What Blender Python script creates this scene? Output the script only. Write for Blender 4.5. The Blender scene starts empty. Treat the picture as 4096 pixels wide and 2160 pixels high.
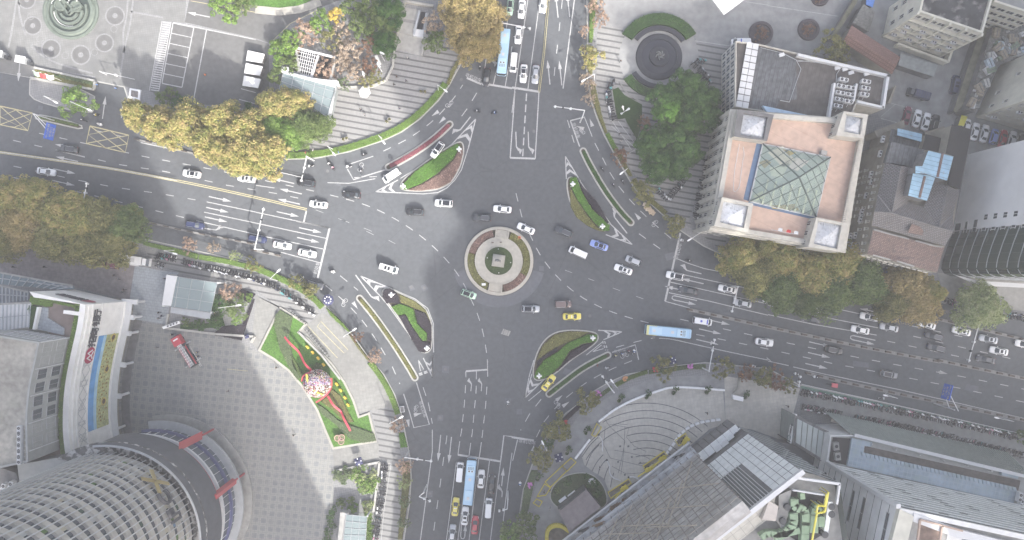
import bpy,bmesh,math,random
from mathutils import Vector,Matrix,noise as mnoise
SC=bpy.context.scene
COL=SC.collection
rnd=random.Random(11)
# ---------------------------------------------------------------- camera, sky, sun, exposure
H=179.0
S=0.0655
cd=bpy.data.cameras.new('camera'); cam=bpy.data.objects.new('camera',cd); COL.objects.link(cam)
cam.location=(0,0,H); cam.rotation_euler=(0,0,0)
cd.sensor_fit='HORIZONTAL'; cd.angle=2*math.atan(2048*S/H); cd.clip_start=1; cd.clip_end=3000
SC.camera=cam
SUN_EL=math.radians(35); SUN_H=Vector((0.454,-0.891))
w=bpy.data.worlds.new('World'); SC.world=w; w.use_nodes=True
wn=w.node_tree; bg=wn.nodes['Background']
sky=wn.nodes.new('ShaderNodeTexSky'); sky.sky_type='NISHITA'; sky.sun_disc=False
sky.sun_elevation=SUN_EL; sky.sun_rotation=math.atan2(SUN_H.x,SUN_H.y)
sky.air_density=.7; sky.dust_density=6.0; sky.ozone_density=.6
hs=wn.nodes.new('ShaderNodeHueSaturation'); hs.inputs['Saturation'].default_value=.7
wn.links.new(sky.outputs[0],hs.inputs['Color']); wn.links.new(hs.outputs[0],bg.inputs[0]); bg.inputs[1].default_value=0.15
sl=bpy.data.lights.new('sun','SUN'); sun=bpy.data.objects.new('sun',sl); COL.objects.link(sun)
sl.energy=3.15; sl.angle=math.radians(0.6); sl.color=(1,.955,.88)
sun.rotation_euler=Vector((-SUN_H.x*math.cos(SUN_EL),-SUN_H.y*math.cos(SUN_EL),-math.sin(SUN_EL))).to_track_quat('-Z','Y').to_euler()
sun.location=(0,0,300)
SC.view_settings.view_transform='Standard'; SC.view_settings.look='None'
SC.view_settings.exposure=1.62; SC.view_settings.gamma=1; SC.view_settings.use_curve_mapping=False
SC.render.engine='CYCLES'; SC.cycles.use_denoising=True
SC.cycles.max_bounces=6; SC.cycles.diffuse_bounces=3; SC.cycles.glossy_bounces=3
SC.cycles.transparent_max_bounces=8; SC.cycles.transmission_bounces=4
# ---------------------------------------------------------------- survey frames: picture pixel -> place
def W(p,z=0.0):
 k=(H-z)/H
 return Vector(((p[0]-2048)*S*k,(1080-p[1])*S*k,z))
class Fr:
 def __init__(s,ox,oy,sc):s.ox,s.oy,s.sc=ox,oy,sc
 def __call__(s,t):
  n=[float(v)for v in t.split()]
  return[(s.ox+n[i]/s.sc,s.oy+n[i+1]/s.sc)for i in range(0,len(n),2)]
 def w(s,t,z=0):return[W(p,z)for p in s(t)]
 def p(s,x,y):return(s.ox+x/s.sc,s.oy+y/s.sc)
k_=1931/1024
A,B,C,D=[Fr(1024*i,0,k_)for i in range(4)]
E,F,G,Q=[Fr(1024*i,720,k_)for i in range(4)]
I,J,K,L=[Fr(1024*i,1440,k_)for i in range(4)]
Z=Fr(0,0,2576/4096)
# ---------------------------------------------------------------- materials
MATS={}
def mat(name,c,rough=.85,v=.12,sc=.6,sc2=.04,v2=.1,c2=None,metal=0.,spec=.3,bump=0.,coat=0.,obj=False):
 if name in MATS:return MATS[name]
 m=bpy.data.materials.new(name); MATS[name]=m; m.use_nodes=True
 n,l=m.node_tree.nodes,m.node_tree.links; b=n['Principled BSDF']
 b.inputs['Roughness'].default_value=rough; b.inputs['Metallic'].default_value=metal
 b.inputs['Specular IOR Level'].default_value=spec; b.inputs['Coat Weight'].default_value=coat
 b.inputs['Coat Roughness'].default_value=.08
 if v<=0 and not c2:
  b.inputs['Base Color'].default_value=(*c,1); return m
 if obj:pos=n.new('ShaderNodeTexCoord').outputs['Object']
 else:pos=n.new('ShaderNodeNewGeometry').outputs['Position']
 def nz(s,d):
  t=n.new('ShaderNodeTexNoise'); t.inputs['Scale'].default_value=s; t.inputs['Detail'].default_value=d
  l.new(pos,t.inputs['Vector']); return t.outputs['Fac']
 f1,f2=nz(sc,5),nz(sc2,3)
 mx=n.new('ShaderNodeMix'); mx.data_type='RGBA'
 mx.inputs[6].default_value=(*[x*(1-v)for x in c],1)
 mx.inputs[7].default_value=(*(c2 or[x*(1+v)for x in c]),1)
 cr=n.new('ShaderNodeMapRange'); cr.inputs[1].default_value=.32; cr.inputs[2].default_value=.68
 l.new(f1,cr.inputs[0]); l.new(cr.outputs[0],mx.inputs[0])
 mr=n.new('ShaderNodeMapRange'); mr.inputs[1].default_value=.3; mr.inputs[2].default_value=.7
 mr.inputs[3].default_value=1-v2; mr.inputs[4].default_value=1+v2; l.new(f2,mr.inputs[0])
 hv=n.new('ShaderNodeHueSaturation'); l.new(mr.outputs[0],hv.inputs['Value']); l.new(mx.outputs[2],hv.inputs['Color'])
 l.new(hv.outputs[0],b.inputs['Base Color'])
 m['out']=hv.name
 if bump:
  bp=n.new('ShaderNodeBump'); bp.inputs['Strength'].default_value=bump; bp.inputs['Distance'].default_value=.1
  l.new(f1,bp.inputs['Height']); l.new(bp.outputs[0],b.inputs['Normal'])
 return m
def overlay(m,fac_fn,col):
 """mix a procedural pattern colour over what feeds the base colour"""
 n,l=m.node_tree.nodes,m.node_tree.links; b=n['Principled BSDF']
 src=b.inputs['Base Color'].links[0].from_socket
 mx=n.new('ShaderNodeMix'); mx.data_type='RGBA'; l.new(src,mx.inputs[6]); mx.inputs[7].default_value=(*col,1)
 l.new(fac_fn(n,l),mx.inputs[0]); l.new(mx.outputs[2],b.inputs['Base Color']); return m
def bricks(w_,h_,rot,mortar,off=0.,loc=(0,0),band=0.):
 def fn(n,l):
  g=n.new('ShaderNodeNewGeometry'); mp=n.new('ShaderNodeMapping')
  mp.inputs['Rotation'].default_value=(0,0,-math.radians(rot)); mp.inputs['Location'].default_value=(loc[0],loc[1],0)
  t=n.new('ShaderNodeTexBrick'); t.offset=off; t.squash=1
  t.inputs['Scale'].default_value=1; t.inputs['Brick Width'].default_value=w_; t.inputs['Row Height'].default_value=h_
  t.inputs['Mortar Size'].default_value=mortar; t.inputs['Mortar Smooth'].default_value=.1
  l.new(g.outputs['Position'],mp.inputs[0]); l.new(mp.outputs[0],t.inputs['Vector'])
  return t.outputs['Fac']
 return fn
def cracks(scale,width,amt=1.):
 def fn(n,l):
  g=n.new('ShaderNodeNewGeometry'); d=n.new('ShaderNodeTexVoronoi'); d.feature='DISTANCE_TO_EDGE'; d.inputs['Scale'].default_value=scale
  l.new(g.outputs['Position'],d.inputs['Vector'])
  r=n.new('ShaderNodeMapRange'); r.inputs[1].default_value=0; r.inputs[2].default_value=width; r.inputs[3].default_value=amt; r.inputs[4].default_value=0
  l.new(d.outputs['Distance'],r.inputs[0]); return r.outputs[0]
 return fn
def blotch(scale,lo,hi,amt=1.,stretch=None,rot=0):
 def fn(n,l):
  g=n.new('ShaderNodeNewGeometry'); t=n.new('ShaderNodeTexNoise'); t.inputs['Scale'].default_value=scale; t.inputs['Detail'].default_value=6
  v=g.outputs['Position']
  if stretch:
   mp=n.new('ShaderNodeMapping'); mp.vector_type='TEXTURE'; mp.inputs['Rotation'].default_value=(0,0,math.radians(rot)); mp.inputs['Scale'].default_value=(*stretch,1)
   l.new(v,mp.inputs[0]); v=mp.outputs[0]
  l.new(v,t.inputs['Vector'])
  r=n.new('ShaderNodeMapRange'); r.inputs[1].default_value=lo; r.inputs[2].default_value=hi; r.inputs[3].default_value=0; r.inputs[4].default_value=amt
  l.new(t.outputs['Fac'],r.inputs[0]); return r.outputs[0]
 return fn
def glassy(name,c,alpha=1.,rough=.06,spec=.6,metal=0.):
 if name in MATS:return MATS[name]
 m=bpy.data.materials.new(name); MATS[name]=m; m.use_nodes=True
 b=m.node_tree.nodes['Principled BSDF']; b.inputs['Base Color'].default_value=(*c,1)
 b.inputs['Roughness'].default_value=rough; b.inputs['Specular IOR Level'].default_value=spec; b.inputs['Metallic'].default_value=metal
 b.inputs['Alpha'].default_value=alpha
 return m
def paint(name,c,metal=.0,rough=.3):return mat('paint_'+name,c,rough,0,metal=metal,spec=.5,coat=.6)
m_asph=mat('asphalt',(.094,.102,.112),.9,.10,.9,.025,.13,bump=.15)
overlay(m_asph,blotch(.12,.58,.75,.35),(.14,.145,.155))
overlay(m_asph,cracks(.06,.006,.35),(.05,.052,.058))
overlay(m_asph,blotch(.5,.55,.8,.3,(6,.5),-11),(.085,.09,.10))
m_patch=mat('asphalt_patch',(.125,.133,.148),.9,.08,1.2,.1,.05)
m_white=mat('road_paint_white',(.42,.425,.43),.7,.12,2.5,.3,.1)
overlay(m_white,blotch(3.,.56,.72,.75),(.2,.2,.21))
m_yel=mat('road_paint_yellow',(.46,.42,.25),.7,.12,2.5,.3,.1)
overlay(m_yel,blotch(3.,.56,.72,.7),(.2,.2,.2))
m_kerb=mat('kerb_stone',(.36,.36,.345),.8,.12,2.,.1,.1)
m_kerb2=mat('kerb_stone_dark',(.22,.22,.215),.8,.12,2.,.1,.1)
m_pave=mat('pavement_tiles',(.235,.24,.245),.85,.10,1.5,.05,.1)
overlay(m_pave,bricks(.6,.6,12,.03),(.17,.17,.178))
m_stripe=mat('striped_paving',(.25,.252,.25),.85,.08,1.2,.06,.1)
overlay(m_stripe,bricks(.8,.5,-10,.02),(.21,.212,.215))
overlay(m_stripe,bricks(4000,1.55,-10,.24),(.115,.117,.122))
m_lightp=mat('light_plaza_paving',(.225,.227,.218),.85,.12,.8,.07,.12)
overlay(m_lightp,bricks(.9,.9,8,.025),(.185,.187,.19))
m_tlp=mat('fountain_plaza_paving',(.18,.184,.182),.85,.14,.6,.07,.15)
overlay(m_tlp,bricks(.6,.6,8,.03),(.15,.153,.156)); overlay(m_tlp,blotch(.12,.52,.7,.5),(.145,.15,.155))
m_sep=mat('pale_stepped_paving',(.47,.455,.415),.85,.10,.8,.07,.12)
overlay(m_sep,bricks(.9,.9,8,.025),(.36,.36,.355)); overlay(m_sep,blotch(.35,.55,.75,.35),(.30,.295,.28))
m_bluep=mat('blue_grey_plaza_paving',(.255,.257,.247),.85,.14,.7,.05,.1)
overlay(m_bluep,bricks(2.03,2.03,-6,.44),(.0,.0,.0))
# the plaza grid: blue-grey squares between pale bands with thin dark joints
_n,_l=m_bluep.node_tree.nodes,m_bluep.node_tree.links
_mx=[x for x in _n if x.type=='MIX'][-1]; _mx.inputs[7].default_value=(.255,.258,.247,1)
def _sq(n,l):
 f=bricks(2.03,2.03,-6,.42)(n,l); i=n.new('ShaderNodeMath'); i.operation='SUBTRACT'; i.inputs[0].default_value=1; l.new(f,i.inputs[1])
 q=n.new('ShaderNodeMath'); q.operation='MULTIPLY'; l.new(i.outputs[0],q.inputs[0]); l.new(blotch(.6,.25,.6,.9)(n,l),q.inputs[1]); return q.outputs[0]
overlay(m_bluep,_sq,(.165,.176,.192))
overlay(m_bluep,blotch(.16,.5,.68,.45),(.19,.195,.195)); overlay(m_bluep,bricks(1.015,1.015,-6,.035),(.17,.178,.185))
m_brownp=mat('brown_grey_paving',(.22,.20,.205),.85,.12,1.2,.15,.12)
overlay(m_brownp,bricks(1.2,1.2,-9,.03,.5),(.17,.16,.17))
overlay(m_brownp,blotch(.5,.5,.7,.5),(.32,.30,.29))
m_bluetile=mat('blue_grey_slabs',(.30,.33,.36),.85,.12,1.2,.1,.1)
overlay(m_bluetile,bricks(1.0,.7,-8,.035,.5),(.22,.24,.27))
m_court=mat('courtyard_paving',(.25,.255,.258),.9,.14,.5,.06,.12)
overlay(m_court,blotch(.3,.55,.72,.4),(.23,.235,.235))
m_park=mat('car_park_asphalt',(.13,.132,.133),.9,.10,.8,.06,.1)
m_beige=mat('beige_walk_paving',(.33,.32,.29),.85,.1,1.,.1,.1)
m_grass=mat('lawn',(.07,.15,.03),.95,.35,3.,.2,.2,bump=.6)
m_dgrass=mat('dark_lawn',(.050,.075,.030),.95,.35,3.,.2,.25,bump=.6)
m_soil=mat('planting_soil',(.075,.065,.05),.95,.3,2.,.2,.2,bump=.5)
m_conc=mat('concrete',(.31,.31,.30),.9,.12,.8,.1,.15)
m_dconc=mat('dark_concrete',(.16,.16,.165),.9,.15,.8,.1,.15)
m_stone=mat('pale_stone',(.36,.35,.32),.85,.1,1.,.1,.12)
m_metal=mat('grey_metal',(.42,.44,.46),.45,.06,1,.1,.05,metal=.3)
m_wmetal=mat('white_metal',(.60,.61,.62),.5,.03,1,.1,.03)
m_dmetal=mat('dark_metal',(.06,.065,.07),.5,.1,2,.1,.05)
m_black=mat('black_rubber',(.02,.02,.022),.8,0)
m_glass=glassy('dark_glass',(.03,.04,.05))
m_cglass=glassy('car_glass',(.05,.062,.072),rough=.12,spec=.8)
m_pano=glassy('tinted_roof_glass',(.018,.02,.028),rough=.12,spec=.5)
# ---------------------------------------------------------------- objects
def tag(o,label=None,cat=None,group=None,kind=None):
 if label:o['label']=label
 if cat:o['category']=cat
 if group:o['group']=group
 if kind:o['kind']=kind
 return o
def thing(name,label,cat,loc=(0,0,0),rotz=0.,group=None,kind=None):
 o=bpy.data.objects.new(name,None); COL.objects.link(o); o.location=loc; o.rotation_euler=(0,0,rotz)
 o.empty_display_size=.2
 return tag(o,label,cat,group,kind)
class MB:
 """collects geometry; build() links it as ONE mesh object"""
 def __init__(s):s.v,s.f,s.m,s.mats=[],[],[],[]
 def mi(s,m):
  if m not in s.mats:s.mats.append(m)
  return s.mats.index(m)
 def face(s,pts,m):
  i=len(s.v); s.v+=[tuple(p)for p in pts]; s.f.append(tuple(range(i,i+len(pts)))); s.m.append(s.mi(m)); return s
 def mesh(s,vs,fs,m):
  i=len(s.v); s.v+=[tuple(p)for p in vs]; k=s.mi(m)
  for f in fs:s.f.append(tuple(i+j for j in f)); s.m.append(k)
  return s
 def prism(s,bot,top,m,mside=None,cap0=False):
  n=len(bot); a=sum(bot[i][0]*bot[(i+1)%n][1]-bot[(i+1)%n][0]*bot[i][1]for i in range(n))
  if a<0:bot,top=bot[::-1],top[::-1]
  i=len(s.v); s.v+=[tuple(p)for p in bot]+[tuple(p)for p in top]
  ms,mt=s.mi(mside or m),s.mi(m)
  for j in range(n):
   q=(j+1)%n; s.f.append((i+j,i+q,i+n+q,i+n+j)); s.m.append(ms)
  s.f.append(tuple(i+n+j for j in range(n))); s.m.append(mt)
  if cap0:s.f.append(tuple(i+n-1-j for j in range(n))); s.m.append(ms)
  return s
 def slab(s,poly,z0,z1,m,mside=None):
  return s.prism([(p[0],p[1],z0)for p in poly],[(p[0],p[1],z1)for p in poly],m,mside)
 def box(s,c,d,m,rz=0.,tilt=None):
  hx,hy,hz=d[0]/2,d[1]/2,d[2]/2; cs,sn=math.cos(rz),math.sin(rz); vs=[]
  for z in(-hz,hz):
   for x,y in((-hx,-hy),(hx,-hy),(hx,hy),(-hx,hy)):vs.append((c[0]+x*cs-y*sn,c[1]+x*sn+y*cs,c[2]+z))
  return s.mesh(vs,[(3,2,1,0),(4,5,6,7),(0,1,5,4),(1,2,6,5),(2,3,7,6),(3,0,4,7)],m)
 def bar(s,p,q,r,m,n=6,r2=None,cap=True):
  p,q=Vector(p),Vector(q); d=q-p
  if d.length<1e-6:return s
  u=d.orthogonal().normalized(); v=d.normalized().cross(u); r2=r if r2 is None else r2
  vs=[p+(u*math.cos(2*math.pi*i/n)+v*math.sin(2*math.pi*i/n))*r for i in range(n)]+[q+(u*math.cos(2*math.pi*i/n)+v*math.sin(2*math.pi*i/n))*r2 for i in range(n)]
  fs=[(i,(i+1)%n,n+(i+1)%n,n+i)for i in range(n)]
  if cap:fs+=[tuple(range(n-1,-1,-1)),tuple(range(n,2*n))]
  return s.mesh(vs,fs,m)
 def beam(s,p,q,wd,ht,m):
  """rectangular bar: width across, height up"""
  p,q=Vector(p),Vector(q); d=(q-p); sd=Vector((-d.y,d.x,0))
  if sd.length<1e-6:sd=Vector((1,0,0))
  sd=sd.normalized()*wd/2; up=Vector((0,0,ht/2))if abs(d.z)<d.length*.9 else Vector((0,1,0))*ht/2
  vs=[p-sd-up,p+sd-up,p+sd+up,p-sd+up,q-sd-up,q+sd-up,q+sd+up,q-sd+up]
  return s.mesh(vs,[(0,1,2,3),(7,6,5,4),(1,0,4,5),(2,1,5,6),(3,2,6,7),(0,3,7,4)],m)
 def lathe(s,prof,m,c=(0,0,0),n=20,sx=1,sy=1,a0=0,a1=2*math.pi):
  full=abs(a1-a0-2*math.pi)<1e-6; vs=[]; fs=[]; k=n if full else n+1
  for r,z in prof:
   for i in range(k):
    a=a0+(a1-a0)*i/n; vs.append((c[0]+r*sx*math.cos(a),c[1]+r*sy*math.sin(a),c[2]+z))
  for j in range(len(prof)-1):
   for i in range(k if full else k-1):
    q=(i+1)%k; fs.append((j*k+i,j*k+q,(j+1)*k+q,(j+1)*k+i))
  return s.mesh(vs,fs,m)
 def disc(s,c,r,m,n=20,up=True):
  p=[(c[0]+r*math.cos(2*math.pi*i/n),c[1]+r*math.sin(2*math.pi*i/n),c[2])for i in range(n)]
  return s.face(p,m)
 def ball(s,c,r,m,n=10,k=6,sz=1.,jit=0.):
  vs,fs=[],[]
  for j in range(k+1):
   t=math.pi*j/k
   for i in range(n):
    a=2*math.pi*i/n; q=r*(1+(rnd.random()-.5)*jit); vs.append((c[0]+q*math.sin(t)*math.cos(a),c[1]+q*math.sin(t)*math.sin(a),c[2]+q*sz*math.cos(t)))
  for j in range(k):
   for i in range(n):fs.append((j*n+i,(j+1)*n+i,(j+1)*n+(i+1)%n,j*n+(i+1)%n))
  return s.mesh(vs,fs,m)
 def build(s,name,parent=None,smooth=False,label=None,cat=None,group=None,kind=None):
  me=bpy.data.meshes.new(name)
  off=parent_off(parent)
  me.from_pydata([(v[0]-off[0],v[1]-off[1],v[2]-off[2])for v in s.v],[],s.f)
  for m in s.mats:me.materials.append(m)
  me.polygons.foreach_set('material_index',s.m)
  if smooth:me.polygons.foreach_set('use_smooth',[True]*len(s.f))
  me.update()
  o=bpy.data.objects.new(name,me); COL.objects.link(o)
  if parent:o.parent=parent
  return tag(o,label,cat,group,kind)
def parent_off(p):
 v=Vector((0,0,0))
 while p:v=v+Vector(p.location); p=p.parent
 return v
def kids(o):return[c for c in bpy.data.objects if c.parent==o]
KIDS={}
def tree_of(o):
 if o.name not in KIDS:KIDS[o.name]=[(c,[g for g in bpy.data.objects if g.parent==c])for c in bpy.data.objects if c.parent==o]
 return KIDS[o.name]
USED=set()
def place(proto,loc,rotz=0.,label=None,group=None,scale=None,swap=None):
 """first call moves the prototype, later calls copy the thing with copies of its parts"""
 kd=tree_of(proto)
 if proto.name not in USED:USED.add(proto.name); r=proto; new=False
 else:r=proto.copy(); COL.objects.link(r); new=True
 r.location=loc; r.rotation_euler=(0,0,rotz)
 if scale:r.scale=scale if hasattr(scale,'__len__')else(scale,)*3
 if label:r['label']=label
 if group:r['group']=group
 def sw(o):
  if not swap or o.type!='MESH':return
  for sl_,m0 in zip(o.material_slots,o.data.materials):
   if m0 and m0.name in swap:sl_.link='OBJECT'; sl_.material=swap[m0.name]
   elif m0:sl_.link='OBJECT'; sl_.material=m0
 if new:
  for ch,gs in kd:
   c=ch.copy(); COL.objects.link(c); c.parent=r; sw(c)
   for g in gs:d=g.copy(); COL.objects.link(d); d.parent=c; sw(d)
 else:
  for ch,gs in kd:
   sw(ch)
   for g in gs:sw(g)
 sw(r)
 return r
def structure(mb,name,label,cat=None):return mb.build(name,label=label,cat=cat or name.replace('_',' '),kind='structure')
def inpoly(x,y,P):
 c=False; j=len(P)-1
 for i in range(len(P)):
  if(P[i][1]>y)!=(P[j][1]>y)and x<(P[j][0]-P[i][0])*(y-P[i][1])/(P[j][1]-P[i][1])+P[i][0]:c=not c
  j=i
 return c
def area(P):return abs(sum(P[i][0]*P[(i+1)%len(P)][1]-P[(i+1)%len(P)][0]*P[i][1]for i in range(len(P))))/2
def smooth_line(P,it=2,closed=False):
 P=[Vector(p)for p in P]
 for _ in range(it):
  N=[]; n=len(P)
  for i in range(n if closed else n-1):
   a,b=P[i],P[(i+1)%n]; N+=[a*.75+b*.25,a*.25+b*.75]
  if not closed:N=[P[0]]+N[1:-1]+[P[-1]]
  P=N
 return P
def offset_line(P,d):
 out=[]
 for i,p in enumerate(P):
  a=P[max(0,i-1)]; b=P[min(len(P)-1,i+1)]; t=(Vector(b)-Vector(a)); t.z=0; t.normalize()
  out.append(Vector((p[0]-t.y*d,p[1]+t.x*d,p[2])))
 return out
def offset_poly(P,d):
 """move a closed outline inwards by d (positive) along vertex normals"""
 n=len(P); a=sum(P[i][0]*P[(i+1)%n][1]-P[(i+1)%n][0]*P[i][1]for i in range(n)); s_=1 if a>0 else-1; out=[]
 for i in range(n):
  p0,p,p1=[Vector((q[0],q[1]))for q in(P[i-1],P[i],P[(i+1)%n])]
  e0,e1=(p-p0).normalized(),(p1-p).normalized()
  n0,n1=Vector((-e0.y,e0.x))*s_,Vector((-e1.y,e1.x))*s_; b=n0+n1
  b=b/max(.35,b.length_squared/2)if b.length>1e-4 else n0
  q=p+b*d; out.append(Vector((q.x,q.y,P[i][2]if len(P[i])>2 else 0)))
 return out
def resample(P,step):
 out=[Vector(P[0])]; acc=0
 for a,b in zip(P[:-1],P[1:]):
  a,b=Vector(a),Vector(b); L_=(b-a).length; t=step-acc
  while t<=L_:out.append(a+(b-a)*(t/L_)); t+=step
  acc=(acc+L_)%step
 return out
 # ================================================================ GROUND, PAVING, KERBS
g=MB(); g.face([(-900,-900,0),(900,-900,0),(900,900,0),(-900,900,0)],m_asph)
structure(g,'ground','grey asphalt ground sheet carrying the whole crossing and the roads')
def raised(name,label,poly,m,z=.13,kerb=.28,z0=0.,km=None):
 """paved block with a stone kerb round it"""
 b=MB()
 if kerb:b.slab(poly,z0,z,km or m_kerb); b.face([(p.x,p.y,z+.006)for p in ccw(offset_poly(poly,kerb))],m)
 else:b.slab(poly,z0,z,m)
 return structure(b,name,label)
def ccw(P):
 a=sum(P[i][0]*P[(i+1)%len(P)][1]-P[(i+1)%len(P)][0]*P[i][1]for i in range(len(P)))
 return P if a>0 else P[::-1]
def sheet(name,label,poly,m,z,cat=None):
 b=MB(); b.face(ccw([Vector((p[0],p[1],z))for p in poly]),m); return structure(b,name,label,cat)
Z1=.13
NWb=A.w('-40 -60')+B.w('1720 -60 1660 200 1570 450 1540 500 1460 650 1380 760 1240 900 1100 1000 960 1065 700 1150 440 1200 230 1205 0 1150')+A.w('1700 1075 1300 950 1000 860 935 660 735 620 715 610 240 590 -40 540')
raised('pavement_block','large paved block round the oval fountain and the car park, north-west corner',NWb,m_pave)
NEb=C.w('560 -60 565 330 560 560 590 760 640 900 690 1020 760 1150 830 1270 880 1358')+G.w('930 80 1150 280 1270 385 1440 500 1600 575 1931 690')+Q.w('400 800 900 880 1400 940 1931 1040 2050 1060 2050 -800')
raised('pavement_block','paved block under the round fountain and the bank with glass pyramid',NEb,m_pave)
SEb=K.w('40 1420 50 1180 80 980 140 810 195 660 300 520 400 400 510 320 600 240 720 170 860 105 1060 70 1240 40 1450 15 1931 60')+L.w('240 185 1000 345 1931 560 2050 590 2050 1420')
raised('pavement_block','paved block with the half-round stepped plaza, south-east corner',SEb,m_pave)
SWb=E.w('-40 290 500 380 1080 440 1400 510 1700 580')+F.w('0 640 130 690 340 790 450 870 560 980 700 1120 800 1260 870 1358')+J.w('970 110 1050 260 1100 400 1120 500 1150 650 1170 760 1175 900 1160 1100 1120 1358 1115 1420')+I.w('-40 1420')
raised('pavement_block','paved block below the curved bank offices and the round tower, south-west corner',SWb,m_pave)
z2=Z1+.016; z3=Z1+.026; z4=Z1+.036
# north-west: oval fountain plaza, car park, curved striped pavement
sheet('plaza_paving','pale tiled plaza round the oval fountain',A.w('-40 -60 1410 -60 1395 175 1300 165 1225 160 1130 690 925 650 730 605 270 505 240 585 -40 540'),m_tlp,z2)
sheet('car_park','grey asphalt car park with white bays beside the zebra strip',A.w('1300 165 1931 300')+B.w('100 330 100 800')+A.w('1931 830 1340 770 1130 690'),m_park,z3)
sheet('access_road','asphalt access road with white arrow along the top edge',A.w('1395 170 1430 0 1440 -60')+B.w('640 -60 640 0 480 60 250 180 110 330')+A.w('1931 290 1600 215'),m_park,z3+.004)
sheet('lawn','grass verge with low shrubs at the top edge',A.w('1560 -60')+B.w('440 -60 420 0 340 45 180 70 0 45')+A.w('1800 30'),m_grass,z4+.01)
b=MB(); P=B.w('0 45 180 62 320 45 480 -10'); b.prism([Vector((p.x,p.y,.1))for p in P+offset_line(P,-2.0)[::-1]],[Vector((p.x,p.y,.26))for p in P+offset_line(P,-2.0)[::-1]],m_beige)
structure(b,'footpath','narrow beige footpath between grass verge and access road')
CURV=smooth_line(B.w('1580 430 1460 620 1360 740 1170 890 980 985 720 1075 460 1135 225 1140'),1)
sheet('striped_pavement','pale pavement with dark stripes curving round the north-west corner',B.w('1035 380 1250 430 1440 330 1520 380')+CURV+B.w('220 1020 540 1000 620 660 870 650 980 590 1015 520'),m_stripe,z2)
sheet('stair_landing','grey stone landing in front of the metro stairs',B.w('1060 378 1255 425 1280 280 1085 250'),m_conc,z3)
# north-east
sheet('striped_pavement','striped pavement west of the round fountain',C.w('690 190 840 210 1390 320 1690 370 1640 900 1560 1100')+G.w('1440 0 1330 310 1400 380 1620 420 1600 545 1320 330 1150 250 1000 80')+C.w('900 1280 780 1090 700 940 655 760 635 600 640 250'),m_stripe,z2)
sheet('courtyard_paving','dark grey courtyard paving behind the round fountain',C.w('690 -60 1931 -60')+D.w('1931 -60 1931 800 1500 1100 850 900 600 550 400 420 0 360')+C.w('1931 370 1660 360 1390 320 1380 250 840 240 830 205 730 190 690 150'),m_court,z3)
sheet('car_park','concrete parking yard between the tiled roofs and the white tower',D.w('1440 850 2000 800 2000 1250 1440 1250'),mat('yard_concrete',(.26,.265,.265),.9,.1,.8),z4)
sheet('forecourt_paving','paving in front of the glass tower, coloured pale for a patch of light',Q.w('1280 700 2000 730 2000 1000 1330 900'),m_conc,z2)  # paler sheet paints in the patch of light on this pavement
# south-east
sheet('plaza_paving','blue-grey pavement ring round the half-round stepped plaza',K.w('90 1358 130 1100 220 850 330 640 520 400 760 260 1080 130 1600 110 1620 520 1240 640 720 1010 300 1358'),m_court,z2)
HALF=K.w('525 720 600 585 680 450 780 375 930 300 1100 235 1270 200 1590 225 1610 480 1490 520 1350 640 1200 790 740 1010 690 890 610 840 545 790')
sheet('stepped_plaza','pale half-round plaza with thin dark step lines',HALF,m_sep,z3)
sheet('forecourt_paving','pale worn paving beside the narrow white sign board',K.w('1600 120 1931 170')+L.w('240 215 190 400 150 620')+K.w('1800 520 1610 500'),m_sep,z3+.004)
sheet('cycle_path','grey lane between the two long rows of parked scooters',L.w('240 190 2050 590 2050 830 1700 760 560 420 240 410'),mat('scooter_yard',(.215,.22,.218),.9,.12,.8,.06,.12),z3)
m_greenp=mat('green_path_paint',(.12,.21,.17),.9,.15,1.5)
sheet('cycle_path','strip of green painted ground along the longest scooter row',L.w('245 192 1931 562 2050 588 2050 608 1931 582 245 212'),m_greenp,z4)
# south-west
sheet('plaza_paving','plaza of blue-grey square slabs with pale bands',E.w('1000 1060 1250 1100 1800 1210')+F.w('0 1290')+J.w('140 0 330 180 480 420 580 680 585 830 585 1358')+I.w('800 1420 800 300 960 100')+E.w('960 1200'),m_bluep,z2)
sheet('slab_paving','strip of blue-grey slabs left of the glass metro pavilion',E.w('1020 640 1190 680 1350 700 1230 900 1280 960 1260 1090 1010 1050 980 900'),m_bluetile,z3)
sheet('brown_paving','brown-grey paving beside the maroon cars',E.w('-40 480 900 590 1030 650 990 890 930 900 550 800 -40 700'),m_brownp,z2)
sheet('striped_pavement','striped pavement along the scooter row at the south-west corner',E.w('1090 520 1931 690')+F.w('0 690 180 780 340 860 480 1000 400 1080 170 960 0 830')+E.w('1931 850 1640 780 1370 700 1170 640'),m_stripe,z2)
sheet('plaza_paving','pale stone terrace with painted yellow bay lines',F.w('0 870 180 965 400 1085 500 1000 600 1060 760 1240 850 1358')+J.w('850 0 960 180 1030 345 865 380 790 410 700 250 560 20')+F.w('330 1150 190 960 170 1000 10 1280')+E.w('1900 1220 1931 900'),m_lightp,z4)
sheet('striped_pavement','striped pavement along the scooters beside the bottom road',J.w('870 375 1030 345 1090 520 1085 660 1100 780 1100 1000 1080 1358 880 1358 930 780 925 620'),m_stripe,z2)
sheet('plaza_paving','pale crosswalk slab between the flower lawn and the shrub bed',J.w('580 680 925 625 930 765 590 830'),m_lightp,z4)
b=MB()
for i in range(9):
 cx,cy=K.p(1010,1010); r0=(690-57*i)/k_
 a0,a1=(-150,-48)if i<4 else(-112+i,-44)
 P=[W((cx+r0*math.cos(math.radians(a0+(a1-a0)*t/28)),cy+r0*.99*math.sin(math.radians(a0+(a1-a0)*t/28))))for t in range(29)]
 P=[p for p in P if inpoly(p.x,p.y,HALF)]
 if len(P)>2:b.slab(P+offset_line(P,.22)[::-1],z3,z3+.02,m_dconc)
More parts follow.
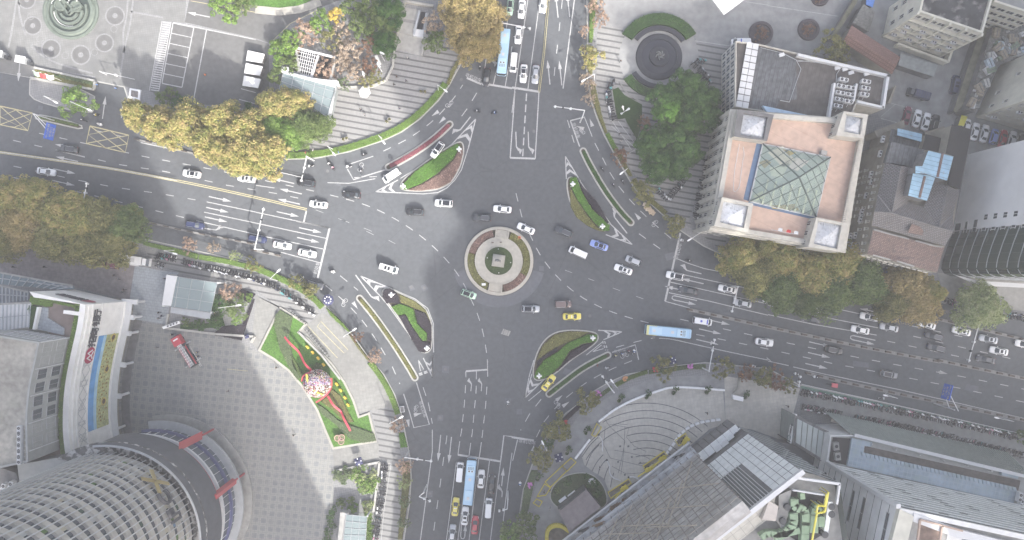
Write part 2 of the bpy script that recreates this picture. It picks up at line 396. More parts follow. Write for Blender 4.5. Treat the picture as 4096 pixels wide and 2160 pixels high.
for t in('530 730 590 640 650 585','560 800 600 700 660 640','605 840 640 770 690 715','650 865 670 800 715 750','695 910 715 840 740 790','745 960 755 900 770 850'):
 P=smooth_line(K.w(t),2); b.slab(P+offset_line(P,.22)[::-1],z3,z3+.02,m_dconc)
structure(b,'step_edge','thin dark curved step lines across the half-round plaza')
# cracks left by worn slabs: thin jointed lines
b=MB()
for t in('700 450 735 500 850 610 830 720 800 850','700 500 690 640 740 740 900 780 1030 810','760 490 880 510 860 580 920 650 1010 690 990 720 1040 750','850 500 840 700 820 860','770 680 880 700 1000 730','750 800 860 860 990 850 1020 800','735 490 790 480 870 490'):
 P=K.w(t); b.slab(P+offset_line(P,.12)[::-1],z3,z3+.012,m_dconc)
for x,y in((815,650),(877,650),(903,730),(800,767),(850,865),(967,775)):b.box((*W(K.p(x,y))[:2],z3+.01),(.5,.45,.02),m_dconc,.1)
structure(b,'drain_cover','dark drain covers and open joints in the half-round plaza')
b=MB()
for x,y,r in((205,0,70),(250,195,72),(388,370,76),(612,415,76),(790,325,72),(870,120,75),(305,295,26),(495,420,26),(715,395,26),(862,220,26),(235,125,26)):
 c=W(A.p(x,y)); r*=S/k_; b.lathe([(r*.86,z2),(r*.86,z2+.012),(r,z2+.012),(r,z2)],m_pave,(c.x,c.y,0),32)
 if r>2:b.disc((c.x,c.y,z2+.008),r*.84,m_park,32); b.disc((c.x,c.y,z2+.014),r*.26,m_pave,24)
for t in('140 0 140 100 170 210 190 270','960 0 950 140 920 250 935 400','120 0 95 180 60 360','1000 0 980 180 930 380 900 600','985 95 1230 140','230 350 330 440 470 500 700 560','270 515 720 590'):
 P=smooth_line(A.w(t),2); b.slab(P+offset_line(P,.45)[::-1],z2,z2+.012,m_pave)
structure(b,'paving_ring','pale stone rings and curves set into the fountain plaza')
# ---------------------------------------------------------------- traffic islands
def island(name,label,P,m,z=.16,kw=.34):return raised(name,label,P,m,z,kw)
NWI=smooth_line(Z.w('1012 452 1045 424 1100 385 1150 355 1166 357 1169 382 1160 420 1138 460 1105 478 1060 483 1012 480 1004 470'),2,True)
NEI=smooth_line(Z.w('1426 446 1441 443 1462 466 1506 526 1532 558 1534 577 1516 584 1490 573 1455 549 1432 510 1424 470'),2,True)
SWI=smooth_line(F.w('945 880 955 815 1010 808 1070 840 1200 900 1290 970 1332 1080 1336 1200 1325 1290 1270 1315 1215 1270 1100 1080 1000 935'),2,True)
SEI=smooth_line(Z.w('1338 958 1342 905 1362 860 1392 835 1430 828 1482 831 1505 838 1507 857 1482 878 1440 904 1402 938 1370 958'),2,True)
for P,l in((NWI,'north-west'),(NEI,'north-east'),(SWI,'south-west'),(SEI,'south-east')):island('traffic_island',f'kerbed triangular traffic island planted with hedges, {l} of the roundabout',P,m_soil)
def capsule(P,r):
 P=smooth_line(P,2); a=offset_line(P,r); c=offset_line(P,-r); out=list(a)
 for end,q in((P[-1],P[-2]),(P[0],P[1])):
  t=(end-q).normalized(); nrm=Vector((-t.y,t.x,0))
  out+=[end+(nrm*math.cos(x)+t*math.sin(x))*r for x in[math.pi*i/8 for i in range(1,8)]]
  if end==P[-1]:out+=c[::-1]
 return out
MEDS=[(B.w('1000 1262 1180 1165 1350 1045 1462 938'),.98,'north-west'),(Z.w('1467 380 1482 412 1520 478 1560 532 1587 560'),.95,'north-east'),(Z.w('905 750 940 792 990 862 1030 925 1044 950'),.95,'south-west'),(Z.w('1381 991 1420 960 1470 922 1529 893'),.95,'south-east')]
MEDC=[]
for P,r,l in MEDS:
 c=capsule(P,r); MEDC.append((P,r)); island('slip_lane_island',f'long slim kerbed island beside the slip lane, {l} of the roundabout',c,m_soil,.17,.42)
 # ---------------------------------------------------------------- road markings (sheets just above the asphalt)
mw,my=MB(),MB(); ZM=.012
def ribbon(b,P,wd,m,z=ZM):
 P=[Vector((p[0],p[1],z))for p in P]; a,c=offset_line(P,wd/2),offset_line(P,-wd/2)
 for i in range(len(P)-1):b.face([c[i],c[i+1],a[i+1],a[i]],m)
def ln(f,t,wd=.21,b=None,sm=0,z=ZM):
 P=f.w(t)if f else t
 if sm:P=smooth_line(P,sm)
 ribbon(b or mw,P,wd,m_yel if b is my else m_white,z)
def ds(P,dash=2.1,gap=3.9,wd=.20,ph=0.,b=None,z=ZM):
 P=[Vector(p)for p in P]; cum=[0]
 for a,c in zip(P[:-1],P[1:]):cum.append(cum[-1]+(c-a).length)
 def at(s):
  for i in range(len(P)-1):
   if s<=cum[i+1]:return P[i]+(P[i+1]-P[i])*((s-cum[i])/max(1e-6,cum[i+1]-cum[i]))
  return P[-1]
 s=ph
 while s<cum[-1]:e=min(s+dash,cum[-1]); ribbon(b or mw,[at(s),at((s+e)/2),at(e)],wd,m_yel if b is my else m_white,z); s+=dash+gap
def arrow(c,ang,L_=5.5,kind='s',sc=1.,z=ZM):
 o=W(c); a=math.radians(ang); t=Vector((math.cos(a),math.sin(a),0)); n=Vector((-t.y,t.x,0))
 def P(u,v):q=o+t*u*sc+n*v*sc; q.z=z; return q
 h=L_/2
 if kind=='s':mw.face([P(-h,-.13),P(h-2.2,-.13),P(h-2.2,.13),P(-h,.13)],m_white); mw.face([P(h-2.2,-.5),P(h,0),P(h-2.2,.5)],m_white)
 elif kind in 'lr':
  s=1 if kind=='l' else-1
  q=[[P(-h,-.13*s),P(h-2,-.13*s),P(h-2,.13*s),P(-h,.13*s)],[P(h-2,-.13*s),P(h-.9,.45*s),P(h-1.3,.75*s),P(h-2.2,.13*s)],[P(h-1.8,.4*s),P(h,.9*s),P(h-1.2,1.5*s)]]
  for f in q:mw.face(ccw(f),m_white)
 elif kind=='u':
  ribbon(mw,[P(h-2,-.55),P(-h+.6,-.55),P(-h,-.3),P(-h,.3),P(-h+.6,.55),P(h,.55)],.26,m_white,z); mw.face(ccw([P(h-2,-1),P(h,-.55),P(h-2,-.05)]),m_white)
def chevron(tip,l,r,n=2):
 T,Lp,Rp=[Vector(v)for v in(tip,l,r)]; ribbon(mw,[T,Lp],.26,m_white); ribbon(mw,[T,Rp],.26,m_white)
 for i in range(n):
  f0=.34+.62*i/n*1.0+.05; f1=f0+.12; ap=lambda f:(T+(Lp-T)*f,T+((Lp+Rp)/2-T)*(f-.16),T+(Rp-T)*f)
  a,c=ap(f0),ap(min(f1,1.12))
  for k in(0,1):
   q=ccw([Vector((p.x,p.y,ZM-.003))for p in(a[k],a[k+1],c[k+1],c[k])]); mw.face(q,m_white)
def bike(c,ang,sc=1.):
 o=W(c); a=math.radians(ang); t=Vector((math.cos(a),math.sin(a),0)); n=Vector((-t.y,t.x,0))
 for s in(-.65,.65):q=o+t*s*sc; mw.lathe([(.40*sc,ZM),(.52*sc,ZM)][::-1],m_white,(q.x,q.y,0),14)
 for p,q in(((-.65,0),(-.1,.6)),((-.1,.6),(.5,.6)),((.65,0),(.45,.75)),((-.1,.6),(.1,0)),((.1,0),(.5,.55))):ribbon(mw,[o+t*p[0]*sc+n*p[1]*sc,o+t*q[0]*sc+n*q[1]*sc],.12*sc,m_white,ZM+.003)
def glyphs(txt,loc,size,rz,m,name,parent=None,ext=.0,tilt=None,align='CENTER',**kw):
 cu=bpy.data.curves.new(name,'FONT'); cu.body=txt; cu.size=size; cu.align_x=align; cu.align_y='CENTER'; cu.extrude=ext; cu.resolution_u=2
 t=bpy.data.objects.new(name,cu); COL.objects.link(t)
 dg=bpy.context.evaluated_depsgraph_get(); me=bpy.data.meshes.new_from_object(t.evaluated_get(dg)); bpy.data.objects.remove(t)
 me.name=name; me.materials.clear(); me.materials.append(m)
 M_=Matrix.Translation(Vector(loc)-parent_off(parent))@(tilt if tilt else Matrix.Rotation(rz,4,'Z')); me.transform(M_)
 o=bpy.data.objects.new(name,me); COL.objects.link(o)
 if parent:o.parent=parent
 return tag(o,**kw)
 # west road
yl=smooth_line(Z.w('-20 380 150 404 300 427 470 459 620 491 772 527'),2)
for o_ in(-.22,.22):ribbon(my,offset_line(yl,o_),.2,m_yel)
guide=A.w('295 1005 1085 1180 1590 1275')+F.w('165 25 340 62 478 93')
ds(guide,2.1,3.4,ph=0)
GA=smooth_line(F.w('560 113 705 150 820 185 930 230 1033 284 1133 343 1238 418 1327 492 1412 575 1490 665 1563 772 1612 880 1662 985 1703 1107 1727 1220 1743 1330')+J.w('1748 20'),1)
ds(GA,2.2,2.1)
ds(A.w('-60 1020 105 1060 450 1138 897 1241 1237 1292 1700 1395')+F.w('155 102 520 180'),2.1,3.6)
ds(A.w('-60 1215 67 1245 237 1283')+E.w('580 0 865 55 1210 103 1560 165'),2.1,3.7)
ds(A.w('-60 1300 47 1327')+E.w('395 45 710 118 1015 193 1375 280 1540 320'),2.1,3.4)
for t in('1560 165 1931 242','1540 242 1931 325','1530 318 1931 410'):ln(E,t)
for t in('0 243 555 362','0 325 528 440','0 412 505 520','190 545 485 625'):ln(F,t)
ln(F,'555 362 465 740',.5); ln(F,'380 235 360 318',.4); ln(F,'305 312 555 362')
for x,y in((240,257),(410,378),(395,452)):arrow(F.p(x,y),-12.5,6)
for x,y in((1660,143),(1640,225),(1630,297),(480,22)):arrow(E.p(x,y),-12.5,6)
arrow(E.p(1615,375),-8,5,'l')
for x,y in((262,86),(247,163),(205,7)):arrow(F.p(x,y),167,6)
arrow(A.p(505,1200),168,6); arrow(A.p(485,1291),-12,6); ln(A,'1060 1075 1500 1168'); ln(F,'0 40 140 60'); ln(F,'540 20 700 25 900 -10'); arrow(A.p(470,1100),168,4)
ln(A,'420 1130 640 1186'); ds(A.w('720 985 1100 1070'),2,3.5)
for t,dg in(('0 800 245 852 210 985 0 940','0 800 210 985 0 880 120 830 245 852 0 940 110 960 225 910 120 830'),('680 950 972 1020 945 1150 650 1082','680 950 945 1150 960 1085 830 985 665 1015 800 1118 960 1085 972 1020 650 1082')):
 ln(A,t+' '+' '.join(t.split()[:2]),.28,my); ln(A,dg,.22,my,z=ZM+.003)
ds(F.w('450 225 700 320 900 420 1000 500'),2.2,5,.1,z=ZM); ds(F.w('620 290 860 380 1050 480'),2.2,5,.1)
# north-west slip lane
ds(smooth_line(B.w('905 1335 960 1140 1055 1095 1155 1042 1250 978 1340 908 1413 833 1490 745 1560 640')[1:],1),2.2,2.2)
ds(B.w('1665 700 1600 810 1530 905'),2.4,2.5); ln(B,'700 1240 885 1178'); ln(B,'690 1275 735 1355 970 1282',.32); ln(B,'970 1282 1090 1292')
ln(B,'1060 1200 1290 1070 1480 930',.12); ds(B.w('740 1340 940 1330'),2,2)
chevron(B.w('1657 898')[0],B.w('1480 1085')[0],B.w('1603 1112')[0]); chevron(F.w('903 88')[0],F.w('1072 0')[0],F.w('1090 97')[0])
ln(B,'1603 1112 1550 1280 1500 1358'); ln(F,'1090 97 1260 105 1370 95 1440 60 1500 0'); ln(B,'1480 1085 1280 1230 1090 1345')
arrow(B.p(1560,955),232,6,'r',1.1); bike(B.p(1458,785),215); arrow(B.p(1400,910),225,2.2); arrow(B.p(1350,858),215,2.2); bike(B.p(790,1262),250,1.1)
# north road
ln(C,'0 660 205 692',.55); ln(B,'1590 588 1700 635',.5); ln(B,'1700 628 1931 666',.5)
for t in('128 -60 20 690 0 850','218 -60 118 685'):ln(C,t)
for t in('1745 380 1725 520','1860 330 1790 640','1931 350 1880 650'):ln(B,t)
ln(C,'-6 -60 -60 350'); P=C.w('280 -60 240 400 203 700')
for o_ in(-.2,.2):ribbon(my,offset_line(P,o_),.18,m_yel)
ln(C,'203 700 175 1197',.26); ds(C.w('110 705 80 1190'),2.,.9,.3); ln(C,'-14 1190 175 1197',.45); ln(C,'22 690 -14 1190',.26)
for x in(32,125):arrow(C.p(x,1080),-88,6,'l')
ds(C.w('380 0 310 640'),2.3,3.6); ln(C,'478 -60 385 668',.26)
for x,y in((277,545),(366,550),(338,40),(425,35)):arrow(C.p(x,y),96,6.5)
arrow(B.p(1780,440),-95,4.5,'l')
# north-east slip lane and east road
ln(C,'440 910 510 1105',.3); ln(C,'440 910 540 885',.3); ln(C,'545 880 605 1030'); ds(C.w('418 905 470 1080'),2.1,2); ds(C.w('625 1080 690 1205 740 1305')+G.w('800 40 872 130 950 215 1030 293 1113 367 1220 458'),2.2,2.1)
ds(G.w('958 405 1055 475 1165 552'),2.2,2.4); ln(G,'745 330 600 135 500 -10'); ln(C,'510 1358 500 1340'); chevron(C.w('403 1180')[0],C.w('410 1350')[0],C.w('515 1365')[0]); chevron(G.w('907 486')[0],G.w('735 325')[0],G.w('708 412')[0])
arrow(G.p(800,315),128,7,'r',1.1); bike(G.p(1078,328),50,.9); arrow(G.p(943,270),130,2.2); bike(C.p(530,985),120,.9); arrow(C.p(510,960),160,2); arrow(C.p(595,920),110,2)
ln(G,'1270 400 1155 915',.5)
for t in('1255 705 1480 755 1931 850','1195 770 1480 835 1931 935','1183 850 1480 912 1931 1020','1155 915 1340 965'):ln(G,t)
ln(G,'1215 580 1320 625 1450 668 1640 705 1931 770')
for t in('0 855 400 945 830 1040','0 945 350 1020 830 1115','0 1015 350 1090 820 1170'):ln(Q,t)
for x,y in((1345,688),(1360,763),(1235,820)):arrow(G.p(x,y),167,6,'s' if y>700 else 'r')
arrow(G.p(1300,905),-12,6.5,'u'); arrow(Q.p(715,1205),-12,6.5,'u'); arrow(Q.p(760,985),168,5); ds(Q.w('1095 1178 1931 1370')); ds(Q.w('900 1215 1500 1345'),2.1,3.6); ds(Q.w('1085 1100 1500 1190'),2.1,3.6)
ds(smooth_line(G.w('130 400 195 540 260 635 340 730 425 810 510 875 615 935 730 987 837 1024 942 1055 1050 1083'),1),2.2,2.1); ds(G.w('30 100 75 280 130 400'),2.2,2.1)
ds(G.w('1270 1050 1600 1124 1931 1197')+Q.w('165 1233 660 1335')+L.w('980 38 1475 127 1931 220'),2.2,3.5)
ds(G.w('1390 1165 1583 1203 1931 1275')+L.w('480 25 810 87 1135 150 1455 215 1931 318'),2.2,3.5)
ln(G,'1110 1193 1210 1200 1400 1245 1650 1300 1931 1358',sm=1); ln(Q,'-10 1340 20 1365'); ln(L,'0 8 155 42'); ln(L,'190 52 420 105 1000 225 1931 440',.2)
for x,y in((1560,1072),(1495,1142),(1475,1222)):arrow(G.p(x,y),-13,6)
for x,y in((395,1240),(385,1320)):arrow(Q.p(x,y),-13,6)
arrow(L.p(365,45),-13,6); arrow(L.p(1320,97),-13,2.5); ds(G.w('760 815 1000 900'),2,4.5,.1); ds(G.w('400 680 620 760'),2,4.5,.1)
chevron(G.w('830 1145')[0],G.w('650 1133')[0],G.w('690 1205')[0]); chevron(K.w('98 286')[0],K.w('150 105')[0],K.w('238 150')[0])
ln(K,'238 150 380 45 430 0'); ln(K,'325 75 440 -5',.26); ln(K,'125 308 222 228'); ln(K,'98 286 130 120 165 0'); ln(G,'560 1320 690 1215'); ln(G,'610 1295 675 1245 690 1272 610 1295',.2)
for k in(-1,1):ds(G.w(f'{690+8*k} 1215 {715+8*k} 1285'),.7,.5,.3)
ds(G.w('785 1262 955 1215 1060 1193'),2.2,2.5); ln(G,'755 1300 930 1243 955 1355',.3); bike(G.p(850,1325),20)
ds(K.w('905 5 765 62 665 110 568 165 478 228 392 297 308 382 235 475 180 590'),2.2,2.2); ds(K.w('220 295 132 407 65 530'),2.4,2.4)
bike(K.p(340,335),-60); arrow(K.p(360,283),40,2); arrow(K.p(410,330),35,2); ln(K,'-2 582 165 607',.5); ln(K,'42 600 5 760'); arrow(K.p(160,665),75,2)
# south road
ln(J,'1583 85 1750 72',.45); ln(J,'1583 85 1583 130'); ln(J,'1745 -5 1748 125')
ds(J.w('1581 190 1573 320 1550 540 1535 610'),2.1,1.7); ds(J.w('1663 85 1660 240 1630 560 1620 620'),2.1,1.7); ds(J.w('1742 200 1732 345 1708 560 1700 620'),2.1,1.7)
ln(J,'1537 612 1523 715'); ln(J,'1620 625 1605 735'); ln(J,'1700 620 1683 745')
for x in(1625,1703):arrow(J.p(x,185),85,4.4,'l',.8)
ln(J,'1523 715 1845 765',.5); ln(J,'1931 578 1870 570 1845 765',.3)
for t in('1600 760 1515 1420','1680 745 1600 1420','1762 755 1675 1420','1845 765 1760 1420','1890 1000 1840 1420','1931 700 1890 1000'):ln(J,t)
ln(J,'1330 525 1330 690 1240 1358',.24); ds(J.w('1440 570 1437 600 1412 765 1390 935 1343 1270 1330 1400'),2.3,3.4)
for x,y in((1383,665),(1464,680)):arrow(J.p(x,y),-96,7)
arrow(J.p(1860,880),84,5); arrow(J.p(1858,985),86,3.5,'l'); arrow(J.p(1562,1290),86,4,'u')
ln(J,'1113 255 1160 400 1190 510 1308 486 1210 170',.28); ds(J.w('1028 50 1085 180'),2.2,2.4); ds(J.w('1260 205 1302 330 1330 480'),2.4,1.8)
ln(J,'1225 0 1240 82 1265 70 1225 0',.2); ds(J.w('1228 105 1300 80'),.9,.5,.3); ds(J.w('1232 115 1304 90'),.9,.5,.3)
ds(F.w('525 795 632 885 718 965 793 1048 862 1140 925 1235 990 1345'),2.2,2.2); ds(F.w('635 722 770 832'),2.4,2.2)
chevron(F.w('790 725')[0],F.w('1062 836')[0],F.w('930 868')[0]); chevron(J.w('1330 125')[0],J.w('1262 -15')[0],J.w('1332 -30')[0])
ln(F,'930 868 1000 950 1100 1090 1250 1300'); arrow(F.p(830,825),-54,8.5,'l',1.1); ln(F,'1062 836 1200 897 1295 968 1337 1080 1340 1300'); ln(J,'1332 -30 1330 125')
bike(F.p(668,925),60,1.); bike(J.p(1208,368),75,.9); arrow(J.p(1225,407),15,2); arrow(F.p(752,950),-55,2); arrow(J.p(1150,480),-80,2.2)
ribbon(mw,J.w('1020 782 970 1100 945 1358'),.12,m_white,z3+.02); ln(J,'945 778 1020 782',.12,z=z3+.02)
# car park bays and zebra strip
for t in('1308 172 1225 625','1465 205 1375 660','1560 225 1465 740','1308 172 1931 300','1225 630 1375 660'):ln(A,t,.26,z=z4+.01)
for i in range(6):x0,y0=1305-15*i,175+75*i+i; ln(A,f'{x0} {y0} {x0+155} {y0+33}',.2,z=z4+.012)
for i in range(31):
 t=i/30; x,y=1232-93*t,168+510*t; ln(A,f'{x} {y} {x+60} {y+9}',.27,z=z4+.01)
ln(A,'1225 160 1130 685',.2,z=z4+.012); ln(A,'1293 170 1200 690',.2,z=z4+.012)
arrow(A.p(1500,113),168,6,z=z4+.015); arrow(A.p(785,810),82,6); arrow(A.p(148,530),-95,6,z=z3); ln(A,'925 800 915 890'); ln(A,'1820 670 1931 700',.2,z=z4+.01); ln(A,'1805 750 1931 785',.2,z=z4+.01)
ln(B,'640 -20 640 -19'); P=B.w('110 325 260 180 480 70'); ribbon(my,P,.15,m_yel,z4+.01); ln(A,'1440 8 1931 95',.15,my,z=z4+.01)
# painted yellow bays on the pale terrace, courtyard lines
for t in('390 1100 615 1340','465 1105 490 1065 695 1280 665 1305 465 1105'):ln(F,t,.16,my,z=z4+.012)
ln(E,'1715 1425 1870 1440',.12,my,z=z4); ln(D,'0 45 530 125',.14,z=z4+.01); ln(C,'1380 310 1660 350',.14,z=z4+.01); ln(C,'1931 40 1760 15',.14,z=z4+.01)
for t in('850 895 950 920 1000 940','1035 820 985 940','960 785 850 880','890 770 1060 815'):ln(D,t,.14,z=z4+.012)
for t in('750 950 930 1120','800 915 990 1170','840 1180 930 1130','850 905 930 1080','700 700 745 900 900 1130'):ln(C,t,.14,z=z4+.01)
structure(mw,'road_marking','white lane lines, stop lines, arrows and chevrons painted on the roads'); structure(my,'road_marking','yellow centre lines, box grids and bay lines painted on the roads')
for txt,p,rz,s_ in(('非机动车',B.p(1640,588),-22,1.15),('非机动车',G.p(1256,540),75,1.15),('非机动车',K.p(115,620),-8,1.15),('非机动车',J.p(1256,372),-72,1.15),('非机动车',F.p(455,680),75,1.1),('非机动车',C.p(482,985),-70,1.1),('非机动车',G.p(830,1285),15,1.1)):
 c=W(p); glyphs(txt,(c.x,c.y,ZM),s_,math.radians(rz),m_white,'road_lettering',kind='structure',label='white painted characters beside a cycle waiting box',cat='road marking')
 # patches, manholes
b=MB(); c0=W((1995.5,1043.8))
P=[c0+Vector((math.cos(a),math.sin(a),0))*(9.3)for a in[math.radians(195+150*i/24)for i in range(25)]]; O_=[c0+Vector((math.cos(a),math.sin(a),0))*12.2 for a in[math.radians(195+150*i/24)for i in range(25)]]
b.face(ccw([Vector((p.x,p.y,.005))for p in P+O_[::-1]]),m_patch)
for f,t in((G,'1150 560 1230 540 1240 590 1165 610'),(K,'400 60 450 80 430 120 380 100'),(L,'1500 180 1590 200 1580 250 1480 225'),(L,'640 5 760 20 760 60 640 45'),(G,'205 650 240 650 240 685 205 685'),(K,'35 370 75 370 75 410 35 410'),(J,'1290 990 1335 985 1330 1035 1290 1035'),(F,'1240 800 1275 785 1300 820 1265 840'),(F,'1150 800 1180 790 1200 825 1165 838'),(J,'1405 42 1458 45 1455 100 1400 95'),(J,'1370 415 1412 415 1410 460 1368 458'),(A,'290 795 325 800 320 830 285 825'),(J,'1880 290 1925 290 1920 340 1875 335'),(F,'605 15 640 20 640 45 605 40')):
 b.face(ccw([Vector((p.x,p.y,.006))for p in f.w(t)]),m_patch)
for f,x,y in((F,1172,808),(F,1270,813),(J,1430,70),(J,1390,437),(B,540,1290),(B,1550,600),(G,588,1025),(G,510,1060),(Q,1352,992),(G,1068,1188),(C,165,990),(J,1310,1010)):
 c=W(f.p(x,y)); b.disc((c.x,c.y,.009),.42,m_dconc,16)
structure(b,'road_patch','paler repair patches and manhole covers in the asphalt')
# ================================================================ TOWERS OUTSIDE THE FRAME (they cast the long shadows)
import numpy as np
m_twall=mat('tower_stone',(.45,.44,.42),.7,.06,.2)
def far_tower(foot,h,label):
 foot=[(x+SUN_H.x*120,y+SUN_H.y*120)for x,y in foot]; h+=120*math.tan(SUN_EL)
 c=sum((Vector((x,y,0))for x,y in foot),Vector())/len(foot); t=thing('office_tower',label,'building',c)
 b=MB(); b.slab(foot,0,h,m_twall); b.build('wall',t)
 b=MB(); P=offset_poly([Vector((x,y,0))for x,y in foot],-.12)
 for i in range(int(h/4)):b.slab(P,1.2+i*4,3.2+i*4,m_glass)
 b.build('window',t)
 b=MB(); b.slab(offset_poly([Vector((x,y,0))for x,y in foot],1),h,h+1.5,m_conc); b.build('roof',t)
far_tower([(36.8,-86),(86,-95),(108,-130),(62,-130)],132,'tall stone office tower just beyond the bottom edge, behind the scaffolded roof')
far_tower([(36.2,-84),(25.2,-97),(28,-109),(19,-166),(36,-166)],75,'lower office block beyond the bottom edge, east of the south road')
far_tower([(86.6,-94),(105,-92),(119,-120),(106,-128)],112,'middle office tower beyond the bottom edge')
far_tower([(105.5,-90),(190,-80),(190,-110),(121,-118)],124,'broad tall tower beyond the bottom right corner')
far_tower([(-36,-87),(-48,-82),(-78,-92),(-70,-125),(-40,-120)],104,'slab tower beyond the bottom edge, right of the round tower')
# ================================================================ FOLIAGE
def leafmat(name,c1,c2,c3):
 m=bpy.data.materials.new('leaf_'+name); m.use_nodes=True; n,l=m.node_tree.nodes,m.node_tree.links; b=n['Principled BSDF']
 b.inputs['Roughness'].default_value=.75; b.inputs['Specular IOR Level'].default_value=.25
 at=n.new('ShaderNodeAttribute'); at.attribute_name='tint'
 g=n.new('ShaderNodeNewGeometry'); t=n.new('ShaderNodeTexNoise'); t.inputs['Scale'].default_value=.55; t.inputs['Detail'].default_value=4; l.new(g.outputs['Position'],t.inputs['Vector'])
 mr=n.new('ShaderNodeMapRange'); mr.inputs[1].default_value=.3; mr.inputs[2].default_value=.7; l.new(t.outputs['Fac'],mr.inputs[0])
 ad=n.new('ShaderNodeMath'); ad.operation='MULTIPLY_ADD'; ad.inputs[1].default_value=.55; l.new(at.outputs['Fac'],ad.inputs[0])
 m2=n.new('ShaderNodeMath'); m2.operation='MULTIPLY'; m2.inputs[1].default_value=.5; l.new(mr.outputs[0],m2.inputs[0]); l.new(m2.outputs[0],ad.inputs[2])
 r=n.new('ShaderNodeValToRGB'); e=r.color_ramp.elements; e[0].color=(*c1,1); e[0].position=.2; e[1].color=(*c3,1); e[1].position=.85
 x=e.new(.52); x.color=(*c2,1); l.new(ad.outputs[0],r.inputs[0]); l.new(r.outputs[0],b.inputs['Base Color'])
 tr=n.new('ShaderNodeBsdfTranslucent'); l.new(r.outputs[0],tr.inputs[0]); mx=n.new('ShaderNodeMixShader'); mx.inputs[0].default_value=.3
 l.new(b.outputs[0],mx.inputs[1]); l.new(tr.outputs[0],mx.inputs[2]); l.new(mx.outputs[0],n['Material Output'].inputs[0])
 MATS['leaf_'+name]=m; return m
LM={k:leafmat(k,*v)for k,v in dict(gold=((.15,.19,.05),(.38,.36,.13),(.52,.40,.20)),autumn=((.16,.21,.06),(.34,.33,.115),(.47,.37,.17)),brown=((.19,.18,.07),(.38,.31,.13),(.50,.40,.21)),green=((.07,.115,.035),(.135,.195,.062),(.22,.28,.105)),bright=((0.095,0.176,0.034),(0.176,0.297,0.061),(0.27,0.378,0.108)),dark=((0.034,0.085,0.029),(0.066,0.14,0.04),(0.112,0.206,0.054)),camphor=((.028,.075,.022),(.066,.145,.038),(.13,.235,.06)),ginkgo=((0.385,0.286,0.055),(0.605,0.462,0.099),(0.715,0.572,0.165)),bare=((0.264,0.214,0.165),(0.429,0.347,0.273),(0.561,0.462,0.363)),pink=((0.26,0.174,0.129),(0.457,0.332,0.26),(0.579,0.441,0.335)),rust=((.15,.08,.055),(.25,.15,.10),(.33,.22,.16)),olive=((0.115,0.134,0.048),(0.23,0.23,0.085),(0.344,0.321,0.133)),pale=((0.179,0.248,0.097),(0.331,0.4,0.179),(0.497,0.524,0.304)),lime=((.065,.14,.024),(.12,.265,.042),(.18,.35,.07)),purple=((0.032,0.025,0.037),(0.057,0.048,0.063),(0.098,0.083,0.098)),redflower=((0.12,0.048,0.054),(0.312,0.108,0.132),(0.504,0.264,0.288)),pinkflower=((0.1,0.07,0.05),(0.3,0.2,0.17),(0.46,0.34,0.31)),sage=((0.093,0.138,0.067),(0.155,0.211,0.105),(0.233,0.276,0.149))).items()}
m_bark=mat('bark',(.13,.11,.09),.95,.25,3,obj=True)
def leaves_mesh(name,cen,nor,size,m,seed,flat=.55):
 """one mesh of many small leaf faces at cen (N,3), tilted from nor"""
 rs=np.random.RandomState(seed); N=len(cen); nn=nor+rs.normal(0,flat,(N,3)); nn/=np.linalg.norm(nn,axis=1)[:,None]+1e-9
 u=np.cross(nn,rs.normal(0,1,(N,3))); u/=np.linalg.norm(u,axis=1)[:,None]+1e-9; v=np.cross(nn,u)
 sz=size*rs.uniform(.6,1.35,(N,1)); a=rs.uniform(.6,1.,(N,1))
 V=np.stack([cen-u*sz,cen-v*sz*a*.6,cen+u*sz,cen+v*sz*a*.6],1).reshape(-1,3)
 me=bpy.data.meshes.new(name); me.vertices.add(4*N); me.vertices.foreach_set('co',V.ravel().astype('f')); me.loops.add(4*N); me.loops.foreach_set('vertex_index',np.arange(4*N,dtype='i'))
 me.polygons.add(N); me.polygons.foreach_set('loop_start',np.arange(0,4*N,4,dtype='i')); me.polygons.foreach_set('loop_total',np.full(N,4,'i'))
 t=me.attributes.new('tint','FLOAT','FACE'); return me,t,rs
def crown_mesh(name,r,hz,clumps,per,leaf,m,seed,rough=.25,airy=0.,flat=.55):
 rs=np.random.RandomState(seed); C_,N_,T_=[],[],[]
 for i in range(clumps):
  z=rs.uniform(-.35,1); a=rs.uniform(0,2*np.pi); q=math.sqrt(max(0,1-z*z))if z>0 else 1
  lob=1+rough*math.sin(3*a+seed)+rough*.6*math.sin(5*a+2*seed); d=rs.uniform(.45,.93)*lob
  c=np.array([math.cos(a)*q*r*d,math.sin(a)*q*r*d,z*hz*.8]); rc=r*rs.uniform(.10,.24)*(.8 if airy else 1); k=int(per*rs.uniform(.6,1.3))
  p=rs.normal(0,1,(k,3)); p[:,2]=np.abs(p[:,2])*.9-.25; p/=np.linalg.norm(p,axis=1)[:,None]
  rr=rs.uniform(.75,1.08,(k,1))if not airy else rs.uniform(.1,1.1,(k,1)); C_.append(c+p*rc*rr*np.array([1,1,.75])); N_.append(p+np.array([0,0,.5])); T_.append(np.clip(rs.uniform(.0,1)*.5+rs.uniform(-.1,.6,k),0,1))
 cen,nor,tint=np.concatenate(C_),np.concatenate(N_),np.concatenate(T_)
 me,t,_=leaves_mesh(name,cen,nor,leaf,m,seed,flat); t.data.foreach_set('value',tint.astype('f')); me.materials.append(m); me.update(); return me
